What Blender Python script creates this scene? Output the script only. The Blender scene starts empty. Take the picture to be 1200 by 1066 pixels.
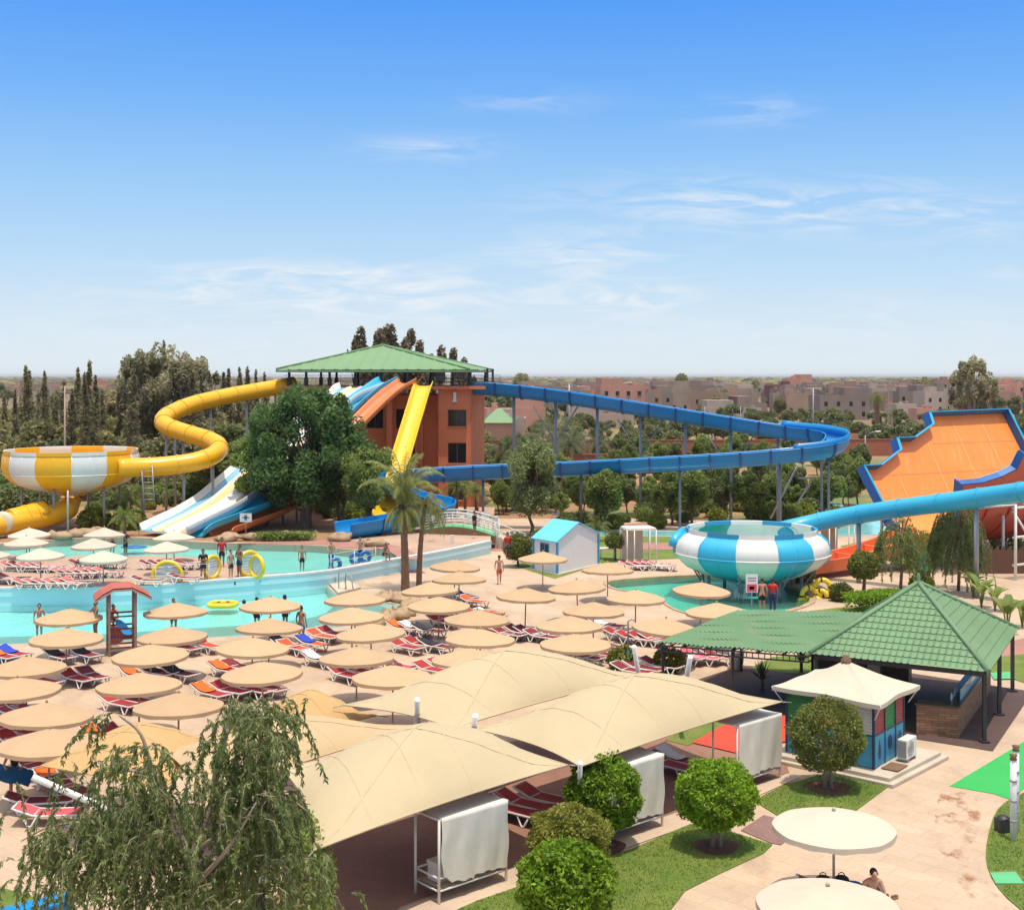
import bpy, bmesh, math, random
import numpy as np
from mathutils import Vector as V, Matrix
from mathutils.geometry import tessellate_polygon
rad = math.radians; PI = math.pi
SC = bpy.context.scene; COL = SC.collection
rng = random.Random(7)
H = 12.5; F = 1500.0; HY = 440.0          # camera height, focal length and horizon row of the photograph
def G(x, y, z=0.0):                        # point of the level z seen at pixel x, y
    Y = F*(H-z)/(y-HY); return V(((x-600)*Y/F, Y, z))
def P(x, y, Y): return V(((x-600)*Y/F, Y, H-(y-HY)*Y/F))
def RP(x, y, o, n):                        # ray of a pixel meets the plane through o with normal n
    d = V(((x-600)/F, 1, -(y-HY)/F)); c = V((0, 0, H)); return c+d*((o-c).dot(n)/d.dot(n))

# ---------------------------------------------------------------- materials
MATS = {}
class NT:
    def __init__(s, m):
        s.t = m.node_tree; s.t.nodes.clear()
        s.out = s.n('OutputMaterial')
    def n(s, k, **kw):
        o = s.t.nodes.new('ShaderNode'+k)
        for a, b in kw.items(): setattr(o, a, b)
        return o
    def l(s, a, b): s.t.links.new(a, b)
    def math(s, op, a, b=None, c=None):
        o = s.n('Math', operation=op)
        for i, q in enumerate((a, b, c)):
            if q is None: continue
            if isinstance(q, (int, float)): o.inputs[i].default_value = q
            else: s.l(q, o.inputs[i])
        return o.outputs[0]
    def noise(s, vec, sc, det=4, rough=.6):
        o = s.n('TexNoise'); o.inputs['Scale'].default_value = sc; o.inputs['Detail'].default_value = det
        o.inputs['Roughness'].default_value = rough; s.l(vec, o.inputs['Vector']); return o.outputs['Fac']
    def ramp(s, f, a, b, lo=0., hi=1.):
        o = s.n('MapRange'); s.l(f, o.inputs[0])
        for i, q in enumerate((a, b, lo, hi)): o.inputs[i+1].default_value = q
        return o.outputs[0]
    def mix(s, f, a, b, mode='MIX'):
        o = s.n('Mix', data_type='RGBA', blend_type=mode)
        for i, q in ((0, f), (6, a), (7, b)):
            if isinstance(q, (int, float)): o.inputs[i].default_value = q
            elif isinstance(q, tuple): o.inputs[i].default_value = (*q[:3], 1)
            else: s.l(q, o.inputs[i])
        return o.outputs[2]
    def scalecol(s, c, f):                 # colour times a factor
        cb = s.n('CombineColor'); 
        for i in range(3): s.l(f, cb.inputs[i])
        return s.mix(1.0, c, cb.outputs[0], 'MULTIPLY')
    def bump(s, h, st, d=.02):
        o = s.n('Bump'); o.inputs['Strength'].default_value = st; o.inputs['Distance'].default_value = d
        s.l(h, o.inputs['Height']); return o.outputs[0]
    def pos(s): return s.n('NewGeometry').outputs['Position']
    def obj(s): return s.n('TexCoord').outputs['Object']
    def uv(s): return s.n('TexCoord').outputs['UV']
    def mapv(s, v, sc=(1, 1, 1), rz=0, loc=(0, 0, 0)):
        o = s.n('Mapping'); s.l(v, o.inputs[0]); o.inputs['Scale'].default_value = sc
        o.inputs['Rotation'].default_value = (0, 0, rz); o.inputs['Location'].default_value = loc; return o.outputs[0]
    def bsdf(s, col, rough=.6, normal=None, **kw):
        o = s.n('BsdfPrincipled')
        if isinstance(col, tuple): o.inputs['Base Color'].default_value = (*col[:3], 1)
        else: s.l(col, o.inputs['Base Color'])
        if isinstance(rough, (int, float)): o.inputs['Roughness'].default_value = rough
        else: s.l(rough, o.inputs['Roughness'])
        if normal is not None: s.l(normal, o.inputs['Normal'])
        for a, b in kw.items(): o.inputs[a.replace('_', ' ')].default_value = b
        s.l(o.outputs[0], s.out.inputs[0]); return o
def newmat(name):
    m = bpy.data.materials.new(name); m.use_nodes = True; MATS[name] = m; return m, NT(m)

def mat(name, c, rough=.6, v=.10, vs=2., b=0., bs=30., rnd=0., coat=0., metal=0., dirt=None, ds=1.5, trans=0., streak=False):
    """general surface: colour with soft variation, optional stains, bump and a per-object tint"""
    m, t = newmat(name); p = t.obj() if rnd or not streak else t.pos()
    f = t.ramp(t.noise(p, vs, 5), .25, .75, 1-v, 1+v)
    if rnd:
        oi = t.n('ObjectInfo'); f = t.math('MULTIPLY', f, t.ramp(oi.outputs['Random'], 0, 1, 1-rnd, 1+rnd))
    col = t.scalecol(c, f)
    if dirt:
        q = t.mapv(p, (1, 1, .15)) if streak else p
        d = t.ramp(t.noise(q, ds, 6, .65), .52, .75)
        col = t.mix(t.math('MULTIPLY', d, dirt[3] if len(dirt) > 3 else .6), col, dirt[:3])
    nrm = t.bump(t.noise(p, bs, 4), b) if b else None
    o = t.bsdf(col, rough, nrm, Metallic=metal)
    if coat: o.inputs['Coat Weight'].default_value = coat; o.inputs['Coat Roughness'].default_value = .12
    if trans:
        tr = t.n('BsdfTranslucent'); t.l(col, tr.inputs[0])
        mx = t.n('MixShader'); mx.inputs[0].default_value = trans
        t.l(o.outputs[0], mx.inputs[1]); t.l(tr.outputs[0], mx.inputs[2]); t.l(mx.outputs[0], t.out.inputs[0])
    return m

def leafmat(name, c1, c2, trans=.3, clump=.6, rough=.55, rnd=.18):
    m, t = newmat(name)
    g = t.n('NewGeometry'); r = g.outputs['Random Per Island']
    col = t.mix(r, c1, c2)
    f = t.ramp(t.noise(t.obj(), clump, 3), .3, .7, .72, 1.25)
    oi = t.n('ObjectInfo'); f = t.math('MULTIPLY', f, t.ramp(oi.outputs['Random'], 0, 1, 1-rnd, 1+rnd))
    col = t.scalecol(col, f)
    o = t.bsdf(col, rough); o.inputs['Specular IOR Level'].default_value = .3
    tr = t.n('BsdfTranslucent'); t.l(col, tr.inputs[0])
    mx = t.n('MixShader'); mx.inputs[0].default_value = trans
    t.l(o.outputs[0], mx.inputs[1]); t.l(tr.outputs[0], mx.inputs[2]); t.l(mx.outputs[0], t.out.inputs[0])
    return m

# ---------------------------------------------------------------- mesh builder
class MB:
    def __init__(s): s.v = []; s.f = []; s.m = []; s.s = []; s.uv = None
    def add(s, vs, fs, mi=0, sm=False):
        o = len(s.v); s.v += [tuple(q) for q in vs]
        for k, f in enumerate(fs):
            s.f.append([i+o for i in f]); s.m.append(mi[k] if isinstance(mi, list) else mi); s.s.append(sm)
        return s
    def box(s, c, d, rz=0, mi=0):
        x, y, z = d[0]/2, d[1]/2, d[2]/2; ca, sa = math.cos(rz), math.sin(rz)
        pts = [(c[0]+a*x*ca-b*y*sa, c[1]+a*x*sa+b*y*ca, c[2]+e*z) for e in (-1, 1) for a, b in ((-1, -1), (1, -1), (1, 1), (-1, 1))]
        return s.hexa(pts, mi)
    def hexa(s, p, mi=0):
        return s.add(p, [(3, 2, 1, 0), (4, 5, 6, 7), (0, 1, 5, 4), (1, 2, 6, 5), (2, 3, 7, 6), (3, 0, 4, 7)], mi)
    def bar(s, a, b, w, h, mi=0):          # rectangular bar between two points
        a = V(a); b = V(b); t = (b-a).normalized(); u = V((0, 0, 1)) if abs(t.z) < .95 else V((0, 1, 0))
        r = t.cross(u).normalized(); u = r.cross(t)
        return s.hexa([q+r*(i*w/2)+u*(j*h/2) for q in (a, b) for i, j in ((-1, -1), (1, -1), (1, 1), (-1, 1))], mi)
    def prism(s, poly, z0, z1, mi=0, top=None):
        n = len(poly)
        vs = [(p[0], p[1], z0) for p in poly]+[(p[0], p[1], z1) for p in poly]
        s.add(vs, [(i, (i+1) % n, n+(i+1) % n, n+i) for i in range(n)], mi)
        tri = tessellate_polygon([[V((p[0], p[1], 0)) for p in poly]])
        o = len(s.v)-2*n
        for t in tri:
            a = [V(vs[i][:2]) for i in t]; cw = (a[1]-a[0]).cross(a[2]-a[0]) < 0
            t = t[::-1] if cw else t
            s.f.append([o+n+i for i in t]); s.m.append(mi if top is None else top); s.s.append(False)
            s.f.append([o+i for i in t[::-1]]); s.m.append(mi); s.s.append(False)
        return s
    def rings(s, rs, mi=0, sm=True, closed=True, cap=False):
        n = len(rs[0]); o = len(s.v); s.v += [tuple(p) for r in rs for p in r]
        m = n if closed else n-1
        for i in range(len(rs)-1):
            for j in range(m):
                a, b = o+i*n+j, o+i*n+(j+1) % n
                s.f.append([a, b, b+n, a+n]); s.m.append(mi(i, j) if callable(mi) else mi); s.s.append(sm)
        if cap:
            k = mi(0, 0) if callable(mi) else mi
            s.f.append([o+j for j in range(n)][::-1]); s.m.append(k); s.s.append(False)
            e = o+(len(rs)-1)*n; s.f.append([e+j for j in range(n)]); s.m.append(k); s.s.append(False)
        return s
    def tube(s, pts, r, n=8, mi=0, cap=True, sm=True):
        pts = [V(p) for p in pts]; rs = []
        r = r if isinstance(r, (list, tuple)) else [r]*len(pts)
        prev = None
        for i, p in enumerate(pts):
            t = (pts[min(i+1, len(pts)-1)]-pts[max(i-1, 0)]).normalized()
            if prev is None: u = t.orthogonal().normalized()
            else:
                u = prev-t*prev.dot(t); u = u.normalized() if u.length > 1e-6 else t.orthogonal().normalized()
            prev = u; w = t.cross(u)
            rs.append([p+(u*math.cos(2*PI*k/n)+w*math.sin(2*PI*k/n))*r[i] for k in range(n)])
        return s.rings(rs, mi, sm, True, cap)
    def lathe(s, prof, n=24, c=(0, 0, 0), mi=0, sm=True, cap=False, a0=0.):
        return s.rings([[(c[0]+r*math.cos(a0+2*PI*k/n), c[1]+r*math.sin(a0+2*PI*k/n), c[2]+z) for k in range(n)] for r, z in prof], mi, sm, True, cap)
    def torus(s, c, R0, r, axis='z', n=24, k=8, mi=None, rot=None):
        pts = []
        for i in range(n):
            a = 2*PI*i/n; ring = []
            for j in range(k):
                b = 2*PI*j/k; q = V(((R0+r*math.cos(b))*math.cos(a), (R0+r*math.cos(b))*math.sin(a), r*math.sin(b)))
                if rot is not None: q = rot @ q
                ring.append(V(c)+q)
            pts.append(ring)
        o = len(s.v); s.v += [tuple(p) for r_ in pts for p in r_]
        for i in range(n):
            for j in range(k):
                i2, j2 = (i+1) % n, (j+1) % k
                s.f.append([o+i*k+j, o+i2*k+j, o+i2*k+j2, o+i*k+j2]); s.m.append(mi(i) if mi else 0); s.s.append(True)
        return s
    def ellipsoid(s, c, r, n=12, m=8, mi=0):
        pr = [(math.sin(PI*i/m), -math.cos(PI*i/m)) for i in range(m+1)]; pr[0] = (.02, -1); pr[-1] = (.02, 1)
        return s.rings([[(c[0]+r[0]*a*math.cos(2*PI*k/n), c[1]+r[1]*a*math.sin(2*PI*k/n), c[2]+r[2]*z) for k in range(n)] for a, z in pr], mi, True, True, True)
    def mesh(s, name, mats, off=(0, 0, 0)):
        me = bpy.data.meshes.new(name); o = V(off)
        me.from_pydata([(p[0]-o[0], p[1]-o[1], p[2]-o[2]) for p in s.v], [], s.f)
        for m in (mats if isinstance(mats, (list, tuple)) else [mats]): me.materials.append(MATS[m] if isinstance(m, str) else m)
        me.polygons.foreach_set('material_index', s.m); me.polygons.foreach_set('use_smooth', s.s)
        if s.uv:
            ul = me.uv_layers.new(name='UVMap'); flat = []
            for p in me.polygons:
                for vi in p.vertices: flat += s.uv[vi]
            ul.data.foreach_set('uv', flat)
        me.update(); return me
    def build(s, name, mats, parent=None, loc=None, world=True, bev=0):
        """link as ONE mesh object; with a parent, world coordinates are taken relative to the parent's base"""
        off = parent.location if (parent is not None and world) else ((0, 0, 0) if loc is None else loc)
        if parent is not None and parent.parent is not None and world: off = parent.location+parent.parent.location
        o = bpy.data.objects.new(name, s.mesh(name, mats, off)); COL.objects.link(o)
        if parent is not None: o.parent = parent
        elif loc is not None: o.location = loc
        if bev:
            b = o.modifiers.new('Bevel', 'BEVEL'); b.width = bev; b.segments = 2; b.limit_method = 'ANGLE'
        return o
def tag(o, label, cat, group=None, kind=None):
    if label: o['label'] = label
    if cat: o['category'] = cat
    if group: o['group'] = group
    if kind: o['kind'] = kind
    return o
def thing(name, label, cat, loc=(0, 0, 0), rz=0, group=None):
    o = bpy.data.objects.new(name, None); COL.objects.link(o); o.empty_display_size = .2
    o.location = loc; o.rotation_euler = (0, 0, rz); return tag(o, label, cat, group)
def mobj(name, me, parent=None, loc=(0, 0, 0), rz=0):
    o = bpy.data.objects.new(name, me); COL.objects.link(o); o.parent = parent; o.location = loc; o.rotation_euler = (0, 0, rz); return o
def dup(root, loc, rz=0, label=None, group=None, scale=None):
    r = root.copy(); COL.objects.link(r); r.location = loc; r.rotation_euler = (0, 0, rz)
    if label: r['label'] = label
    if group: r['group'] = group
    if scale: r.scale = (scale,)*3 if isinstance(scale, (int, float)) else scale
    for ch in list(root.children):
        c = ch.copy(); COL.objects.link(c); c.parent = r
        for g in list(ch.children):
            d = g.copy(); COL.objects.link(d); d.parent = c
    return r
def use(root, first, loc, rz=0, label=None, group=None, scale=None):
    """first call moves the prototype itself, later calls copy it"""
    if first.get(root.name): return dup(root, loc, rz, label, group, scale)
    first[root.name] = 1; root.location = loc; root.rotation_euler = (0, 0, rz)
    if scale: root.scale = (scale,)*3 if isinstance(scale, (int, float)) else scale
    if label: root['label'] = label
    if group: root['group'] = group
    return root
FIRST = {}
def sheet(name, poly, z, m, holes=(), kind='structure', skirt=0, label=None, cat=None, split=0):
    """flat ground sheet with optional holes and a skirt hanging from its edges"""
    loops = [[V((p[0], p[1], 0)) for p in poly]]+[[V((p[0], p[1], 0)) for p in h] for h in holes]
    vs = [(p.x, p.y, z) for l in loops for p in l]; b = MB(); fs = []
    for t in tessellate_polygon(loops):
        a = [V(vs[i][:2]) for i in t]; fs.append(t[::-1] if (a[1]-a[0]).cross(a[2]-a[0]) < 0 else t)
    b.add(vs, fs)
    if skirt:
        for l in loops:
            n = len(l); b.add([(p.x, p.y, z) for p in l]+[(p.x, p.y, z-skirt) for p in l], [(i, (i+1) % n, n+(i+1) % n, n+i) for i in range(n)])
    o = b.build(name, m); tag(o, label, cat, None, kind); return o
def catmull(pts, k=6):
    pts = [V(p) for p in pts]; q = [pts[0]*2-pts[1]]+pts+[pts[-1]*2-pts[-2]]; r = []
    for i in range(1, len(q)-2):
        a, b, c, d = q[i-1:i+3]
        for j in range(k):
            t = j/k; r.append(.5*((2*b)+(c-a)*t+(2*a-5*b+4*c-d)*t*t+(3*b-a-3*c+d)*t**3))
    return r+[pts[-1]]
def smooth_loop(pts, k=5):
    pts = [V(p) for p in pts]; n = len(pts); r = []
    for i in range(n):
        a, b, c, d = pts[i-1], pts[i], pts[(i+1) % n], pts[(i+2) % n]
        for j in range(k):
            t = j/k; r.append(.5*((2*b)+(c-a)*t+(2*a-5*b+4*c-d)*t*t+(3*b-a-3*c+d)*t**3))
    return r
def resample(pts, step):
    pts = [V(p) for p in pts]; out = [pts[0]]; acc = 0
    for a, b in zip(pts, pts[1:]):
        L = (b-a).length
        while acc+L >= step:
            a = a+(b-a)*((step-acc)/L); out.append(a.copy()); L = (b-a).length; acc = 0
        acc += L
    return out

# ---------------------------------------------------------------- camera, sky, sun, haze
cam = bpy.data.cameras.new('camera'); co = bpy.data.objects.new('camera', cam); COL.objects.link(co)
co.location = (0, 0, H); co.rotation_euler = (PI/2, 0, 0); cam.sensor_width = 36; cam.lens = 45
cam.shift_y = -93/1200; cam.clip_end = 60000; cam.clip_start = .5; SC.camera = co
SC.view_settings.view_transform = 'Standard'; SC.view_settings.look = 'None'; SC.view_settings.exposure = EXPO = 0.0
SUN = V((.07, -.17, 1)).normalized(); el = math.asin(SUN.z); az = math.atan2(SUN.x, SUN.y)
W = bpy.data.worlds.new('World'); SC.world = W; W.use_nodes = True
t = W.node_tree; t.nodes.clear()
def wn(k, **kw):
    o = t.nodes.new('ShaderNode'+k)
    for a, b in kw.items(): setattr(o, a, b)
    return o
sky = wn('TexSky', sky_type='NISHITA'); sky.sun_disc = False; sky.sun_elevation = el; sky.sun_rotation = az
sky.altitude = 400; sky.air_density = 1.0; sky.dust_density = .6; sky.ozone_density = 2.0
bg = wn('Background'); bg.inputs[1].default_value = .10
wo = wn('OutputWorld')
tc = wn('TexCoord'); sep = wn('SeparateXYZ'); t.links.new(tc.outputs['Generated'], sep.inputs[0])
def wm(op, a, b, c=None):
    o = wn('Math', operation=op)
    for i, q in enumerate((a, b, c)):
        if q is None: continue
        if isinstance(q, (int, float)): o.inputs[i].default_value = q
        else: t.links.new(q, o.inputs[i])
    return o.outputs[0]
# graded sky: milky horizon, deep blue in view, unseen upper dome brightened for fill
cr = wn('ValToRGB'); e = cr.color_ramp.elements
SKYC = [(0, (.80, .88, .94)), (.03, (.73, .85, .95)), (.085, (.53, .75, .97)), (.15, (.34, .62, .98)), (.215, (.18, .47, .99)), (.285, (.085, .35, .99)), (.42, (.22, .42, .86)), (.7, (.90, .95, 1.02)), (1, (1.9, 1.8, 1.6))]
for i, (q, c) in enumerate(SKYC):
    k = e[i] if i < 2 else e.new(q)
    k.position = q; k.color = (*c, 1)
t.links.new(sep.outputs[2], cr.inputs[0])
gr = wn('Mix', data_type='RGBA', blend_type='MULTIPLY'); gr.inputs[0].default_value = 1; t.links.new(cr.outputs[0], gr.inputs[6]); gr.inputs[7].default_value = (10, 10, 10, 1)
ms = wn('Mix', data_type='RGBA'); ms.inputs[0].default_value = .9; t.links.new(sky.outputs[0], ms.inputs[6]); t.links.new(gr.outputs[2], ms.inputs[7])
# thin high cloud, in a few drifting banks
yy = wm('MAXIMUM', sep.outputs[1], .05); U = wm('DIVIDE', sep.outputs[0], yy); Wd = wm('DIVIDE', sep.outputs[2], yy)
zz = wm('ADD', wm('MAXIMUM', sep.outputs[2], 0), .035)
cv = wn('CombineXYZ'); t.links.new(wm('DIVIDE', sep.outputs[0], zz), cv.inputs[0]); t.links.new(wm('DIVIDE', sep.outputs[1], zz), cv.inputs[1])
mp = wn('Mapping'); mp.inputs['Scale'].default_value = (.8, .8, 1); mp.inputs['Rotation'].default_value = (0, 0, .25); t.links.new(cv.outputs[0], mp.inputs[0])
nz = wn('TexNoise'); nz.inputs['Scale'].default_value = 1.4; nz.inputs['Detail'].default_value = 9; nz.inputs['Roughness'].default_value = .6; nz.inputs['Distortion'].default_value = 1.1
cw = wn('CombineXYZ'); t.links.new(wm('MULTIPLY', U, 9.0), cw.inputs[0]); t.links.new(wm('MULTIPLY', Wd, 52.0), cw.inputs[1]); t.links.new(cw.outputs[0], nz.inputs['Vector'])
tot = None
for x, y, sx, sy, am in ((400, 343, 230, 16, 1.6), (330, 320, 110, 7, .8), (735, 350, 60, 10, 1.5), (690, 300, 90, 14, 1.1), (900, 240, 190, 17, 1.15), (1150, 262, 120, 12, .7), (500, 174, 70, 9, .55), (880, 130, 70, 10, .45), (1190, 318, 40, 6, .5), (1040, 365, 90, 14, .5), (620, 120, 80, 10, .3), (260, 395, 300, 14, .4), (900, 395, 300, 12, .35)):
    q = wm('ADD', wm('POWER', wm('ABSOLUTE', wm('DIVIDE', wm('SUBTRACT', U, (x-600)/F), sx*1.15/F), 0), 2), wm('POWER', wm('ABSOLUTE', wm('DIVIDE', wm('SUBTRACT', Wd, (HY-y)/F), sy*1.7/F), 0), 2))
    g = wm('MULTIPLY', wm('EXPONENT', wm('MULTIPLY', q, -1), 0), am); tot = g if tot is None else wm('ADD', tot, g)
mr = wn('MapRange'); mr.inputs[1].default_value = .42; mr.inputs[2].default_value = .80; mr.inputs[3].default_value = 0; mr.inputs[4].default_value = .85
t.links.new(nz.outputs['Fac'], mr.inputs[0]); cl = wm('MINIMUM', wm('MULTIPLY', mr.outputs[0], wm('MULTIPLY', tot, 1.3)), .85)
mx = wn('Mix', data_type='RGBA'); t.links.new(cl, mx.inputs[0]); t.links.new(ms.outputs[2], mx.inputs[6]); mx.inputs[7].default_value = (8.6, 9.0, 9.4, 1)
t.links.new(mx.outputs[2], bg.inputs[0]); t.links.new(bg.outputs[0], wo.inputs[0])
L = bpy.data.lights.new('sun', 'SUN'); L.energy = 3.9; L.angle = rad(.5); L.color = (1, .92, .78)
lo = bpy.data.objects.new('sun', L); COL.objects.link(lo); lo.rotation_euler = SUN.to_track_quat('Z', 'Y').to_euler(); lo.location = (0, 0, 60)
SC.cycles.max_bounces = 8; SC.cycles.transparent_max_bounces = 12; SC.cycles.volume_bounces = 0
SC.cycles.use_denoising = True
# ---------------------------------------------------------------- material list
def paving(name, c1, c2, joint, bw=.9, bh=.6, rz=.5, dirt=(.30, .19, .12), j=.5, bmp=.25):
    m, t = newmat(name); p = t.pos()
    b = t.n('TexBrick'); t.l(t.mapv(p, (1, 1, 1), rz), b.inputs['Vector'])
    for k, q in (('Color1', c1), ('Color2', c2), ('Mortar', joint)): b.inputs[k].default_value = (*q, 1)
    for k, q in (('Scale', 1), ('Mortar Size', .008), ('Brick Width', bw), ('Row Height', bh), ('Mortar Smooth', .3)): b.inputs[k].default_value = q
    col = t.mix(j, tuple((a+e)/2 for a, e in zip(c1, c2)), b.outputs['Color'])
    col = t.scalecol(col, t.ramp(t.noise(p, .35, 6, .65), .3, .7, .86, 1.12))
    col = t.scalecol(col, t.ramp(t.noise(p, 9, 4), .3, .7, .94, 1.06))
    d = t.ramp(t.noise(t.mapv(p, (.5, .16, 1), .6), 1.1, 7, .7), .53, .74); col = t.mix(t.math('MULTIPLY', d, .5), col, dirt)
    d2 = t.ramp(t.noise(p, 2.6, 6, .7), .62, .72); col = t.mix(t.math('MULTIPLY', d2, .28), col, tuple(x*.7 for x in dirt))
    t.bsdf(col, .8, t.bump(t.noise(p, 40, 3), bmp)); return m
paving('paving', (.53, .39, .275), (.48, .345, .24), (.31, .21, .145), 1.2, .6, .75, (.27, .16, .10), .7)
paving('deck_paving', (.47, .315, .23), (.42, .275, .20), (.33, .22, .16), .8, .4, .1)
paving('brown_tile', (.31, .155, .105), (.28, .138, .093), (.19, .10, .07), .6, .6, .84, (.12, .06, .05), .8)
paving('mauve_paver', (.27, .15, .13), (.22, .12, .11), (.14, .08, .07), .2, .1, .8, (.16, .1, .09), .8)
paving('pink_paver', (.40, .19, .15), (.36, .16, .13), (.28, .15, .12), .4, .2, .2, (.3, .2, .15), .6)
paving('dark_tile_and_shade', (.10, .055, .045), (.085, .045, .04), (.05, .03, .03), .5, .5, .5, (.07, .045, .04), .7)  # pavilion floor tile, also the canopy shade painted onto the paving
paving('kerb_stone', (.56, .42, .31), (.52, .38, .28), (.34, .25, .18), .9, .9, .84)
def soil(name, c1, c2, sc=.06, grass=None, gs=.3, gl=.5):
    m, t = newmat(name); p = t.pos()
    col = t.mix(t.ramp(t.noise(p, sc, 6, .6), .35, .65), c1, c2)
    col = t.scalecol(col, t.ramp(t.noise(p, 3, 5), .3, .7, .8, 1.2))
    if grass: col = t.mix(t.ramp(t.noise(p, gs, 6, .65), gl, gl+.12), col, grass)
    t.bsdf(col, .95, t.bump(t.noise(p, 8, 5), .5, .05)); return m
soil('earth', (.24, .16, .095), (.15, .115, .06), .004, (.075, .085, .035), .02, .5)
soil('garden_soil', (.38, .20, .10), (.28, .15, .08), .08, (.15, .17, .05), .10, .46)
soil('bare_soil', (.13, .055, .03), (.10, .04, .024), .8)
soil('shore_soil', (.36, .20, .10), (.27, .15, .08), .2, (.10, .11, .04), .5, .62)
m, t = newmat('lawn'); p = t.pos()
c = t.mix(t.ramp(t.noise(p, .9, 5, .6), .32, .68), (.11, .19, .02), (.21, .25, .045))
c = t.mix(t.math('MULTIPLY', t.ramp(t.noise(p, .45, 6, .7), .56, .72), .55), c, (.25, .22, .07))
c = t.scalecol(c, t.ramp(t.noise(p, 38, 3, .7), .25, .75, .55, 1.4))
t.bsdf(c, .9, t.bump(t.noise(p, 45, 3, .7), .8, .06))
leafmat('grass_blade', (.13, .24, .025), (.28, .34, .07), .25, .8)
def water(name, tint, bs=1.1, st=.12, deep=.85):
    m, t = newmat(name); p = t.pos()
    h = t.math('ADD', t.noise(t.mapv(p, (1, .32, 1)), bs, 4, .6), t.math('MULTIPLY', t.noise(p, bs*4.5, 3), .35))
    nrm = t.bump(h, st, .25)
    tr = t.n('BsdfTransparent'); tr.inputs[0].default_value = (*tint, 1)
    di = t.n('BsdfDiffuse'); di.inputs[0].default_value = (*tuple(x*.55 for x in tint), 1)
    ms = t.n('MixShader'); ms.inputs[0].default_value = 1-deep; t.l(tr.outputs[0], ms.inputs[1]); t.l(di.outputs[0], ms.inputs[2])
    gl = t.n('BsdfGlossy'); gl.inputs['Roughness'].default_value = .06; t.l(nrm, gl.inputs['Normal'])
    fr = t.n('Fresnel'); fr.inputs[0].default_value = 1.33; t.l(nrm, fr.inputs[1])
    mx = t.n('MixShader'); t.l(t.math('MULTIPLY', fr.outputs[0], .75), mx.inputs[0]); t.l(ms.outputs[0], mx.inputs[1]); t.l(gl.outputs[0], mx.inputs[2])
    t.l(mx.outputs[0], t.out.inputs[0]); return m
water('water', (.70, .95, .95), 1.3, .9); water('water_green', (.42, .86, .74), 2.2, .2)
mat('pool_floor', (.42, .80, .78), .5, .08, .35, dirt=(.56, .86, .83, .55), ds=.5)
mat('pool_floor_upper', (.38, .74, .68), .5, .10, .3, dirt=(.28, .62, .58, .5), ds=.5)
mat('pool_floor_sand', (.22, .36, .31), .6, .18, .4, dirt=(.30, .33, .24, .6), ds=.3)
mat('pool_paint', (.50, .76, .80), .5, .05, .5, dirt=(.66, .82, .82, .7), ds=.35)
mat('pool_coping', (.60, .66, .66), .6, .08, 1.5, dirt=(.3, .34, .33, .5), ds=3)
mat('rock', (.40, .27, .16), .9, .3, 1.2, .6, 5)
# plain things
mat('beige_canvas', (.56, .375, .215), .85, .07, 1.2, .12, 120, rnd=.07, trans=.12)
mat('white_canvas', (.62, .53, .415), .85, .06, 1.2, .12, 120, rnd=.05, trans=.12)
mat('cream_sail', (.53, .425, .265), .85, .05, .6, .3, 7, trans=.10, dirt=(.50, .36, .20, .35), ds=.7)
mat('sail_seam', (.42, .33, .20), .85); mat('sand_sail', (.55, .395, .225), .85, .05, .6, .3, 7, trans=.10, dirt=(.50, .32, .16, .35), ds=.7)
mat('orange_sail', (.60, .375, .16), .85, .06, .6, .3, 7, trans=.15)
mat('cover_cloth', (.74, .69, .60), .8, .06, 2.5, .2, 6, dirt=(.50, .43, .34, .4), ds=2.2, streak=True)
mat('white_paint', (.72, .70, .66), .45, .06, 3, dirt=(.42, .36, .30, .5), ds=5)
mat('white_plastic', (.68, .65, .61), .4, .04, 4, rnd=.04)
mat('grey_metal', (.34, .33, .33), .45, .1, 3, metal=.3)
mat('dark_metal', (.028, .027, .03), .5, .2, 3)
mat('steel_post', (.20, .22, .25), .5, .12, 2)
for nm, cc in (('red', (.36, .022, .022)), ('maroon', (.20, .018, .022)), ('orange_red', (.62, .085, .02)), ('pink', (.62, .10, .13)), ('faded_red', (.50, .12, .095))):
    mat('sling_'+nm, cc, .75, .12, 4, .2, 60, rnd=.12)
for nm, cc in (('blue', (.02, .06, .46)), ('orange', (.72, .14, .02)), ('dark', (.03, .03, .045)), ('white', (.7, .7, .7)), ('teal', (.015, .10, .22)), ('purple', (.10, .06, .16))):
    mat('towel_'+nm, cc, .95, .15, 6, .4, 50)
def gelcoat(nm, cc, **kw): mat(nm, cc, .38, .05, .35, coat=.15, dirt=tuple(x*.72 for x in cc)+(.4,), ds=.8, streak=True, **kw)
gelcoat('slide_blue', (.0, .225, .55)); gelcoat('lane_blue', (.16, .44, .62)); gelcoat('lane_yellow', (.78, .58, .24)); gelcoat('lane_orange', (.74, .36, .17)); gelcoat('slide_sky', (.03, .40, .62)); gelcoat('slide_yellow', (.86, .43, .008))
gelcoat('slide_lemon', (.82, .50, .012)); gelcoat('slide_orange', (.74, .15, .04)); gelcoat('slide_white', (.74, .72, .68)); gelcoat('slide_cream', (.74, .60, .42))
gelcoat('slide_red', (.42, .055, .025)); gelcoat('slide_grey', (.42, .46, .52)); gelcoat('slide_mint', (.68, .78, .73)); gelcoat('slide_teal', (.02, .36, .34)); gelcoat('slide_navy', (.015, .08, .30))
m, t = newmat('ramp_orange'); p = t.pos()
c = t.scalecol((.86, .27, .045), t.ramp(t.noise(p, .5, 5), .3, .7, .92, 1.08))
c = t.mix(t.math('MULTIPLY', t.ramp(t.noise(t.mapv(p, (3, .35, .35), -.52), 1.0, 5, .7), .55, .72), .45), c, (.86, .46, .22))
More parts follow.
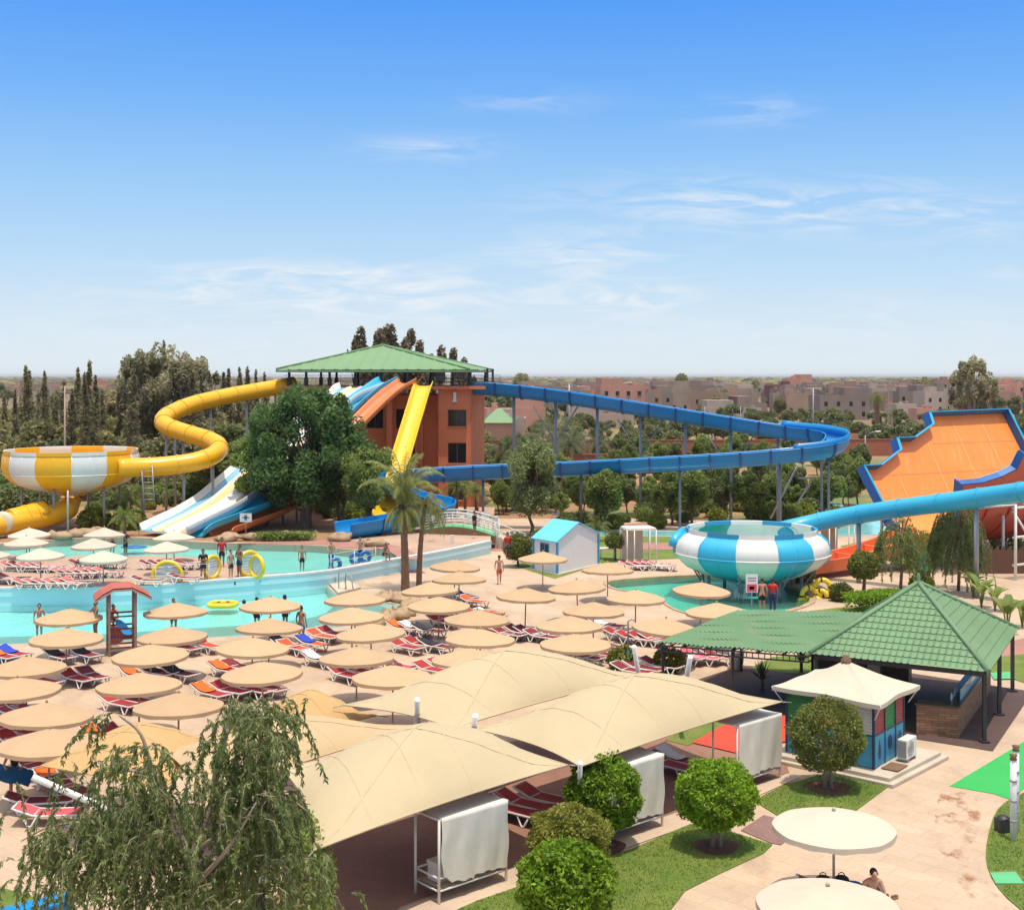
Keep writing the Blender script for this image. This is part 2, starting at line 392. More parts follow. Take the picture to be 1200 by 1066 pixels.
t.bsdf(c, .45, None).inputs['Coat Weight'].default_value = .15
mat('ramp_seam', (.84, .40, .16), .5); mat('tower_wall', (.66, .20, .085), .85, .08, .6, .2, 12, dirt=(.56, .15, .065, .4), ds=.5)
mat('tower_trim', (.55, .16, .08), .8, .08, 1)
mat('boundary', (.36, .12, .07), .9, .12, .4, .2, 8, dirt=(.25, .09, .055, .5), ds=.4)
mat('window_dark', (.018, .018, .02), .15, .3, .6)
gelcoat('slide_tan', (.62, .19, .065)); mat('frame_brown', (.13, .06, .035), .7)
mat('green_roof', (.145, .255, .13), .65, .09, .7, dirt=(.20, .27, .15, .5), ds=.6)
mat('tower_roof', (.16, .28, .135), .6, .07, .5, dirt=(.21, .33, .17, .5), ds=.4)
mat('lean_roof', (.14, .25, .125), .65, .09, .5, dirt=(.25, .28, .16, .7), ds=.8)
mat('roof_red', (.42, .11, .085), .75, .12, 1.5, dirt=(.30, .10, .08, .5), ds=3)
mat('wood_post', (.40, .30, .22), .85, .15, 4)
mat('wood_maroon', (.20, .045, .04), .8, .2, 4)
mat('wood_brown', (.20, .11, .06), .85, .2, 4)
mat('hut_white', (.70, .70, .70), .6, .04, .8, dirt=(.56, .55, .53, .5), ds=.8)
mat('hut_blue', (.035, .27, .47), .5, .05, 1); mat('hut_roof', (.13, .52, .80), .45, .04, .8)
for nm, cc in (('green', (.035, .24, .05)), ('red', (.42, .055, .035)), ('white', (.66, .62, .56)), ('sky', (.06, .34, .52)), ('orange', (.70, .20, .04)), ('navy', (.03, .06, .14))):
    mat('panel_'+nm, cc, .5, .08, 2, dirt=tuple(x*.7 for x in cc)+(.4,), ds=2)
mat('panel_edge', (.02, .12, .38), .5, .08, 1); mat('concrete', (.52, .44, .35), .9, .1, 1.5, .3, 20, dirt=(.36, .28, .2, .5), ds=1.2)
mat('carpet_green', (.035, .38, .085), .95, .08, .8, .4, 60, dirt=(.05, .28, .07, .4), ds=.8)
mat('mat_mint', (.10, .40, .18), .9, .1, 1); mat('mat_red', (.58, .06, .03), .9, .1, 1, .3, 50)
mat('yellow_ring', (.82, .56, .02), .35, .05, 2, coat=.3); mat('ring_black', (.03, .03, .03), .5)
mat('float_blue', (.02, .13, .40), .35, .05, 2, coat=.3)
mat('slat_blue', (.50, .62, .66), .5, .08, 2)
m, t = newmat('brick_clad'); p = t.n('TexCoord').outputs['Object']
b = t.n('TexBrick'); sx = t.n('SeparateXYZ'); t.l(p, sx.inputs[0]); cb = t.n('CombineXYZ'); t.l(t.math('ADD', sx.outputs[0], sx.outputs[1]), cb.inputs[0]); t.l(sx.outputs[2], cb.inputs[1]); t.l(cb.outputs[0], b.inputs[0])
for k, q in (('Color1', (.36, .19, .10)), ('Color2', (.20, .10, .06)), ('Mortar', (.12, .07, .05))): b.inputs[k].default_value = (*q, 1)
for k, q in (('Scale', 1), ('Mortar Size', .008), ('Brick Width', .3), ('Row Height', .09)): b.inputs[k].default_value = q
t.bsdf(b.outputs[0], .8, t.bump(b.outputs[1], .4))
mat('black_top', (.03, .025, .025), .25); mat('glass_blue', (.35, .5, .6), .08)
mat('skin', (.42, .22, .14), .6, .08, 8, rnd=.12); mat('skin_dark', (.25, .12, .075), .6, .08, 8); mat('hair', (.015, .011, .009), .6)
for nm, cc in (('red', (.50, .02, .025)), ('navy', (.02, .03, .10)), ('black', (.015, .015, .018)), ('orange', (.72, .16, .03)), ('blue', (.03, .15, .42)), ('coral', (.62, .10, .08)), ('white', (.75, .75, .75))):
    mat('cloth_'+nm, cc, .9, .1, 8)
# plants
mat('bark', (.14, .095, .065), .95, .3, 5, .6, 15); mat('bark_pale', (.34, .26, .20), .9, .25, 4, .5, 12); mat('palm_bark', (.23, .125, .07), .95, .35, 6, .7, 14)
leafmat('leaf_topiary', (.12, .24, .014), (.30, .44, .03), .4, 2.5)
leafmat('leaf_olive', (.20, .22, .03), (.34, .33, .07), .4, 2.5)
leafmat('leaf_dull', (.13, .17, .03), (.25, .26, .065), .4, 1.6)
leafmat('leaf_willow', (.115, .185, .045), (.31, .355, .125), .45, 1.0)
leafmat('leaf_dark', (.06, .13, .035), (.17, .25, .085), .45, .35)
leafmat('leaf_mid', (.14, .215, .045), (.32, .37, .11), .45, .4)
leafmat('leaf_grey', (.15, .20, .07), (.31, .34, .14), .45, .4)
leafmat('leaf_euc', (.29, .275, .15), (.52, .46, .28), .5, .3)
leafmat('leaf_brown', (.18, .14, .085), (.34, .26, .16), .4, .3)
leafmat('leaf_cypress', (.17, .155, .08), (.36, .30, .16), .5, .35)
leafmat('leaf_wood', (.21, .215, .085), (.43, .38, .18), .5, .12)
leafmat('leaf_grove', (.14, .175, .065), (.29, .29, .13), .4, .12)
leafmat('leaf_palm', (.17, .21, .05), (.34, .35, .11), .3, .8); leafmat('leaf_date', (.10, .13, .06), (.17, .19, .10), .25, .8)
leafmat('leaf_yellow', (.16, .19, .025), (.28, .29, .04), .3, 1.5)

# ---------------------------------------------------------------- ground and pools
TZ = .9                                     # level of the upper pool terrace
def GP(l, z=0.): return [G(x, y, z) for x, y in l]
sheet('ground', [(-9000, -60), (9000, -60), (9000, 26000), (-9000, 26000)], -.45, 'earth')
shore = [(-330, 773), (-150, 765), (0, 755), (100, 753), (200, 749), (300, 744), (365, 738), (400, 734.5), (432, 729), (452, 722), (470, 717), (474, 711), (455, 706), (430, 704.5), (398, 698), (380, 684)]
W0 = GP([(-330, 697), (-200, 694), (0, 689), (60, 688.5), (150, 687.5), (200, 684), (300, 676), (382, 669), (450, 657), (520, 645), (580, 632.5)], TZ)   # foot line of the terrace wall
wall_line = resample(catmull(W0, 4), 1.5)
base_line = [p for p in wall_line if p.x > G(381, 684).x]
sh = [G(x, y) for x, y in shore]
splash = smooth_loop(GP([(712, 683), (735, 679), (813, 674.5), (870, 675.5), (935, 690), (948, 706), (900, 720), (850, 723), (800, 717), (779, 706), (768, 697), (745, 694), (722, 690)]), 3)
outer = catmull(sh, 4)+base_line+[V((G(580, 641).x+.3, 100, 0)), V((90, 100, 0)), V((90, 18, 0)), V((-60, 18, 0)), V((-60, outer_y, 0))] if False else None
sl = catmull(sh, 4)
outer = sl+[V((p.x, p.y-.02, 0)) for p in base_line]+[V((wall_line[-1].x, 112, 0)), V((75, 112, 0)), V((75, 16, 0)), V((-45, 16, 0)), V((-45, sl[0].y, 0))]
sheet('paving', outer, 0, 'paving', [splash], skirt=.4)
sheet('park_ground', [(-110, 111.5), (160, 111.5), (160, 330), (-110, 330)], -.02, 'garden_soil', skirt=.4)
# near pool
nb = [p for p in wall_line if p.x <= G(381, 684).x+.6]
sheet('pool_floor', [V((p.x, p.y, 0)) for p in sl]+[V((p.x, p.y+.2, 0)) for p in reversed(nb)], -.42, 'pool_floor')
mid = GP([(-330, 742), (-150, 740), (0, 736), (100, 734), (200, 728), (300, 722), (355, 717), (390, 708), (388, 698)])
fl = MB(); n = 34; A = resample(sl[:len(sl)-8], .1)
def at_frac(l, f):
    i = f*(len(l)-1); a = int(min(i, len(l)-2)); return l[a].lerp(l[a+1], i-a)
Ls = resample(sl, .3); Ms = resample(catmull(mid, 4), .3)
rows = [[V((at_frac(Ls, j/n).x, at_frac(Ls, j/n).y, 0)).lerp(V((at_frac(Ms, j/n).x, at_frac(Ms, j/n).y, -.405)), k/3)+V((0, 0, -.012)) for j in range(n+1)] for k in range(4)]
fl.rings(rows, 0, True, False); tag(fl.build('pool_beach', 'pool_floor_sand'), None, None, None, 'structure')
sheet('pool_water', [V((p.x, p.y, 0)) for p in sl]+[V((p.x, p.y+.1, 0)) for p in reversed(nb)], -.06, 'water')
# terrace with the upper pool
hole = smooth_loop(GP([(-150, 640), (0, 637), (40, 634), (100, 630), (165, 630), (215, 634), (260, 636), (300, 637), (350, 638), (385, 640), (400, 643), (432, 644), (442, 642), (456, 645), (468, 651), (450, 655), (416, 660.5), (382, 667), (322, 672), (302, 668.5), (270, 660), (253, 656), (231, 653), (192, 651), (153, 651.5), (125, 650.5), (93, 650.5), (76, 653), (40, 651.5), (0, 650), (-150, 652)], TZ), 3)
back = [V((wall_line[-1].x, 113, 0)), V((-110, 113, 0)), V((-110, wall_line[0].y, 0))]
sheet('terrace', [V((p.x, p.y, 0)) for p in wall_line]+back, TZ, 'deck_paving', [hole], skirt=1.2)
sheet('upper_pool_floor', hole, TZ-.5, 'pool_floor_upper'); sheet('upper_pool_water', hole, TZ-.10, 'water')
far = GP([(-200, 638), (0, 635), (40, 632.5), (100, 628.5), (165, 628.5), (215, 632), (260, 634), (300, 635), (350, 636.3), (385, 638), (400, 640)], TZ)
sheet('terrace_garden', far+[V((far[-1].x+2, 112.8, 0)), V((-109, 112.8, 0))], TZ+.012, 'shore_soil')
sheet('pink_path', GP([(275, 637), (300, 634), (350, 634), (395, 632), (470, 640), (500, 655), (470, 655), (448, 641), (430, 643), (400, 642), (385, 638.5), (350, 637)], TZ), TZ+.02, 'pink_paver')
sheet('pink_path', [P(330, 625, 103)*1, P(395, 606, 110), P(560, 600, 111), P(560, 628, 100), P(400, 628, 101)], TZ+.028, 'pink_paver')
for o in list(COL.objects):
    if o.name.startswith('pink_path'): o.data.update()
# painted wall of the terrace and its rail
ww = MB(); o1 = [V((p.x, p.y, 0)) for p in wall_line]
nr = []
for i, p in enumerate(o1):
    d = (o1[min(i+1, len(o1)-1)]-o1[max(i-1, 0)]).normalized(); nr.append(V((d.y, -d.x, 0)))
sec = [(.03, -.4), (.03, .42), (.09, .44), (.09, TZ-.07)]
ww.rings([[p+q*a+V((0, 0, z)) for a, z in sec] for p, q in zip(o1, nr)], 0, False, False)
wl = thing('pool_wall', 'pale blue painted retaining wall between the two pools', 'wall', tuple(o1[len(o1)//2]))
ww.build('painted_face', 'pool_paint', wl)
cp = MB(); cp.rings([[p+q*a+V((0, 0, TZ+z)) for a, z in ((.12, -.07), (.12, .04), (-.25, .04), (-.25, -.0))] for p, q in zip(o1, nr)], 0, False, False)
cp.build('coping', 'pool_coping', wl)
dm = MB()
for k, (x, y) in enumerate(((281, 684), (286, 684), (290, 684.2), (295, 684.4))):
    p = min(zip(o1, nr), key=lambda a: abs(a[0].x-G(x, 676, TZ).x)); p = p[0].lerp(p[0], 0)+p[1]*.093
    dm.box((p.x+.0+k*.0, p.y, .66), (.13, .01, .17 if k < 2 else .08), 0)
dm.build('depth_mark', 'steel_post', wl)
# splash pool under the bowl, channels
sheet('splash_pool_floor', splash, -.43, 'pool_floor_upper'); sheet('splash_pool_water', splash, -.10, 'water_green')
rim = MB(); ctr = sum(splash, V())/len(splash)
rr = [[p+(p-ctr).normalized()*a+V((0, 0, z)) for a, z in ((-.02, -.3), (-.02, .05), (.32, .05), (.32, -.05))] for p in splash+splash[:1]]
rim.rings(rr, 0, False, False); tag(rim.build('pool_kerb', 'rock'), None, None, None, 'structure')
def pond(pts, z=.03, wz=.045):
    sheet('channel_kerb', [p+(p-sum(pts, V())/len(pts)).normalized()*.35 for p in pts], z, 'pool_coping'); sheet('channel_water', pts, wz, 'channel_water')
m, t = newmat('channel_water'); p = t.pos()
t.bsdf(t.scalecol((.22, .58, .60), t.ramp(t.noise(p, .6, 4), .3, .7, .85, 1.15)), .12, t.bump(t.noise(p, 2, 3), .15, .1))
pond(GP([(700, 622), (760, 622.5), (800, 623), (845, 624), (845, 628), (790, 628), (700, 626.5)]))
pond(GP([(962, 606), (1000, 600), (1040, 603), (1046, 612), (1030, 626), (965, 629)]))
pond(GP([(918, 590), (955, 588), (985, 590), (985, 597), (920, 599)]), 0, .012)
pond(GP([(822, 577), (845, 575), (850, 581), (825, 582)]), 0, .012)
m, t = newmat('mud_stain'); p = t.pos()
f = t.math('MULTIPLY', t.ramp(t.noise(t.mapv(p, (1, .6, 1), .4), 1.6, 8, .7), .52, .62), t.ramp(t.noise(p, .5, 3), .4, .6))
d = t.n('BsdfDiffuse'); t.l(t.mix(t.noise(p, 5, 4), (.42, .16, .06), (.30, .16, .09)), d.inputs[0]); x = t.n('BsdfTransparent'); k = t.n('MixShader')
t.l(t.math('MULTIPLY', f, .75), k.inputs[0]); t.l(x.outputs[0], k.inputs[1]); t.l(d.outputs[0], k.inputs[2]); t.l(k.outputs[0], t.out.inputs[0])
sheet('mud_stain', smooth_loop(GP([(1105, 925), (1140, 928), (1150, 960), (1140, 1000), (1165, 1045), (1195, 1068), (1150, 1066), (1115, 1020), (1095, 975)]), 3), .008, 'mud_stain')
# lawns, paths and mats
def lawn(pts, z=.03, sm=2): sheet('lawn', smooth_loop(GP(pts), sm), z, 'lawn', skirt=.06)
lawn([(500, 1082), (560, 1055.5), (622, 1035), (741, 995), (809, 966), (850, 973), (905, 990), (895, 1000), (843, 1024), (803, 1044), (786, 1066), (780, 1090)], sm=1)
lawn([(884, 938), (917, 921), (957, 909), (995, 901), (1049, 916), (1030, 930), (1003, 950), (960, 957), (915, 958), (895, 946)], sm=1)
lawn([(1260, 910), (1200, 929), (1176, 942), (1164, 958), (1156, 990), (1157, 1016), (1170, 1041), (1196, 1066), (1260, 1110), (1320, 980)], sm=2)
lawn([(780, 868), (800, 856), (836, 840), (870, 836), (868, 845), (830, 866), (805, 874)], sm=1)
lawn([(880, 783), (905, 770), (965, 766), (990, 776), (985, 788), (930, 790)], sm=1)
lawn([(602, 662), (640, 650), (700, 628), (850, 630), (905, 634), (905, 648), (830, 653), (740, 657), (708, 660), (650, 678), (625, 670)], .02, 1)
lawn([(1155, 785), (1170, 770), (1215, 765), (1260, 790), (1200, 800)], sm=1)
lawn([(950, 716), (985, 712), (1060, 716), (1065, 726), (990, 728)], sm=1)
lawn([(0, 1040), (40, 1052), (60, 1080), (-60, 1100), (-60, 1035)], sm=1)
lawn([(985, 640), (1040, 628), (1110, 634), (1100, 645), (1000, 650)], .02, 1)
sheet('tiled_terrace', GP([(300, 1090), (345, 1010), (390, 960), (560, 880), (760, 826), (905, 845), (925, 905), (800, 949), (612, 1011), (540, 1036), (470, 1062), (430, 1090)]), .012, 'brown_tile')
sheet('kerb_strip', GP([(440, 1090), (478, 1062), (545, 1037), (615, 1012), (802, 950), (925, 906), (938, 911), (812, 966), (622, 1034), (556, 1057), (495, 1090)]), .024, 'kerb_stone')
sheet('paver_path', GP([(868, 973), (895, 955), (917, 961), (955, 958.5), (915, 990), (903, 988)]), .02, 'mauve_paver')
sheet('green_carpet', GP([(1113, 921), (1200, 869), (1240, 846), (1300, 860), (1182, 936), (1164, 930)]), .014, 'carpet_green')
sheet('mint_mat', GP([(1160, 1024), (1190, 1023), (1200, 1037), (1167, 1037)]), .05, 'mat_mint')
sheet('mint_mat', GP([(1160, 789), (1185, 788), (1190, 796), (1165, 797)]), .05, 'mat_mint')
sheet('red_mat', GP([(811, 871), (850, 849), (925, 838), (930, 868), (861, 883)]), .05, 'mat_red')
sheet('painted_canopy_shade', GP([(819, 796), (867, 780), (1000, 784), (960, 822), (925, 850), (880, 838), (800, 824)]), .016, 'dark_tile_and_shade')  # flat canopy's cast shadow painted as a dark sheet on the paving
sheet('pavilion_floor', [V((9.2, 47.2, 0)), V((16.0, 42.6, 0)), V((20.6, 50.6, 0)), V((14.6, 55.5, 0))], .02, 'dark_tile_and_shade')
sheet('pink_path', GP([(1140, 760), (1200, 748), (1300, 760), (1300, 775), (1190, 775)]), .02, 'pink_paver')
sheet('pink_path', GP([(690, 645), (740, 636), (900, 636), (900, 643), (740, 645)]), .036, 'pink_paver')
sheet('pink_path', GP([(560, 645), (580, 634), (650, 620), (760, 612), (820, 616), (700, 620), (600, 646)]), .014, 'pink_paver')
for x, y, r in ((839, 993, .62), (970, 924, .7), (707, 993, .6)):
    c = G(x, y); sheet('planting_hole', [c+V((r*math.cos(a)*(1+.1*math.sin(3*a)), r*math.sin(a), 0)) for a in [i*PI/10 for i in range(20)]], .036, 'bare_soil')
# ---------------------------------------------------------------- water slides
def frames(path):
    r = []
    for i, p in enumerate(path):
        tt = (path[min(i+1, len(path)-1)]-path[max(i-1, 0)]); tt.normalize()
        s = tt.cross(V((0, 0, 1))); s.normalize(); u = s.cross(tt); r.append((p, s, u, tt))
    return r
def sweep(mb, path, prof, mi=0, sm=True, closed=True, cap=True, bank=None):
    fr = frames(path); rs = []
    for i, (p, s, u, _) in enumerate(fr):
        if bank:
            a = bank(i/(len(fr)-1)); s, u = s*math.cos(a)+u*math.sin(a), u*math.cos(a)-s*math.sin(a)
        rs.append([p+s*a+u*b for a, b in prof])
    mb.rings(rs, mi, sm, closed, cap)
def trough_prof(w, h, th=.07, n=7, lip=.1):
    """open flume: U section with rolled lips, closed loop"""
    inner = []; outer = []
    for k in range(n+1):
        a = PI+PI*k/n; x = math.cos(a)*w/2; z = h+math.sin(a)*h if True else 0
        inner.append((x, z)); outer.append((x*(1+2*th/w), z-th*abs(math.sin(a))))
    inner = [(-w/2, h+.001)]+inner[1:-1]+[(w/2, h+.001)]
    return [(-w/2-lip, h+.03), (-w/2-lip, h+.09), (-w/2, h+.09)]+inner[0:]+[(w/2, h+.09), (w/2+lip, h+.09), (w/2+lip, h+.03)]+outer[::-1]
def flat_prof(w, h, th=.08, lip=.08):
    return [(-w/2-lip, h-.05), (-w/2-lip, h), (-w/2, h), (-w/2+.1, h*.35), (-w/2+.3, .02), (0, 0), (w/2-.3, .02), (w/2-.1, h*.35), (w/2, h), (w/2+lip, h), (w/2+lip, h-.05), (w/2+.04, h*.3), (w/2-.24, -th), (0, -th-.02), (-w/2+.24, -th), (-w/2-.04, h*.3)]
def collars(mb, path, prof, step, grow=1.06, wd=.12, mi=0, closed=True):
    pts = resample(path, step)[1:-1]
    fr = frames(resample(path, step))
    for p, s, u, tt in fr[1:-1]:
        cx = sum(a for a, b in prof)/len(prof); cz = sum(b for a, b in prof)/len(prof)
        mb.rings([[p+tt*d+s*(cx+(a-cx)*g)+u*(cz+(b-cz)*g) for a, b in prof] for d, g in ((-wd/2, 1.0), (-wd/2, grow), (wd/2, grow), (wd/2, 1.0))], mi, False, closed, False)
def posts(root, spots, top, r, m, ground, arms=0, mname='support_post'):
    for p in spots:
        b = MB(); b.tube([(p.x, p.y, ground), (p.x, p.y, p.z+top)], r, 10)
        b.box((p.x, p.y, ground+.03), (r*5, r*5, .06))
        b.build(mname, m, root)

# green-roofed slide tower ----------------------------------------------------
B0 = V((-3.7, 116, 0)); e1 = V((-.9936, -.0, 0)); ang = rad(6.5)
e1 = V((-math.cos(ang), math.sin(ang), 0)); e2 = V((math.sin(ang), math.cos(ang), 0))
def T(a, b, z): return B0+e1*a+e2*b+V((0, 0, z))
tw = thing('slide_tower', 'terracotta three storey slide tower with open top deck under a pale green hipped roof', 'slide tower', tuple(T(8, 6, 0)))
def tbox(mb, a0, a1, b0, b1, z0, z1, mi=0):
    mb.hexa([T(a, b, z) for z in (z0, z1) for a, b in ((a1, b0), (a0, b0), (a0, b1), (a1, b1))], mi)
def wall_open(mb, a0, a1, z0, z1, holes, b=0., th=.3, mi=0):
    """facade slab in plane b with rectangular openings"""
    xs = sorted({a0, a1, *[h[0] for h in holes], *[h[1] for h in holes]}); zs = sorted({z0, z1, *[h[2] for h in holes], *[h[3] for h in holes]})
    for xa, xb in zip(xs, xs[1:]):
        for za, zb in zip(zs, zs[1:]):
            if any(h[0] <= xa and xb <= h[1] and h[2] <= za and zb <= h[3] for h in holes): continue
            tbox(mb, xa, xb, b, b+th, za, zb, mi)
wb = MB()
wins = [(.45, 2.15, 7.9, 9.4), (.45, 2.15, 4.55, 6.4), (.45, 2.15, 1.2, 3.0)]
wall_open(wb, 0, 3.0, 0, 11.25, wins)
tbox(wb, 0, .3, .3, 9, 0, 11.25); tbox(wb, 2.7, 3.0, .3, 2.2, 0, 11.25)           # stair block sides
w2 = [(5.6, 7.4, 7.6, 9.4), (8.6, 10.2, 7.6, 9.4), (5.6, 7.4, 4.4, 6.2)]
wall_open(wb, 3.0, 16.6, 0, 10.7, w2, 2.2)
tbox(wb, 16.3, 16.6, 2.5, 11, 0, 10.7); tbox(wb, .3, 16.3, 10.7, 11, 0, 10.7)
for a in (3.35, 4.75, 7.9, 11.2): tbox(wb, a, a+.28, 1.75, 2.2, 0, 10.7)
tbox(wb, 7.5, 8.0, .9, 1.9, 0, 10.6)
wb.build('wall', 'tower_wall', tw)
for k, h in enumerate(wins+w2):
    b = 0 if k < 3 else 2.2
    g = MB(); tbox(g, h[0], h[1], b+.2, b+.24, h[2], h[3]); wo_ = g.build('window', 'window_dark', tw)
    g = MB()
    for q in ((h[0], h[0]+.07, h[2], h[3]), (h[1]-.07, h[1], h[2], h[3]), ((h[0]+h[1])/2-.04, (h[0]+h[1])/2+.04, h[2], h[3])): tbox(g, q[0], q[1], b+.14, b+.199, q[2], q[3])
    tbox(g, h[0]+.07, h[1]-.07, b+.142, b+.197, h[3]-.08, h[3]); g.build('frame', 'frame_brown', wo_)
    if k < 3:
        g = MB(); tbox(g, h[0]-.1, h[1]+.1, -.08, -.002, h[2]-.14, h[2]); g.build('sill', 'tower_trim', tw)
tr = MB(); tbox(tr, -.05, -.002, -.06, .25, 0, 11.2); tbox(tr, 2.93, 3.02, -.07, -.002, 0, 11.2); tr.build('corner_trim', 'tower_trim', tw)
pl = MB(); tbox(pl, -1.3, 17.4, -.5, 11.5, 11.26, 11.55); pl.build('deck', 'tower_wall', tw)
rl = MB()
for a in np.arange(-1.25, 17.4, .93):
    if a > 3.5 and not (8 < a < 0): continue
    tbox(rl, a, a+.04, -.42, -.38, 11.55, 12.5)
for z in (11.9, 12.2, 12.5): tbox(rl, -1.25, 3.2, -.42, -.38, z, z+.045); tbox(rl, -1.25, 17.3, 11.36, 11.4, z, z+.045); tbox(rl, -1.25, -1.21, -.38, 11.36, z, z+.045); tbox(rl, 17.26, 17.3, -.38, 11.36, z, z+.045)
for a in np.arange(-1.25, 17.4, 1.8): tbox(rl, a, a+.03, 11.37, 11.39, 11.55, 12.5)
rl.build('railing', 'dark_metal', tw)
for a in (.1, 1.6, 3.4, 5.6, 8.2, 10.6, 13.0, 15.2, 16.8):
    for bb in (-.2, 11.0):
        g = MB(); tbox(g, a, a+.2, bb, bb+.2, 11.55, 13.15); tbox(g, a-.06, a+.26, bb-.06, bb+.26, 11.551, 12.3); g.build('roof_post', 'dark_metal', tw)
for a, b in ((-.9, 5), (-.9, 9)):
    g = MB(); tbox(g, a, a+.2, b, b+.2, 11.55, 13.15); g.build('roof_post', 'dark_metal', tw)
for a0, a1, z0, z1 in ((4.2, 5.2, 12.0, 12.9), (2.1, 2.9, 12.1, 12.9)):
    g = MB(); tbox(g, a0, a1, 10.9, 10.95, z0, z1); g.build('notice_panel', 'white_plastic', tw)
lamp = MB(); tbox(lamp, 1.35, 1.6, -.2, -.002, 10.3, 11.0); tbox(lamp, 1.28, 1.67, -.25, -.003, 10.1, 10.3); lamp.build('wall_lamp', 'white_plastic', tw)
def roof_face(mb, A, B, apexL, apexR, pitch=.9, rib=.05, step=None, stepd=.0, clip=True, row=.35):
    """ribbed sheet between eave A-B and ridge apexL-apexR (equal points for a hip triangle)"""
    A, B = V(A), V(B); u = (B-A).normalized(); mid = (V(apexL)+V(apexR))/2
    n = u.cross(mid-A).normalized(); n = n if n.z > 0 else -n
    v = n.cross(u); v = v if (mid-A).dot(v) > 0 else -v
    Lu = (B-A).length; Lv = (mid-A).dot(v); al = (V(apexL)-A).dot(u); ar = (V(apexR)-A).dot(u)
    bm = bmesh.new(); nu = max(2, int(Lu/pitch*8)); nv = max(1, int(Lv/row)*2) if stepd else 1
    g = []
    for j in range(nv+1):
        vv = Lv*((j+1)//2*2)/nv if stepd and j < nv else Lv*j/nv
        if stepd: vv = min(Lv, row*((j+1)//2)) if j < nv else Lv
        sd = stepd if (j % 2 == 0) else 0
        g.append([bm.verts.new(A+u*(Lu*i/nu)+v*vv+n*(rib*max(0, math.cos(2*PI*(Lu*i/nu)/pitch))**3 + sd)) for i in range(nu+1)])
    for j in range(nv):
        for i in range(nu):
            try: bm.faces.new((g[j][i], g[j][i+1], g[j+1][i+1], g[j+1][i]))
            except ValueError: pass
    for o, d, sgn in ((A, V(apexL)-A, 1), (B, V(apexR)-B, -1)):
        nn = n.cross(d).normalized()*sgn           # keep the side towards the middle
        c = (A+B+mid)/3
        if (c-o).dot(nn) < 0: nn = -nn
        bmesh.ops.bisect_plane(bm, geom=bm.verts[:]+bm.edges[:]+bm.faces[:], plane_co=o, plane_no=nn, clear_inner=True)
    bm.verts.ensure_lookup_table(); bm.verts.index_update()
    flip = n
    mb.add([p.co.copy() for p in bm.verts], [[p.index for p in (f.verts if f.normal.dot(flip) > 0 or True else f.verts)] for f in bm.faces], 0, False); bm.free()
def hip_roof(root, C4, apex, m, ridge_r=.09, **kw):
    mb = MB()
    for i in range(4): roof_face(mb, C4[i], C4[(i+1) % 4], apex, apex, **kw)
    rf = mb.build('roof', m, root)
    cap = MB()
    for c in C4: cap.tube([V(c)+V((0, 0, .05)), V(apex)+V((0, 0, .06))], ridge_r, 8)
    cap.build('ridge_cap', m, rf); return rf
TC = [T(17.8, -1.2, 13.05), T(-.0, -1.2, 13.05), T(-.3, 12, 13.05), T(18.6, 12, 13.05)]
TA = V((-12.3, 121.5, 15.35))
hip_roof(tw, TC, TA, 'tower_roof', .1, pitch=1.1, rib=.05)
g = MB()
for i in range(4):
    a, b = V(TC[i]), V(TC[(i+1) % 4]); g.bar(a-V((0, 0, .14)), b-V((0, 0, .14)), .1, .2)
g.build('eave_beam', 'tower_roof', tw)
sf = MB(); sf.add([c-V((0, 0, .06)) for c in TC], [(0, 1, 2, 3)]); sf.build('soffit', 'dark_metal', tw)

# slides from the tower deck --------------------------------------------------
def slide(name, label, pts, prof, m, step=3.0, k=6, post=None, grow=1.05, ground=.9, pr=.09, pm='steel_post', bank=None, part='trough', mi=0, group=None, rib=None):
    path = resample(catmull([P(*q) if len(q) == 3 else V(q[:3]) for q in pts], k), .5)
    root = thing(name, label, 'water slide', (path[-1].x, path[-1].y, ground), 0, group)
    mb = MB(); sweep(mb, path, prof, mi, True, True, True, bank); 
    if step: collars(mb, path, prof, step, grow, .1 if rib is None else .16, (mi if not callable(mi) else 0) if rib is None else 1)
    mb.build(part, m if rib is None else [m, rib], root)
    if post:
        for p in resample(path, post)[1:]:
            if p.z > ground+1.6:
                b = MB(); b.tube([(p.x, p.y, ground), (p.x, p.y, p.z+.02)], pr, 8); b.box((p.x, p.y, ground+.04), (.5, .5, .08)); b.build('support_post', pm, root)
    return root, path
slide('open_slide', 'steep lemon yellow open slide dropping from the tower deck behind the palms', [(497, 452, 113.5), (494, 460, 111.8), (487, 484, 109.5), (478, 514, 107), (469, 545, 104.5), (462, 575, 102.5), (455, 596, 101), (445, 607, 99.5)], flat_prof(1.5, .45), 'slide_lemon', 5, post=9)
slide('open_slide', 'orange open slide curving down left from the tower deck into the trees', [(478, 449, 113.5), (468, 455, 112), (450, 469, 110), (425, 494, 107.5), (400, 524, 105.5), (372, 562, 102.5), (345, 589, 100), (318, 605, 97.5), (285, 617, 95), (262, 625, 93.3), (257, 631, 92.2)], flat_prof(1.7, .5), 'slide_tan', 5, post=9)
slide('open_slide', 'sky blue open slide between the white racer lanes and the orange slide', [(455, 448, 114), (446, 453, 112.5), (430, 464, 111), (411, 480, 109), (385, 512, 106.5), (358, 550, 103.5), (330, 581, 100), (300, 597, 97), (265, 610, 94.5), (240, 620, 92.6), (228, 629, 91.6)], flat_prof(1.7, .55), 'slide_sky', 5, post=9)
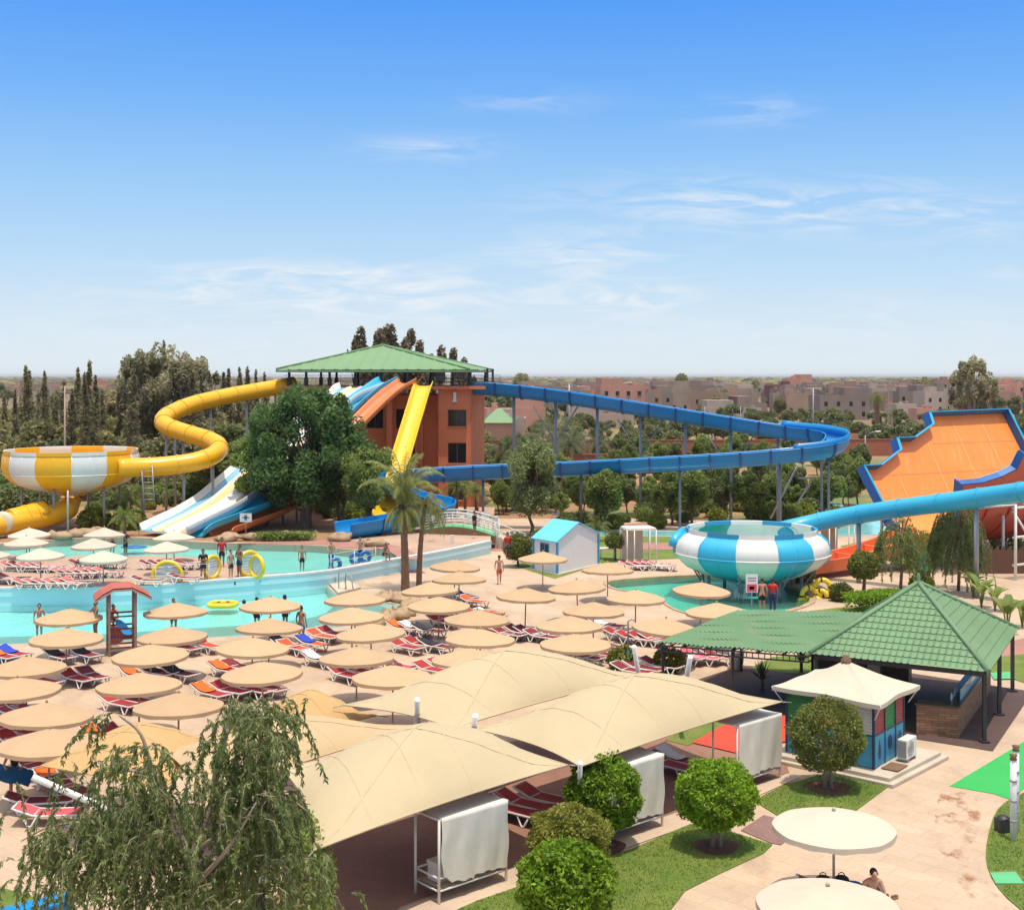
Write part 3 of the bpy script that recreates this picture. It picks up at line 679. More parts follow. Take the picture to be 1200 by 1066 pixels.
# multi lane racer: lanes separated by ridges
lanes = ['slide_grey', 'slide_white', 'slide_sky', 'slide_white', 'slide_cream', 'slide_lemon', 'slide_white', 'slide_orange', 'slide_cream', 'slide_white']
rw = 4.4; prof = [(-rw/2-.06, .55), (-rw/2+.02, .55)]; seg = ['slide_white']
NL = 4
for k in range(NL):
    a = -rw/2+rw*k/NL; b = -rw/2+rw*(k+1)/NL
    prof += [(a+.12, .05), (b-.12, .05)]; seg += ['slide_white', ['lane_orange', 'slide_white', 'lane_yellow', 'lane_blue'][k]]
    if k < NL-1: prof += [(b-.05, .22), (b+.05, .22)]; seg += ['slide_white', 'slide_white']
prof += [(rw/2-.02, .55), (rw/2+.06, .55), (rw/2+.02, -.1), (-rw/2-.02, -.1)]; seg += ['slide_white', 'slide_white', 'slide_white', 'slide_grey', 'slide_grey']
ml = sorted(set(seg)); idx = [ml.index(q) for q in seg]
slide('racer_slide', 'wide white racer slide with blue, yellow and orange lanes ending in the upper pool', [(424, 455, 114), (413, 460, 112.5), (392, 474, 111), (366, 495, 109), (335, 522, 106), (306, 548, 103), (282, 570, 100.2), (262, 587, 97.8), (240, 600.5, 95.5), (212, 614, 93.2), (186, 626.5, 91.2)], prof, ml, 0, post=8, mi=lambda i, j: idx[j % len(idx)])
# yellow enclosed tube and bowl
circ = lambda r, n=14: [(r*math.cos(2*PI*k/n), r*math.sin(2*PI*k/n)) for k in range(n)]
ytube, yp = slide('tube_slide', 'yellow enclosed tube slide zigzagging from the tower down to the yellow bowl', [(345, 450, 119), (335, 452, 118.5), (300, 458, 116.5), (262, 465, 114), (225, 474, 111), (201, 484, 108.5), (191, 492, 106.5), (197, 500, 105), (222, 508.5, 103.2), (246, 516, 101.8), (257, 524, 100.6), (249, 534, 99.2), (226, 541.5, 98), (190, 546, 97.3), (160, 547.5, 96.6), (132, 548.5, 95.6)], circ(.72), 'slide_yellow', 2.1, ground=.9, part='tube', grow=1.07)
for f in (.06, .16, .27, .40, .52, .60, .70, .78, .86, .95):
    p = yp[int(f*(len(yp)-1))]; b = MB(); b.tube([(p.x, p.y+.1, .9), (p.x, p.y+.1, p.z-.5)], .11, 8); b.build('support_post', 'grey_metal', ytube)
def ladder(a, b, w, m, name, label, cat='ladder'):
    a, b = V(a), V(b); s = V((w/2, 0, 0)); mb = MB()
    for q in (-1, 1): mb.tube([a+s*q, b+s*q], .05, 6)
    n = int((b-a).length/.4)
    for i in range(1, n): mb.tube([a+(b-a)*i/n-s, a+(b-a)*i/n+s], .035, 6)
    o = mb.build(name, m, None, tuple(a)); return tag(o, label, cat)
ladder(P(175, 592, 95.8), P(172, 545, 96.2), .8, 'grey_metal', 'ladder', 'tall pale metal ladder standing under the yellow tube slide')
def bowl(name, label, c, prof, cols, m_rim, n=12, a0=0., seam=None, inner=None):
    root = thing(name, label, 'slide bowl', (c[0], c[1], 0)); ns = n*4
    pal = [cols[0], cols[1]]; mb = MB()
    mb.lathe(prof, ns, c, lambda i, j: (j//4) % 2, True, False, a0); mb.build('bowl_shell', pal, root)
    ii = MB(); pin = [(max(r-.07, .05), z+.02) for r, z in prof][::-1]
    ii.lathe(pin, ns, c, lambda i, j: 1 if inner and (j//4) in inner[2] else 0, True, False, a0); ii.build('bowl_lining', [inner[0], inner[1]] if inner else pal, root)
    rt, zt = prof[-1]; rm = MB(); rm.lathe([(rt-.08, zt), (rt-.08, zt+.22), (rt+.06, zt+.24), (rt+.06, zt-.02)], ns, c, lambda i, j: (j//4) % 2, False, False, a0)
    rm.build('bowl_rim', m_rim, root)
    rb = MB()
    for k in range(2*n):
        a = a0+PI*k/n+0.0; pts = [(c[0]+(r+.0)*math.cos(a), c[1]+(r+.0)*math.sin(a), c[2]+z) for r, z in prof]
        rb.tube(pts, .045 if k % 2 == 0 else .02, 6, (k//2) % 2)
    rb.build('flange', pal, root)
    if seam:
        sm = MB()
        for r, z in seam: sm.torus((c[0], c[1], c[2]+z), r, .05, n=48, k=6, mi=lambda i: (i//4) % 2, rot=Matrix.Rotation(a0, 3, 'Z'))
        sm.build('seam_flange', pal, root)
    return root
YC = P(84, 440+.001, 98); YC.z = 0
yb = bowl('slide_bowl', 'yellow and white panelled slide bowl on posts at the end of the yellow tube', YC, [(.9, 3.35), (1.3, 3.62), (2.2, 3.75), (3.1, 3.95), (4.2, 4.36), (4.84, 4.98), (5.02, 5.6), (4.98, 6.2), (4.85, 6.62)], ('slide_yellow', 'slide_white'), ['slide_yellow', 'slide_white'], 12, rad(-41), [(4.93, 5.15)], ('slide_yellow', 'slide_white', (1, 3, 5, 7, 9)))
for a in range(6):
    q = YC+V((3.6*math.cos(a*PI/3+.5), 3.6*math.sin(a*PI/3+.5), 0)); b = MB(); b.tube([(q.x, q.y, .9), (q.x, q.y, 4.35)], .1, 8); b.build('support_post', 'grey_metal', yb)
b = MB(); q = P(79.5, 440, 91.5); b.tube([(q.x, q.y, .9), (q.x, q.y, 4.3)], .08, 8); b.build('support_post', 'grey_metal', yb)
outlet, op = slide('outlet_tube', 'yellow outlet tube dropping from under the yellow bowl towards the frame edge', [(*(YC+V((.1, 0, 3.3))),) + (0,), (*(YC+V((-.1, -.3, 2.7))),) + (0,), (*(P(78, 597, 96.3)),) + (0,), (*(P(60, 604, 94.8)),) + (0,), (*(P(35, 608, 93.2)),) + (0,), (*(P(4, 614, 91.6)),) + (0,), (*(P(-30, 620, 90)),) + (0,)], circ(.78), 'slide_yellow', 0, ground=.9, part='tube')
hood = MB(); hp = resample([P(52, 601, 94.3), P(8, 612, 92)], .25)
sweep(hood, hp, [(.86*math.cos(PI*k/10), .86*math.sin(PI*k/10)+.05) for k in range(11)]+[(-.78, 0), (.78, 0)], 0, True, True, True)
collars(hood, hp, [(.86*math.cos(PI*k/10), .86*math.sin(PI*k/10)+.05) for k in range(11)]+[(-.78, 0), (.78, 0)], .75, 1.1, .12)
hood.build('hood', 'slide_yellow', outlet)
e = MB(); e.ellipsoid(tuple(P(3, 612, 91.2)), (.8, .25, .8), 14, 8); e.build('end_cap', 'slide_cream', outlet)

# blue flume -----------------------------------------------------------------
bl = [(553, 462, 117.5), (580, 463.5, 117), (640, 470, 115.5), (720, 482, 113), (800, 495, 111), (870, 506.5, 109.3), (925, 515, 108), (960, 519, 106.2), (979, 524, 104.6), (979, 532, 103.2), (958, 538.5, 102.6), (910, 543.5, 102.6), (850, 548, 103), (760, 553, 103.6), (660, 558, 104.3), (580, 561, 104.6), (520, 564, 104.4), (480, 567, 104.2), (458, 571, 103.2), (456, 578, 101.8), (472, 587, 100.6), (496, 596, 99.8), (514, 600, 98.6), (519, 606, 97.2), (505, 613, 96), (475, 618.5, 94.6), (440, 625, 93), (415, 629, 91.8), (400, 632, 91)]
bprof = trough_prof(1.85, 1.05)
blue, bp = slide('flume_slide', 'long blue open flume with a hairpin bend, running from the tower back to the pool', bl, bprof, 'slide_blue', 2.4, 6, rib='slide_navy', grow=1.12, ground=0)
for i, p in enumerate(resample(bp, 4.0)):
    if p.z < 2.6 or i < 1: continue
    if p.y > 107.5:
        b = MB(); b.tube([(p.x-.0, p.y, 0), (p.x, p.y, p.z+.02)], .13, 8); b.box((p.x, p.y, .05), (.6, .6, .1))
        if i % 2 == 0 and i < 22:
            for d in (-1, 1): b.tube([(p.x+d*2.0, p.y, p.z-.35), (p.x, p.y, p.z-3.6)], .06, 6)
        b.build('support_post', 'steel_post', blue)
    elif i % 2 == 0 or p.x > 20:
        b = MB(); b.tube([(p.x, p.y, 0), (p.x, p.y, p.z+.02)], .11, 8); b.box((p.x, p.y, .05), (.5, .5, .1)); b.build('support_post', 'steel_post', blue)
for a, c in (((935, 545, 104), (903, 607, 106)), ((935, 560, 104), (950, 560, 104)), ((934, 590, 104), (950, 565, 104))):
    b = MB(); b.tube([P(*a), P(*c)], .08, 6); b.build('brace', 'grey_metal', blue)
oh = MB()                       # raised outer wall on the hairpin
hp = [p for p in bp if p.x > P(915, 520, 105).x and p.z > 5]
sweep(oh, hp, [(-.86, .8), (-.80, .8), (-.86, 1.5), (-.92, 1.5)], 0, True, True, True); oh.build('splash_wall', 'slide_blue', blue)
# blue-and-white bowl --------------------------------------------------------
BC = V((880.5-600, 0, 0)); BC = V((280.5*75/F, 75, 0))
bb = bowl('slide_bowl', 'sky blue and white panelled slide bowl standing over the splash pool', BC, [(.95, .4), (1.35, .62), (2.2, .78), (3.0, 1.0), (3.9, 1.45), (4.42, 1.95), (4.55, 2.3), (4.5, 2.65), (4.36, 2.95), (4.02, 3.24), (3.74, 3.36)], ('slide_white', 'slide_sky'), ['slide_white', 'hut_blue'], 12, rad(-111), [(4.56, 2.2)], ('slide_mint', 'slide_teal', (7,)))
for a in range(8):
    q = BC+V((2.9*math.cos(a*PI/4+.4), 2.9*math.sin(a*PI/4+.4), 0)); b = MB(); b.tube([(q.x, q.y, -.4), (q.x, q.y, 1.0)], .1, 8)
    q2 = BC+V((3.7*math.cos(a*PI/4+.4), 3.7*math.sin(a*PI/4+.4), 1.35)); b.tube([(q.x, q.y, .15), q2], .05, 6); b.build('support_post', 'steel_post', bb)
b = MB(); b.lathe([(.95, .36), (.8, .1), (.8, -.3)], 20, tuple(BC)); b.build('outlet', 'slide_sky', bb)
b = MB(); b.tube([P(800, 624, 76), P(791, 634, 74.6), P(790, 640, 74.6)], .35, 10); b.build('inlet_cap', 'slide_sky', bb)
stube, sp = slide('tube_slide', 'sky blue enclosed tube slide rising to the right from the blue and white bowl', [(916, 621.5, 78.2), (940, 616, 78.6), (980, 607, 78), (1040, 597.5, 76), (1120, 587, 73), (1200, 576, 69.7), (1260, 568, 67), (1320, 560, 64.5)], circ(.56), 'slide_sky', 2.55, ground=0, part='tube', grow=1.08)
for x in (1010, 1141, 1230):
    q = P(x, 600, 75.5 if x < 1100 else 71.6 if x < 1200 else 68); q = min(sp, key=lambda p: abs(600+p.x*F/p.y-x)); b = MB(); b.tube([(q.x, q.y, 0), (q.x, q.y, q.z-.4)], .14, 10); b.build('support_post', 'grey_metal', stube)
# thin falls of water under the bowl
wf = MB(); rs = random.Random(3)
for k in range(46):
    x = rs.uniform(862, 878)+rs.gauss(0, 3); p = P(x, 684+rs.uniform(0, 6), 72.4); wf.tube([p, p+V((rs.gauss(0, .03)-.1, -.1, -.3)), V((p.x-.15, p.y-.25, -.08))], .014, 4)
tag(wf.build('falling_water', 'white_plastic'), 'thin white streams of water falling from under the blue and white bowl', 'water jet', None, 'stuff')

# orange half-pipe -----------------------------------------------------------
ax = V((.87, .5, 0)).normalized(); cx_ = V((-.5, .87, 0)).normalized(); q0 = V((25.7, 83.6, 1.55)); ar = 4.0; th = rad(60)
hpipe = thing('half_pipe_slide', 'huge orange half pipe slide with stepped blue edged back wing', 'water slide', (q0.x, q0.y, 0))
def U(t, s, z): return q0+ax*t+cx_*s+V((0, 0, z))
nb_ = (cx_*-math.sin(th)+V((0, 0, math.cos(th)))).normalized(); pb = U(0, ar*math.sin(th), ar*(1-math.cos(th)))   # plane of the back wing
def on_back(x, y): return RP(x, y, pb, nb_)
wing = [on_back(*q) for q in ((1006, 550), (1026, 549), (1049, 531), (1045, 517.5), (1066, 516.5), (1087, 501), (1083, 487.5), (1175, 483.6), (1199, 531))]
def tpar(p): return (p-q0).dot(ax)
tl = tpar(wing[0])+.35; trt = tpar(wing[-1])+.5
botl = pb+ax*tl; botr = pb+ax*trt
poly = wing+[botr, botl]; off = nb_*-.12; mb = MB(); n = len(poly)
mb.add(poly, [tuple(range(n))]); mb.add([p+off for p in poly], [tuple(range(n))[::-1]])
arc = [(ar*math.sin(a), ar*(1-math.cos(a))) for a in np.linspace(th, -th, 22)]
arcr = [[U(t_, s, z) for s, z in arc] for t_ in np.linspace(tl, trt, 14)]
mb.rings(arcr, 0, True, False); ob = MB()
outr = [[U(t_, s*1.03, z*1.0-.12*math.cos(a)) for (s, z), a in zip(arc, np.linspace(th, -th, 22))] for t_ in np.linspace(tl, trt, 14)]
# near wing
nn_ = (cx_*math.sin(th)+V((0, 0, math.cos(th)))).normalized(); pn = U(0, -ar*math.sin(th), ar*(1-math.cos(th)))
near = [RP(x, y, pn, nn_) for x, y in ((1127, 567), (1150, 565), (1172, 558), (1190, 549), (1199, 531))]
np_ = near+[pn+ax*trt, pn+ax*tl]
mb.add(np_, [tuple(range(len(np_)))])
mb.build('riding_surface', 'ramp_orange', hpipe)
ob.rings(outr, 0, True, False); ob.add([p-nn_*.12 for p in np_], [tuple(range(len(np_)))[::-1]])
for t_ in np.linspace(tl, trt, 9):
    ob.tube([U(t_, s*1.02, z-.14) for s, z in arc], .09, 6); ob.tube([pn+ax*t_-nn_*.15, pn+ax*t_+(cx_*-math.cos(th)+V((0, 0, math.sin(th))))*min(2.6, max(.5, (near[1]-pn).length-3))-nn_*.15], .08, 6)
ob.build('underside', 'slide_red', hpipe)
ed = MB()
def rail(pts, nrm, h=.62, t=.14, mb=ed):
    for a, b in zip(pts, pts[1:]):
        d = (b-a).normalized(); w = d.cross(nrm)
        mb.hexa([q+nrm*z+w*s for q, sg in ((a-d*.06, 0), (b+d*.06, 0)) for z, s in ((-.1, -t/2), (-.1, t/2), (h, t/2), (h, -t/2))])
rail([botl]+wing[:-1]+[wing[-1]], nb_)
ed.build('edge_wall', 'panel_edge', hpipe); ed.__init__()
rail(near, nn_, .34)
l_arc = [U(tl-.02, s, z) for s, z in arc]
for i in range(len(l_arc)-1):
    s0 = arc[i]; a = np.linspace(th, -th, 22)[i]; nrm = (cx_*-math.sin(a)+V((0, 0, math.cos(a)))).normalized()
    if i < 7 or i > 13: rail([l_arc[i], l_arc[i+1]], nrm, .55)
    if i == 7: ed.build('edge_wall', 'panel_edge', hpipe); ed.__init__()
rail([l_arc[-1], near[0]], nn_, .6)
ed.build('edge_wall', 'panel_edge', hpipe)

for l, nrm, hh in (([botl]+wing, nb_, .645), (near, nn_, .365)):
    tp = MB()
    for a, b in zip(l, l[1:]): tp.bar(a+nrm*hh, b+nrm*hh, .2, .05)
    tp.build('edge_cap', 'slide_sky', hpipe)
sm_ = MB()
for x in (.18, .42, .62, .80):
    t_ = tl+(trt-tl)*x; top = max((RP(1120, 486, pb, nb_)-pb).dot(cx_*math.cos(th)+V((0, 0, math.sin(th)))), 3); up = (cx_*math.cos(th)+V((0, 0, math.sin(th))))
    hh = {.18: 2.2, .42: 4.6, .62: 6.3, .80: 6.3}[x]; sm_.bar(pb+ax*t_+nb_*.012, pb+ax*t_+up*hh+nb_*.012, .09, .02)
for h_, f0, f1 in ((2.3, .05, .95), (4.6, .45, .95)):
    up = (cx_*math.cos(th)+V((0, 0, math.sin(th)))); sm_.bar(pb+ax*(tl+(trt-tl)*f0)+up*h_+nb_*.014, pb+ax*(tl+(trt-tl)*f1)+up*h_+nb_*.014, .02, .07)
sm_.build('seam', 'ramp_seam', hpipe)
fs = MB()
for t_ in np.linspace(tl+.6, trt-.4, 6):
    a = pn+ax*t_-nn_*.2; a0 = V((a.x-cx_.x*3.6, a.y-cx_.y*3.6, 0)); fs.tube([a0, V((a0.x, a0.y, 4.6)), a+V((0, 0, .6))], .1, 8)
    c = pb+ax*t_-nb_*.25; k_ = MB(); k_.tube([V((c.x, c.y, 0)), c], .1, 8); k_.build('support_post', 'white_paint', hpipe); k_ = MB(); k_.tube([V((a.x, a.y, 0)), a], .1, 8); k_.build('support_post', 'white_paint', hpipe)
k0 = [pn+ax*t_ for t_ in (tl+.6, trt-.4)]
for z in (.9, 2.6, 4.4): fs.tube([V((p.x-cx_.x*3.6, p.y-cx_.y*3.6, z)) for p in k0], .08, 6)
tt_ = list(np.linspace(tl+.6, trt-.4, 6))
for i in range(5):
    a, c = [pn+ax*t_ for t_ in tt_[i:i+2]]; a, c = V((a.x-cx_.x*3.6, a.y-cx_.y*3.6, .4)), V((c.x-cx_.x*3.6, c.y-cx_.y*3.6, 4.2)); fs.tube([a, c] if i % 2 else [V((a.x, a.y, 4.2)), V((c.x, c.y, .4))], .07, 6)
fs.build('support_frame', 'white_paint', hpipe)
ch_pts = [U(tl+1.2, 0, .05), U(tl-1, 0, -.1), U(tl-3, .1, -.55), U(tl-5.5, .2, -.95), U(tl-8, .2, -1.15), U(tl-10, .2, -1.2)]
cpz = resample(catmull(ch_pts, 6), .4); cm = MB(); sweep(cm, cpz, [(-1.3, .75), (-1.1, .75), (-1.0, .1), (1.0, .1), (1.1, .75), (1.3, .75), (1.25, 0), (-1.25, 0)], 0, False); collars(cm, cpz, [(-1.32, .6), (1.32, .6), (1.27, 0), (-1.27, 0)], 2.4, 1.04, .12, 0, False)
cm.build('run_out_chute', 'slide_orange', hpipe)
# ---------------------------------------------------------------- parasols
def parasol_proto(name, label, canvas, Rr=1.45, apex=2.2, rim=1.76, drop=.13, ns=40, ribs=8, group=None):
    t = thing(name, label, 'parasol', group=group); b = MB()
    def ring(f, dz=0):
        out = []
        for k in range(ns):
            a = 2*PI*k/ns; ph = (a*ribs/(2*PI)) % 1; sag = math.sin(PI*ph)
            r = Rr*f*(1-.022*sag*f); z = rim+(apex-rim)*(1-f)**.96-.018*sag*math.sin(PI*min(1, f))+dz
            out.append((r*math.cos(a), r*math.sin(a), z))
        return out
    top = [ring(f) for f in (.02, .12, .3, .5, .75, .97, 1)]
    sk = [[(x*1.003, y*1.003, z-drop*(.9+.1*math.sin(k*PI/2))) for k, (x, y, z) in enumerate(top[-1])]]
    inn = [[(x*.992, y*.992, z) for x, y, z in sk[0]]]+[ring(f*.985, -.03) for f in (1, .75, .5, .3, .12, .02)]
    b.rings(top+sk+inn, 0, False, True, False)
    for p in b.f: pass
    b.build('canopy', canvas, t, world=False)
    b = MB(); b.tube([(0, 0, .08), (0, 0, apex-.02)], .032, 10); b.build('pole', 'wood_post' if canvas == 'beige_canvas' else 'grey_metal', t, world=False)
    b = MB(); b.lathe([(.02, apex-.01), (.05, apex+.01), (.03, apex+.07), (.005, apex+.09)], 10); b.build('finial', canvas, t, world=False)
    b = MB(); b.lathe([(.3, 0), (.3, .07), (.07, .10), (.05, .22), (.01, .22)], 20); b.build('base', 'concrete', t, world=False)
    b = MB()
    for k in range(ribs):
        a = 2*PI*k/ribs; b.tube([(.03*math.cos(a), .03*math.sin(a), apex-.1), (Rr*.97*math.cos(a), Rr*.97*math.sin(a), rim-.05)], .012, 5)
        b.tube([(.03*math.cos(a), .03*math.sin(a), rim-.25), (Rr*.5*math.cos(a), Rr*.5*math.sin(a), (rim+apex)/2-.09)], .010, 5)
    b.build('rib_frame', 'wood_post', t, world=False)
    return t
pb_ = parasol_proto('beach_parasol', 'x', 'beige_canvas', group='beige parasols on the paved beach')
pw_ = parasol_proto('deck_parasol', 'x', 'white_canvas', 1.30, 1.95, 1.48, group='pale parasols on the pool terrace')
pf_ = parasol_proto('round_parasol', 'x', 'white_canvas', 1.44, 2.2, 1.80, .14, 48, group='large cream parasols beside the path')
BEIGE = [
 (81, 712, 'beige parasol in the water edge row, directly left of the red roofed lifeguard stand'),
 (206, 705.5, 'beige parasol in the water edge row, directly right of the red roofed lifeguard stand'),
 (317, 698.6, 'beige parasol in the water edge row, right of the yellow raft'),
 (416, 692.4, 'beige parasol standing at the end of the pool by the rocky edge'),
 (77, 736, 'beige parasol second from the water, left of the lifeguard stand'),
 (203, 732.6, 'beige parasol second from the water, right of the lifeguard stand'),
 (314.7, 723, 'beige parasol second from the water, above a blue towelled lounger'),
 (412.8, 711, 'beige parasol second from the water beside the rock basin'),
 (31, 768, 'beige parasol third from the water, the one at the far left edge'),
 (177, 754, 'beige parasol third from the water, just in front of the lifeguard stand'),
 (294.4, 746, 'beige parasol third from the water, with a seam facing the camera'),
 (436.4, 730, 'beige parasol third from the water, right of the blue towel'),
 (21, 793, 'beige parasol fourth from the water, cut by the left picture edge'),
 (163, 788.4, 'beige parasol fourth from the water over a lone bright red lounger'),
 (308.8, 775, 'beige parasol fourth from the water over an orange towelled lounger row'),
 (417.8, 757, 'beige parasol fourth from the water behind the tip of the cream sail'),
 (50.7, 823, 'beige parasol fifth from the water on the left, behind the drooping twigs'),
 (209, 812, 'beige parasol fifth from the water, touched by the weeping tree top'),
 (460, 780, 'beige parasol partly covered by the left tip of the cream sail'),
 (56.6, 854, 'beige parasol nearest the camera at far left, above the blue cloth'),
 (532, 654.6, 'beige parasol farthest from the camera, below the footbridge'),
 (538, 669, 'beige parasol second below the footbridge, beside the walking man'),
 (505, 681.7, 'beige parasol right of the palm trunks with a red lounger at its side'),
 (514, 699, 'beige parasol right of the rock basin with a long visible pole'),
 (558.5, 714.6, 'beige parasol over the end of the row with the sunbathing person'),
 (562, 736, 'beige parasol with red loungers at its right side, above the olive one'),
 (550, 758.5, 'shaded olive looking parasol behind the top edge of the cream sail'),
 (615, 688.4, 'beige parasol on a tall bare pole with four red loungers below'),
 (636, 646, 'small beige parasol in front of the blue roofed hut window'),
 (677.5, 679, 'beige parasol below the white gable wall of the hut'),
 (712, 658.5, 'beige parasol between the hut and the splash pool'),
 (744.4, 690, 'beige parasol at the lower rim of the splash pool'),
 (695, 704, 'beige parasol second from the splash pool, with a white lounger behind'),
 (820.5, 681.4, 'beige parasol standing against the splash pool left of the bowl'),
 (840.7, 705, 'beige parasol half hidden behind the flat green roof below the bowl'),
 (776.5, 722.7, 'beige parasol whose right edge meets the flat green roof'),
 (667.4, 721, 'beige parasol above the nearest central parasol, left of a round shadow'),
 (673.8, 741.4, 'beige parasol nearest the cream sail ridge, with white loungers below')]
for x, y, l in BEIGE:
    Y = F*(H-2.2)/(y-HY); o = use(pb_, FIRST, ((x-600)*Y/F, Y, 0), rng.uniform(0, 6), l, None, rng.uniform(.985, 1.015)); o.rotation_euler.x = rng.gauss(0, .022); o.rotation_euler.y = rng.gauss(0, .022)
WHITE = [(34.6, 618, 'pale parasol at the back left of the terrace, behind another'), (31, 627.5, 'pale parasol second at the back left of the terrace'),
 (121.6, 618, 'pale parasol standing at the far pool shore below the yellow bowl'), (110, 630, 'pale parasol in the upper pool beside two bathers'),
 (48, 641.6, 'pale parasol over the loungers at the left of the terrace'), (121, 644.6, 'pale parasol nearest the lifeguard stand on the terrace'),
 (-15, 642, 'pale parasol cut by the left picture edge on the terrace'), (204, 621.5, 'pale parasol at the foot of the racer slide'), (195.5, 634, 'pale parasol above the yellow arch on the terrace')]
for x, y, l in WHITE:
    Y = F*(H-TZ-1.95)/(y-HY); o = use(pw_, FIRST, ((x-600)*Y/F, Y, TZ), rng.uniform(0, 6), l); o.rotation_euler.x = rng.gauss(0, .02); o.rotation_euler.y = rng.gauss(0, .02)
for x, y, l in ((977, 949, 'large cream parasol over the red lounger and seated man'), (970, 1037, 'large cream parasol at the lower frame edge, in front of the seated man')):
    Y = F*(H-2.2)/(y-HY); use(pf_, FIRST, ((x-600)*Y/F, Y, 0), 1.0+x*.01, l)

# ---------------------------------------------------------------- sun loungers
def lounger_proto(m, label):
    t = thing('sun_lounger', label, 'sun lounger', group='sun loungers'); W2 = .31
    b = MB(); 
    for s in (-1, 1):
        b.tube([(-.98, s*W2, .53), (-.88, s*W2, .49), (-.42, s*W2, .33), (-.2, s*W2, .31), (.80, s*W2, .33), (.93, s*W2, .36)], .032, 8)
    b.tube([(-.98, -W2, .53), (-.98, W2, .53)], .03, 8); b.tube([(.93, -W2, .36), (.93, W2, .36)], .03, 8); b.tube([(-.4, -W2, .32), (-.4, W2, .32)], .025, 6)
    b.build('frame', 'white_plastic', t, world=False)
    for x in (-.50, .58):
        for s in (-1, 1):
            b = MB(); b.tube([(x-.2, s*W2, .31), (x-.06, s*W2*1.04, .05), (x, s*W2*1.05, .02), (x+.06, s*W2*1.04, .05), (x+.2, s*W2, .32)], [.028, .03, .036, .03, .028], 8); b.build('leg', 'white_plastic', t, world=False)
    def pad(pts, name):
        b = MB(); n = len(pts); b.rings([[(x, y, z-.035*math.cos(y/W2*PI/2)) for x, z in pts] for y in np.linspace(-W2+.02, W2-.02, 5)], 0, True, False)
        b.rings([[(x, y, z-.03-.035*math.cos(y/W2*PI/2)) for x, z in pts] for y in np.linspace(-W2+.02, W2-.02, 5)][::-1], 0, True, False); b.build(name, m, t, world=False)
    pad([(-.38, .345), (0, .335), (.4, .338), (.91, .385)], 'seat'); pad([(-.97, .56), (-.7, .465), (-.40, .355)], 'backrest')
    return t
LP = {k: lounger_proto('sling_'+k, 'x') for k in ('red', 'maroon', 'orange_red', 'pink', 'faded_red')}
COLN = {'red': 'red', 'maroon': 'dark red', 'orange_red': 'orange red', 'pink': 'pink', 'faded_red': 'faded red'}
ORD = ['first', 'second', 'third', 'fourth', 'fifth', 'sixth', 'seventh', 'eighth']
def towel(p, rz, m, label, part=None, ln=.75):
    b = MB(); ca, sa = math.cos(rz), math.sin(rz); pts = []
    for x, z in ((-1.02, .45), (-1.0, .58), (-.7, .49), (-.42, .385), (-.42+ln*.5, .372)):
        pts.append([(p.x+x*ca-y*sa, p.y+x*sa+y*ca, p.z+z-.03*math.cos(y/.31*PI/2)+.012) for y in np.linspace(-.27, .27, 5)])
    b.rings(pts, 0, True, False); b.rings([[(x, y, z-.012) for x, y, z in r] for r in pts][::-1], 0, True, False)
    o = b.build('towel', m, None, tuple(p)); return tag(o, label, 'towel')
def loungers(where, items, z=0., rz=-.70, col='red'):
    """items: pixel x, y of each seat, optional colour and towel; named from left to right"""
    items = sorted(items, key=lambda q: q[0]); n = len(items)
    for i, q in enumerate(items):
        c = q[2] if len(q) > 2 and q[2] else col; p = G(q[0], q[1], z+.35); p.z = z; a = rz+rng.uniform(-.12, .12)
        lab = f"{COLN[c]} lounger, " + (f"{ORD[i]} of {('two','three','four','five','six','seven','eight')[n-2]} from left, " if n > 1 else '') + where
        use(LP[c], FIRST, tuple(p), a, lab)
        if len(q) > 3 and q[3]: towel(p, a, 'towel_'+q[3], f"{q[3]} towel on the {ORD[i]} lounger {where}" if n > 1 else f"{q[3]} towel on the lounger {where}")
loungers('under the left pale terrace parasol', [(17, 662), (27, 662), (39, 663), (50, 663), (58, 662)], TZ, -.2, 'faded_red')
loungers('at the left end of the terrace', [(3, 677), (15, 676)], TZ, -.2, 'faded_red')
loungers('in the front terrace row', [(36, 682), (48, 682), (59, 681.5), (70, 682), (81, 682), (92, 681)], TZ, -.2, 'faded_red')
loungers('in the middle terrace row', [(79, 670), (89, 670), (99, 670), (109, 669.5), (119, 669), (128, 669)], TZ, -.2, 'faded_red')
loungers('under the pale parasol nearest the guard stand', [(98, 659.5), (109, 659), (121, 659.5), (132, 659)], TZ, -.2, 'maroon')
loungers('behind the yellow arch', [(181, 660), (191, 660), (201, 660), (211, 660), (221, 659.5)], TZ, -.2, 'maroon')
loungers('beside the yellow arch', [(174, 679), (217, 676)], TZ, -.2, 'maroon')
loungers('at the water edge by the left picture edge', [(3, 767, None, 'orange'), (17, 764, None, 'blue')])
loungers('just left of the lifeguard stand', [(70, 767, 'maroon', 'dark'), (101, 765, 'maroon', 'dark')])
loungers('in front of the third left parasol row', [(51, 796), (91, 793), (109, 790, 'maroon')])
loungers('below the fourth left parasol', [(7, 829), (24, 827)])
loungers('under the fourth row parasol beside the twigs', [(142, 822), (158, 818, 'maroon')])
loungers('between the two nearest left parasols', [(7, 858, 'orange_red'), (33, 856), (20, 866)])
loungers('behind the weeping tree top', [(121, 861, None, 'orange'), (141, 860)])
loungers('right of the lifeguard stand', [(217, 757), (243, 754.5, 'orange_red')])
loungers('in the round shadow before the lifeguard stand', [(159, 789, None, 'orange'), (185, 786, None, 'dark'), (211, 787, 'maroon', 'dark')])
loungers('behind the orange towelled row', [(267, 783, None, 'orange'), (283, 780, 'maroon')])
loungers('in the row beside the weeping tree', [(248, 810, None, 'orange'), (271, 807), (298, 806), (315, 804, 'maroon')])
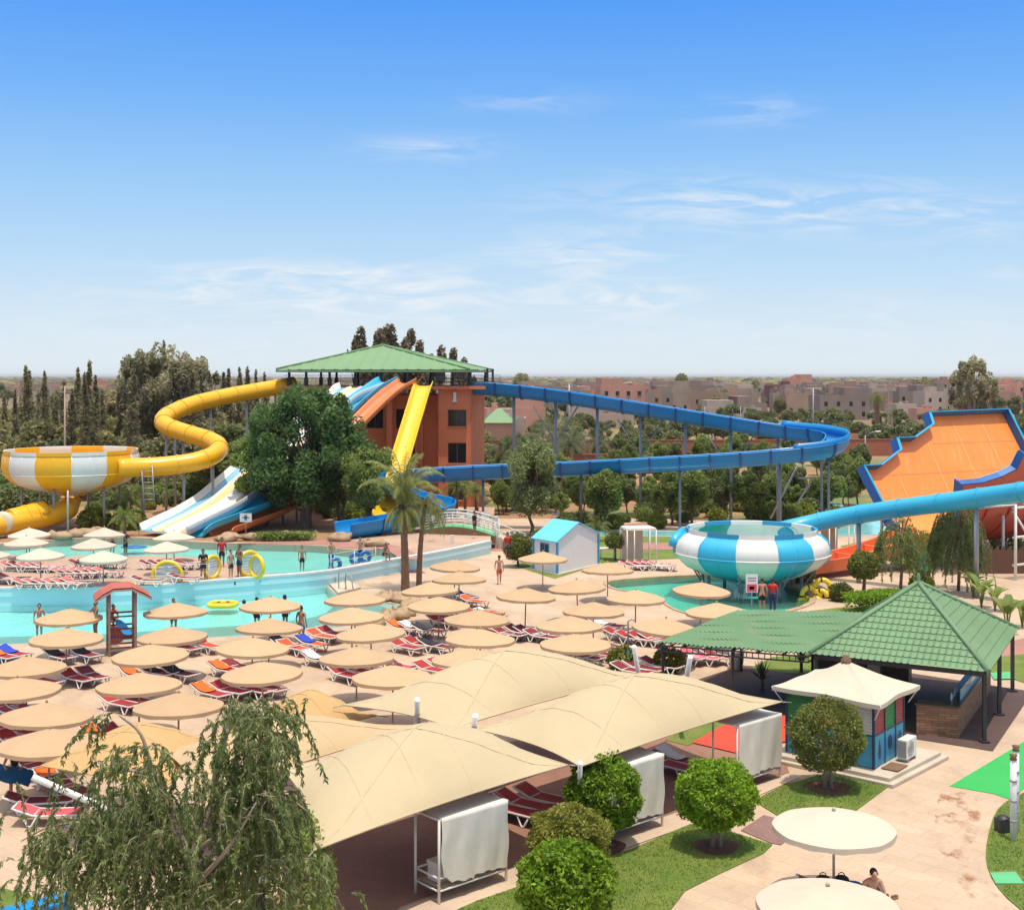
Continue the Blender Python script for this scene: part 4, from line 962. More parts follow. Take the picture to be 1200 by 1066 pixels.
loungers('by the blue towel', [(335, 753, None, 'dark'), (345, 757, 'orange_red'), (366, 752, 'orange_red', 'blue'), (379, 744, 'orange_red'), (391, 741)])
loungers('under the parasol behind the sail tip', [(375, 771, None, 'white'), (407, 789), (425, 785)])
loungers('right of the fourth row parasol', [(468, 779, 'pink')])
loungers('by the rock basin', [(473, 734, 'orange_red', 'orange'), (488, 735, None, 'white'), (504, 737, None, 'dark')])
loungers('before the long poled parasol', [(477, 756), (495, 753), (512, 755, 'maroon', 'dark')])
loungers('under the olive looking parasol', [(508, 783), (524, 779)])
loungers('right of the palms', [(545, 697, 'maroon', 'purple'), (556, 703, 'orange_red')])
loungers('below the palms group', [(548, 717, 'maroon', 'purple'), (558, 719), (576, 719, None, 'white')])
loungers('on the left of the central row', [(520, 727), (529, 724)])
loungers('in the central row', [(580, 741), (597, 741), (612, 739), (624, 740), (636, 744, 'maroon')], col='maroon')
loungers('before the central parasol pair', [(650, 742), (657, 741)], col='maroon')
loungers('under the parasol nearest the sail', [(671, 766), (686, 768), (703, 764), (717, 759)], col='maroon')
loungers('behind the splash pool parasol', [(699, 729, 'maroon'), (712, 731, None, 'white')])
loungers('in the round shadow by the flat roof', [(729, 742), (745, 746), (758, 747), (771, 747)])
loungers('beside the two leaning masts', [(742, 784, 'maroon'), (756, 781, 'maroon'), (776, 778, 'maroon')])
loungers('behind the flat green roof posts', [(804, 768, 'pink'), (822, 768, 'pink'), (846, 768, 'maroon')])
loungers('in front of the small cabana', [(743, 661.5), (752, 661), (761, 660.5), (770, 661), (777, 662)], 0, -.3, 'pink')
loungers('under the near cream sail', [(602, 946), (617, 940), (641, 933)])
loungers('below the right cream sail', [(788, 894), (801, 889, None, 'white')])
loungers('in the lower left corner', [(48, 936, 'maroon'), (60, 950, 'pink')], rz=.15)
loungers('beside the orange canopy', [(66, 914, 'orange_red', 'orange'), (84, 922, 'maroon'), (42, 896)])
loungers('under the large cream parasol', [(985, 1040)], 0, -.12)

# ---------------------------------------------------------------- shade sails
def sail(name, label, L_, F_, R_, B_, zc, apex, m, masts=(), sag=.14, n=24, group='large shade sails'):
    c = [G(*q, zc) if len(q) == 2 else G(q[0], q[1], q[2]) for q in (L_, F_, R_, B_)]
    ctr = sum(c, V())/4; root = thing(name, label, 'shade sail', (ctr.x, ctr.y, 0), 0, group)
    def pt(u, v):
        p = c[1].lerp(c[2], u).lerp(c[0].lerp(c[3], u), v)
        a, b = 2*u-1, 2*v-1; r = (abs(a)**3+abs(b)**3)**(1/3) if abs(a)+abs(b) > 0 else 0; r = min(1, r); 
        hgt = (1-abs(a))*(1-abs(b)); soft = (1-a*a)*(1-b*b)
        k = 1-(1-.05)*0
        inw = sag*((1-a*a)*(abs(b)**6)+(1-b*b)*(abs(a)**6))*.55
        q = p.lerp(ctr, inw)
        e = (1-r)**.92
        z = ctr.z+(p.z-ctr.z)+(apex-zc)*(e*.42+soft*.58)-.10*abs(a*b)*soft+.02*math.sin(a*b*26)*soft
        return V((q.x, q.y, z+.012*math.sin(9*u+5*v)*soft))
    g = [[pt(i/n, j/n) for i in range(n+1)] for j in range(n+1)]
    b = MB(); b.rings(g, 0, True, False); b.rings([[q-V((0, 0, .02)) for q in r] for r in g][::-1], 0, True, False); b.build('canopy', m, root)
    h = MB(); edge = g[0]+[r[-1] for r in g[1:]]+g[-1][-2::-1]+[r[0] for r in g[-2:0:-1]]
    h.tube(edge+edge[:1], .022, 6); h.build('hem', m, root)
    sm_ = MB()
    for k in (1, 2, 3, 4):
        rr_ = [pt(k/5, v/40)+V((0, 0, .002)) for v in range(41)]; sm_.rings([[q-(c[2]-c[1]).normalized()*.022 for q in rr_], [q+V((0, 0, .010)) for q in rr_], [q+(c[2]-c[1]).normalized()*.022 for q in rr_]], 0, True, False)
    for d_ in (0, 1):
        rr_ = [pt(v/40, v/40 if d_ else 1-v/40)+V((0, 0, .004)) for v in range(41)]; w_ = (rr_[-1]-rr_[0]).normalized().cross(V((0, 0, 1)))*.03; sm_.rings([[q-w_ for q in rr_], [q+V((0, 0, .012)) for q in rr_], [q+w_ for q in rr_]], 0, True, False)
    sm_.build('stitched_seam', m, root)
    s = MB()
    for cc in c:
        s.tube([pt(.5, .5)+V((0, 0, .012)) if False else cc, cc+(cc-ctr).normalized()*.35+V((0, 0, -.05))], .015, 5)
    s.build('corner_cable', 'grey_metal', root)
    for a, d, r in masts:
        mm = MB(); mm.tube([a, d], r, 12); mm.build('mast', 'white_paint', root)
    return root
def mastpx(x0, y0, x1, y1, Y0, Y1, r=.09): return (P(x0, y0, Y0), P(x1, y1, Y1), r)
sail('shade_sail', 'large cream shade sail farthest back, meeting the beige parasols', (403, 826), (530, 853), (758, 791), (640, 768), 2.4, 3.62, 'cream_sail', [(G(489, 905), P(489, 819, 37.6), .085), (G(756, 838), P(743, 757, 45.6), .085)])
sail('shade_sail', 'large cream shade sail on the right, pointing at the kiosk', (555, 854), (680, 898), (916, 822), (787, 790), 2.4, 3.55, 'cream_sail', [(G(546, 925), P(557, 838, 36.6), .085), (G(795, 850), P(809, 769, 43.5), .085), (G(678, 975), P(680, 893, 33.0), .06)])
sail('shade_sail', 'large cream shade sail nearest the camera, behind the first cloth covered frame', (330, 900), (368, 996), (665, 896), (548, 845), 2.4, 3.5, 'cream_sail', [])
sail('shade_sail', 'sand coloured shade sail half hidden by the weeping tree', (190, 878), (228, 935), (498, 850), (345, 842), 2.4, 3.15, 'sand_sail', [(G(236, 995), P(38, 910, 32.6), .085)])
sail('shade_sail', 'orange canopy behind the weeping tree crown, next to the sail tip', (288, 838), (355, 862), (441, 838), (370, 823), 1.9, 2.75, 'orange_sail', [], .04)
sail('shade_sail', 'orange canopy left of the weeping tree, with a pointed corner', (48, 897), (190, 925), (262, 868), (150, 850), 2.1, 2.9, 'orange_sail', [], .06)

# ---------------------------------------------------------------- cloth covered frames
def cabana(name, label, right, Ydir=(.75, .66), ln=2.1, dp=.92, h=2.0, cover=.98, box=False):
    u = V((Ydir[0], Ydir[1], 0)).normalized(); w = V((-u.y, u.x, 0)); r = G(*right); o = r-u*ln
    root = thing(name, label, 'cloth covered frame', tuple(o), 0, 'cloth covered frames along the lawn')
    def Q(a, b, z): return o+u*a+w*b+V((0, 0, z))
    f = MB(); 
    for a in (0, ln):
        for b in (0, dp): f.tube([Q(a, b, 0), Q(a, b, h)], .035, 8)
    f.tube([Q(ln*.5, 0, .35), Q(ln*.5, 0, .62)], .025, 6)
    for z in (.32, .62, h):
        f.tube([Q(0, 0, z), Q(ln, 0, z)], .028, 6); f.tube([Q(0, dp, z), Q(ln, dp, z)], .028, 6)
        f.tube([Q(0, 0, z), Q(0, dp, z)], .028, 6); f.tube([Q(ln, 0, z), Q(ln, dp, z)], .028, 6)
    f.build('frame', 'white_paint', root)
    c = MB(); a0 = ln*(1-cover); N = 22; M = 16; grid = []
    for i in range(N+1):
        a = a0+(ln+.03-a0)*i/N; col = []
        low = .40+.03*math.sin(i*.55)+.02*math.sin(i*1.7)+(.22*(1-i/3) if i < 3 else 0)
        for j in range(5): col.append(Q(a, dp-(dp)*j/5, h+.04-.03*math.sin(PI*j/5)))
        for j in range(M+1):
            z = h+.04+(low-h)*j/M; fold = (.018*math.sin(i*.8+j*.15)+.010*math.sin(i*1.9+.5))*min(1, j/6)
            col.append(Q(a+.05*math.sin(j*.5)*(j/M)*(1 if i < N/2 else -1), -.05-fold, z))
        grid.append(col)
    c.rings(grid, 0, True, False); c.rings([[q+V((0, .0, -.0))+w*.012-V((0, 0, .012)) for q in r_] for r_ in grid][::-1], 0, True, False); c.build('cloth_cover', 'cover_cloth', root)
    sl = MB()
    for k in range(9): sl.bar(Q(.05, dp*(k+.5)/9, .36), Q(ln-.05, dp*(k+.5)/9, .36), .07, .02)
    sl.build('slatted_bench', 'wood_post', root)
    if box:
        bx = MB(); p = Q(.45, .5, 0); bx.box((p.x, p.y, .58), (.5, .4, .40), .72); bx.box((p.x, p.y, .81), (.54, .44, .06), .72); tag(bx.build('storage_box', 'white_plastic', None, (p.x, p.y, .37)), 'white plastic box standing inside the nearest cloth covered frame', 'box')
cabana('cabana_frame', 'white metal frame with hanging cloth nearest the camera, holding a white box', (593, 1033), box=True)
cabana('cabana_frame', 'white metal frame with hanging cloth behind the bright green ball tree', (776, 968.6), cover=.98)
cabana('cabana_frame', 'white metal frame with hanging cloth beside the red mat', (914, 912))

# ---------------------------------------------------------------- kiosk
kB = G(1023.7, 900.7, .25); ku = V((-.62, .55, 0)).normalized(); ku = (G(922, 880, .25)-kB); kl = ku.length; ku.normalize(); kv = (G(1071, 882, .25)-kB); kd = kv.length; kv.normalize()
kv = V((-ku.y, ku.x, 0)) if V((-ku.y, ku.x, 0)).dot(kv) > 0 else V((ku.y, -ku.x, 0)); kd = 2.35; kl = 3.0
KZ = .25
kr = thing('kiosk', 'painted container kiosk in green, orange, white and blue under a white tent roof', 'kiosk', tuple(kB-V((0, 0, .25))))
def K(a, b, z): return kB+ku*a+kv*b+V((0, 0, z))
def kbox(mb, a0, a1, b0, b1, z0, z1): mb.hexa([K(a, b, z) for z in (z0, z1) for a, b in ((a1, b0), (a0, b0), (a0, b1), (a1, b1))])
b = MB(); kbox(b, .03, kl-.03, .03, kd-.03, 0, 2.1); b.build('wall', 'panel_white', kr)
def ribbed(a0, a1, z0, z1, side, m, name, horiz=True, pitch=.1):
    b = MB(); n = max(2, int((z1-z0)/pitch)); rows_ = []
    for i in range(n*2+1):
        z = z0+(z1-z0)*i/(n*2); o = .0 if i % 2 else -.025
        rows_.append([K(a0, o, z), K(a1, o, z)] if side == 0 else [K(o, a0, z), K(o, a1, z)])
    b.rings(rows_, 0, False, False); b.build(name, m, kr)
for a0, a1, m in ((.02, 1.02, 'panel_white'), (1.08, 2.0, 'panel_orange'), (2.06, 2.98, 'panel_green')): ribbed(a0, a1, 1.05, 2.08, 0, m, 'shutter')
for a0, a1, m in ((.03, .78, 'panel_red'), (.84, 1.62, 'panel_green'), (1.68, 2.32, 'panel_red')): ribbed(a0, a1, 1.05, 2.08, 1, m, 'shutter')
for a0, a1 in ((.02, 1.02), (1.08, 2.0), (2.06, 2.98)): ribbed(a0, a1, .02, 1.0, 0, 'panel_sky', 'lower_panel', pitch=.2)
for a0, a1 in ((.03, .78), (.84, 1.62), (1.68, 2.32)): b = MB(); kbox(b, -.025, .02, a0, a1, .02, 1.0); b.build('lower_panel', 'panel_sky', kr)
fr_ = MB()
for a in (0, 1.05, 2.03, kl-.03):
    kbox(fr_, a-.03, a+.03, -.045, -.026, 0, 2.1)
for q in (0.0, .81, 1.65, kd-.03): kbox(fr_, -.045, -.026, q-.03, q+.03, 0, 2.1)
kbox(fr_, 0.031, kl-.06, -.043, -.026, 1.0, 1.05); kbox(fr_, -.043, -.026, .031, kd-.061, 1.0, 1.05); fr_.build('frame', 'panel_navy', kr)
# painted silhouettes on the lower panels: bottle, fan, palm
def decal(pts2, b0, z0, name):
    b = MB(); vs = [K(-.030, b0+x, z0+z) for x, z in pts2]; vs2 = [K(-.034, b0+x, z0+z) for x, z in pts2]; n = len(vs)
    b.add(vs2, [tuple(range(n))]); b.add(vs+vs2, [(i, (i+1) % n, n+(i+1) % n, n+i) for i in range(n)]); b.build(name, 'panel_navy', kr)
decal([(-.06, 0), (.06, 0), (.10, .2), (.07, .42), (.02, .5), (.02, .6), (-.02, .6), (-.02, .5), (-.07, .42), (-.10, .2)], .40, .22, 'painted_motif')
decal([(.17*math.cos(a), .24*math.sin(a)) for a in [i*PI/8 for i in range(16)]]+[], 1.2, .58, 'painted_motif')
decal([(-.02, .08), (.02, .08), (.02, .2)], 1.2, .10, 'painted_motif')
decal([((.2 if i % 2 == 0 else .08)*math.cos(i*PI/7+.2), (.2 if i % 2 == 0 else .08)*math.sin(i*PI/7+.2)) for i in range(14)], 2.0, .62, 'painted_motif')
# tent roof
tc4 = [K(-.4, -.4, 2.12), K(kl+.3, -.4, 2.16), K(kl+.3, kd+.4, 2.14), K(-.4, kd+.4, 2.16)]; tctr = sum(tc4, V())/4; tap = V((tctr.x, tctr.y, KZ+2.98)); tb = MB(); N = 10
for i in range(4):
    A_, B_ = tc4[i], tc4[(i+1) % 4]
    g = [[(A_.lerp(B_, u)+(tctr-A_.lerp(B_, u))*(.05*math.sin(PI*u))).lerp(tap, f)-V((0, 0, .10*math.sin(PI*f)*(1-.35*f)+.02*math.sin(PI*u*3))) for u in np.linspace(0, 1, N+1)] for f in np.linspace(0, .97, 9)]
    tb.rings(g, 0, True, False); tb.rings([[q-V((0, 0, .015)) for q in r_] for r_ in g][::-1], 0, True, False)
    tb.rings([[q-V((0, 0, .14)) for q in g[0]], g[0]], 0, False, False)
tb.build('tent_roof', 'white_canvas', kr)
b = MB(); b.lathe([(.16, -.06), (.17, .03), (.10, .08), (.10, .16), (.02, .18)], 14, tuple(tap)); b.build('roof_cap', 'wood_brown', kr)
b = MB()
for q in tc4: b.tube([q-V((0, 0, .03)), q+(tctr-q)*.16-V((0, 0, .55))], .02, 6)
b.build('corner_strut', 'white_paint', kr)
sb = [G(*q, .25) for q in ((895, 905), (1024, 922), (1105, 878), (985, 862))]; sb[0] = K(kl+.3, -.5, 0); sb[1] = K(-.75, -.55, 0); sb[2] = K(-.95, kd+.8, 0); sb[3] = K(kl+.3, kd+.8, 0)
b = MB(); b.prism([(p.x, p.y) for p in sb], 0.0, .246); cs = sum(sb, V())/4; b.prism([tuple((cs+(p-cs)*1.09)[:2]) for p in sb], 0.001, .12)
tag(b.build('plinth', 'concrete', None, (cs.x, cs.y, 0), bev=.02), 'pale concrete plinth with a step under the painted kiosk', 'plinth')
b = MB(); p = K(-.45, .55, .03); b.box(tuple(p), (.55, .8, .02), math.atan2(kv.y, kv.x)+PI/2); tag(b.build('door_mat', 'wood_brown', None, tuple(p)), 'brown door mat lying on the kiosk plinth', 'door mat')
# outdoor unit
au = thing('ac_unit', 'white outdoor air conditioner unit on the kiosk plinth', 'air conditioner', tuple(K(-.42, 1.62, 0)))
rz = math.atan2(kv.y, kv.x); c0 = K(-.42, 1.62, 0); b = MB(); b.box((c0.x, c0.y, c0.z+.40), (.78, .32, .62), rz); b.build('casing', 'white_paint', au, bev=.02)
nrm = V((-ku.x, -ku.y, 0)); fc = c0-kv*0+nrm*.0; 
b = MB(); q = c0-kv*.395+V((0, 0, .40)); b.box(tuple(q), (.012, .26, .52), rz); b.build('side_grille', 'grey_metal', au)
b = MB(); q = c0+nrm*.162+V((0, 0, .40))-kv*.1
rotm = Matrix((( kv.x, 0, nrm.x), (kv.y, 0, nrm.y), (0, 1, 0)))
for r_ in (.24, .19, .14, .09): b.torus(tuple(q), r_, .008, n=24, k=5, rot=rotm)
for k in range(6): a = k*PI/6; b.bar(q-(kv*math.cos(a)+V((0, 0, math.sin(a))))*.24, q+(kv*math.cos(a)+V((0, 0, math.sin(a))))*.24, .01, .01)
b.build('fan_grille', 'grey_metal', au)
b = MB()
for s in (-.28, .28): q = c0+kv*s; b.box((q.x, q.y, c0.z+.045), (.06, .34, .09), rz)
b.build('foot', 'grey_metal', au)

# ---------------------------------------------------------------- pavilion with bar
PZ = 2.45; pA, pB_, pC = V((10.75, 46.2, PZ)), V((16.12, 43.3, PZ)), V((20.05, 50.75, PZ)); pD = pA+pC-pB_
pv = thing('pavilion', 'open bar pavilion with pyramid roof of green profiled tiles on dark posts', 'pavilion', (15.4, 48.5, 0))
papex = V((15.4, 48.5, 4.62)); hip_roof(pv, [pA, pB_, pC, pD], papex, 'green_roof', .085, pitch=.23, rib=.045, stepd=.03, row=.36)
g = MB(); cc = (pA+pC)/2
for a, c in ((pA, pB_), (pB_, pC), (pC, pD), (pD, pA)):
    a, c = a.lerp(cc, .04), c.lerp(cc, .04); g.bar(a-V((0, 0, .1)), c-V((0, 0, .1)), .08, .16)
g.build('eave_beam', 'dark_metal', pv)
for q in (pA, pB_, pC, pD, pB_.lerp(pC, .5), pA.lerp(pD, .5)):
    q = q.lerp(cc, .055); b = MB(); b.tube([(q.x, q.y, 0), (q.x, q.y, PZ-.05)], .085, 4, sm=False); b.box((q.x, q.y, .04), (.3, .3, .08)); b.build('post', 'dark_metal', pv)
b = MB(); b.lathe([(.12, 0), (.14, .08), (.05, .16), (.09, .26), (.02, .42)], 12, tuple(papex)); b.build('finial', 'green_roof', pv)
# bar counter: brick clad L with dark top and glass
b1, b2, b3 = G(1074, 861), G(1123, 864.5), G(1161, 810)
cu = (b3-b2).normalized(); cn = V((-cu.y, cu.x, 0)); bar_ = thing('bar_counter', 'brick clad bar counter with black worktop under the green pavilion', 'bar counter', tuple(b2))
cl_ = (b1-b2).normalized()
c1 = MB(); c1.hexa([V((p.x, p.y, z)) for z in (0.022, 1.05) for p in (b1, b2, b2+cu*.45+cl_*0, b1+cu*.45)]); c1.build('front_panel', 'brick_clad', bar_)
c1 = MB(); c1.hexa([V((p.x, p.y, z)) for z in (0.022, 1.05) for p in (b2+cu*.452, b3, b3+cl_*.45, b2+cu*.452+cl_*.45)]); c1.build('side_panel', 'brick_clad', bar_)
c1 = MB(); c1.hexa([V((p.x, p.y, z)) for z in (1.052, 1.1) for p in (b1+cl_*.05-cu*.06, b2-cl_*.06-cu*.06, b2-cl_*.06+cu*.6, b1+cl_*.05+cu*.6)]); c1.hexa([V((p.x, p.y, z)) for z in (1.052, 1.1) for p in (b2-cl_*.06+cu*.602, b3-cl_*.06, b3+cl_*.6, b2+cl_*.6+cu*.602)]); c1.build('worktop', 'black_top', bar_)
c1 = MB(); c1.hexa([V((p.x, p.y, z)) for z in (1.102, 1.5) for p in (b2+cu*.9+cl_*.05, b3+cl_*.05, b3+cl_*.08, b2+cu*.9+cl_*.08)]); c1.build('glass_screen', 'glass_blue', bar_)
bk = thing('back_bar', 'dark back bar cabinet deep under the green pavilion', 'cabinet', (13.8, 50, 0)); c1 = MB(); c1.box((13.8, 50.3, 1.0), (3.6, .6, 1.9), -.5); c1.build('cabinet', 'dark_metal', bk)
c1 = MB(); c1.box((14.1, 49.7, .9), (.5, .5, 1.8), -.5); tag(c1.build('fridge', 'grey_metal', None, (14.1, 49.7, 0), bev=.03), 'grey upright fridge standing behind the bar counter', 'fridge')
for k, (s, zz_) in enumerate(((.35, .28), (.7, .22), (1.1, .3), (1.6, .25))):
    p = b2+cu*(s+.4)+cl_*.35; c1 = MB(); c1.lathe([(.035, 0), (.035, zz_*.6), (.012, zz_*.75), (.012, zz_)], 8, (p.x, p.y, 1.1), cap=True); tag(c1.build('bottle', 'glass_blue' if k % 2 else 'cloth_white', None, (p.x, p.y, 1.1)), 'small bottle standing on the black bar worktop', 'bottle', 'bottles on the bar')
# lean-to canopy
lt = [G(771, 753, 2.38), G(947, 766, 2.42), G(1026, 717, 2.62), G(866, 714.5, 2.58)]
le = thing('flat_canopy', 'long flat canopy of green corrugated sheets joined to the bar pavilion', 'canopy', tuple(V((sum(p.x for p in lt)/4, sum(p.y for p in lt)/4, 0))))
b = MB(); nu, nv = 130, 6; u_ = lt[1]-lt[0]; g = []
for j in range(nv*2):
    f = ((j+1)//2)/nv if True else 0
    g.append([lt[0].lerp(lt[1], i/nu).lerp(lt[3].lerp(lt[2], i/nu), min(1, f))+V((0, 0, .035*math.cos(i*PI/2)+(.02 if j % 2 == 0 else 0)+.02*math.sin(i*.11+j))) for i in range(nu+1)])
b.rings(g, 0, False, False); b.rings([[q-V((0, 0, .03)) for q in r_] for r_ in g][::-1], 0, False, False); b.build('roof_sheet', 'lean_roof', le)
b = MB()
for z in (.10, .30):
    for i in range(4): b.bar(lt[i]-V((0, 0, z)), lt[(i+1) % 4]-V((0, 0, z)), .05, .05)
for k in range(26): p = lt[0].lerp(lt[1], k/25); b.bar(p-V((0, 0, .1)), p-V((0, 0, .3)), .03, .03)
for k in range(1, 6): b.bar(lt[0].lerp(lt[1], k/6)-V((0, 0, .1)), lt[3].lerp(lt[2], k/6)-V((0, 0, .1)), .05, .08)
b.build('truss', 'dark_metal', le)
for i, (f, gq) in enumerate(((.01, 0), (.01, 1), (.5, 0), (.55, 1), (.97, 1))):
    p = lt[0].lerp(lt[1], f).lerp(lt[3].lerp(lt[2], f), gq); c = sum(lt, V())/4; p = p.lerp(c, .03); b = MB(); b.tube([(p.x, p.y, 0), (p.x, p.y, p.z-.12)], .07, 4, sm=False); b.build('post', 'dark_metal', le)

# ---------------------------------------------------------------- hut
hB = G(653, 673); hL = G(625.5, 667.3); hR = G(700.5, 661.2); hu = (hL-hB); hv = (hR-hB); hl = hu.length; hw = hv.length; hu.normalize(); hv.normalize()
hut = thing('hut', 'small white hut with bright blue gable roof beside the walking man', 'hut', tuple(hB))
def Hh(a, b, z): return hB+hu*a+hv*b+V((0, 0, z))
eh, ph = 2.15, 2.95; b = MB()
b.add([Hh(0, 0, 0), Hh(0, hw, 0), Hh(0, hw, eh), Hh(0, hw/2, ph), Hh(0, 0, eh), Hh(hl, 0, 0), Hh(hl, hw, 0), Hh(hl, hw, eh), Hh(hl, hw/2, ph), Hh(hl, 0, eh)],
      [(0, 1, 2, 3, 4), (5, 9, 8, 7, 6), (0, 4, 9, 5), (1, 6, 7, 2)]); b.build('wall', 'hut_white', hut)
b = MB()
for s0, z0, s1, z1 in ((-.22, eh-.16, hw/2, ph+.03), (hw+.22, eh-.16, hw/2, ph+.03)):
    b.hexa([Hh(a, s, z+d) for d in (0.02, .09) for a, s, z in ((-.12, s0, z0), (hl+.12, s0, z0), (hl+.12, s1, z1), (-.12, s1, z1))])
b.build('roof', 'hut_roof', hut)
b = MB()
for a, s in ((-.03, -.03), (-.03, hw+.03), (hl, -.03)): b.box(tuple(Hh(a, s, eh/2-.08)), (.12, .12, eh-.16), math.atan2(hu.y, hu.x))
b.build('corner_board', 'hut_blue', hut)
b = MB(); b.hexa([Hh(a, s, z) for z in (1.15, 1.85) for a, s in ((hl*.72, -.03), (hl*.34, -.03), (hl*.34, .0-.002), (hl*.72, -.002))]); wf_ = b.build('window', 'hut_blue', hut)
b = MB()
for f0, f1 in ((.37, .51), (.55, .69)): b.hexa([Hh(a, s, z) for z in (1.23, 1.77) for a, s in ((hl*f1, -.045), (hl*f0, -.045), (hl*f0, -.032), (hl*f1, -.032))])
b.build('pane', 'window_dark', wf_)
b = MB(); b.hexa([Hh(a, s, z) for z in (0, .06) for a, s in ((-.25, -.2), (hl+.2, -.2), (hl+.2, hw+.3), (-.25, hw+.3))][::1]); b.build('footing', 'concrete', hut)
# ---------------------------------------------------------------- vegetation
def leaf_mesh(name, C_, size, m, nrm=None, ratio=.45, flat=.0, direc=None, seed=1):
    """many leaf sized four-cornered faces; C_ centres (n,3), size half lengths"""
    r = np.random.default_rng(seed); n = len(C_); C_ = np.asarray(C_, dtype=float); size = np.broadcast_to(np.asarray(size, dtype=float), (n,))[:, None]
    d = r.normal(size=(n, 3)) if direc is None else np.asarray(direc)+r.normal(size=(n, 3))*.25
    d /= np.linalg.norm(d, axis=1)[:, None]+1e-9
    q = r.normal(size=(n, 3))+np.array([0, 0, flat]); w = np.cross(d, q); w /= np.linalg.norm(w, axis=1)[:, None]+1e-9
    v = np.empty((n, 4, 3)); v[:, 0] = C_-d*size; v[:, 2] = C_+d*size; mid = C_+d*size*.1; v[:, 1] = mid+w*size*ratio; v[:, 3] = mid-w*size*ratio
    me = bpy.data.meshes.new(name); me.vertices.add(4*n); me.vertices.foreach_set('co', v.reshape(-1))
    me.loops.add(4*n); me.loops.foreach_set('vertex_index', np.arange(4*n, dtype=np.int32)); me.polygons.add(n)
    me.polygons.foreach_set('loop_start', np.arange(0, 4*n, 4, dtype=np.int32)); me.polygons.foreach_set('loop_total', np.full(n, 4, dtype=np.int32))
    me.materials.append(MATS[m]); me.update(); me.validate(); return me
def ell(r, n, c, rad_, shell=.55):
    p = r.normal(size=(n, 3)); p /= np.linalg.norm(p, axis=1)[:, None]; f = (shell+(1-shell)*r.random(n)**.6)[:, None]
    return np.asarray(c)+p*f*np.asarray(rad_)
def limb(b, p0, p1, r0, r1, r, wob=.08, n=5):
    p0, p1 = V(p0), V(p1); L_ = (p1-p0).length
    pts = [p0.lerp(p1, i/n)+V((r.normal(), r.normal(), r.normal()*.4))*(wob*L_*.3 if 0 < i < n else 0) for i in range(n+1)]
    b.tube(pts, [r0+(r1-r0)*i/n for i in range(n+1)], 6)
def tree_proto(name, label, cat, h, w, base, K_, per, lf, m, bark='bark', seed=1, shape='round', tr=.16, ratio=.45, shell=.5, rk=.34, group=None, stems=1, lean=0):
    r = np.random.default_rng(seed); t = thing(name, label, cat, group=group); b = MB(); pts = []
    hc = h-base
    cl = []
    for k in range(K_):
        if shape == 'column':
            f = (k+.5)/K_; z = base+hc*f; rr = w/2*(math.sin(PI*min(1, .12+f*.86))**.8)*(1-f*.55); a = r.random()*6.28; d = rr*r.random()*.75
            cl.append(((d*math.cos(a), d*math.sin(a), z), (rr*.55+.1, rr*.55+.1, hc/K_*1.7)))
        else:
            while True:
                p = r.uniform(-1, 1, 3)
                if .12 < np.dot(p, p) < 1: break
            if shape == 'flat': p[2] = abs(p[2])*.9-.15
            p *= (.82/np.sqrt(np.dot(p, p)))**(.5 if shape == 'round' else .0)
            s = rk*(.7+.6*r.random()); cl.append(((p[0]*w/2*(1-s*.6), p[1]*w/2*(1-s*.6), base+hc*.5+p[2]*hc*.5*(1-s*.6)), (w/2*s, w/2*s, hc/2*s*1.05)))
    for st in range(stems):
        o = V((r.normal()*.15*(stems > 1), r.normal()*.15*(stems > 1), 0)); top = V((r.normal()*w*.05, r.normal()*w*.05, base+hc*(.9 if shape == 'column' else .45)))
        n = 6; sp = [o.lerp(top, i/n)+V((r.normal(), r.normal(), 0))*h*.012*(i > 0) for i in range(n+1)]
        b.tube([o+V((0, 0, -.15))]+sp, [tr*1.5]+[tr*(1.15-.8*i/n) for i in range(n+1)], 8)
        if shape != 'column':
            for c, s in cl[st::stems]:
                i = min(n-1, max(2, int(n*(.35+.6*r.random())))); limb(b, sp[i], c, tr*.42, tr*.1, r)
    for c, s in cl: pts.append(ell(r, per, c, s, shell))
    mobj('crown', leaf_mesh('crown', np.vstack(pts), lf*r.uniform(.65, 1.35, K_*per), m, ratio=ratio, flat=.6, seed=seed), t)
    b.build('trunk', bark, t, world=False); return t
# pruned ball trees
def topiary(name, label, c, rx, rz, cz, m, n, lf, seed, trunks=1):
    r = np.random.default_rng(seed); t = thing(name, label, 'tree', tuple(c), 0, 'pruned ball trees on the lawn'); p = r.normal(size=(n, 3)); p /= np.linalg.norm(p, axis=1)[:, None]
    bump_ = 1+.075*np.sin(p[:, 0]*7+seed)*np.sin(p[:, 1]*6)+.05*np.sin(p[:, 2]*9+p[:, 0]*5+seed*2)
    f = (.76+.28*r.random(n)**.8+.10*(r.random(n) > .94)*r.random(n))*bump_; p = p*f[:, None]*np.array([rx, rx, rz]); p[:, 2] += cz
    k = (p[:, 2] > cz-rz*.93) & (np.sin(p[:, 0]*8.5+seed)*np.sin(p[:, 1]*7.5+seed*2)*np.sin(p[:, 2]*8+seed) < .42); p = p[k]
    mobj('crown', leaf_mesh('crown', p, lf*r.uniform(.6, 1.4, len(p)), m, ratio=.5, flat=.8, seed=seed), t)
    b = MB()
    for q in range(trunks):
        o = (q-(trunks-1)/2)*.22; b.tube([(o, 0, -.05), (o*.6+.03, .02, cz*.45), (o*1.2, 0, cz-rz*.4), (o*2, .05, cz)], [.07, .05, .045, .02], 8)
        for a in range(4): limb(b, (o, 0, cz-rz*.7), (rx*.6*math.cos(a*1.6+q), rx*.6*math.sin(a*1.6+q), cz+rz*.1), .03, .012, r)
    b.build('trunk', 'bark_pale', t, world=False); return t
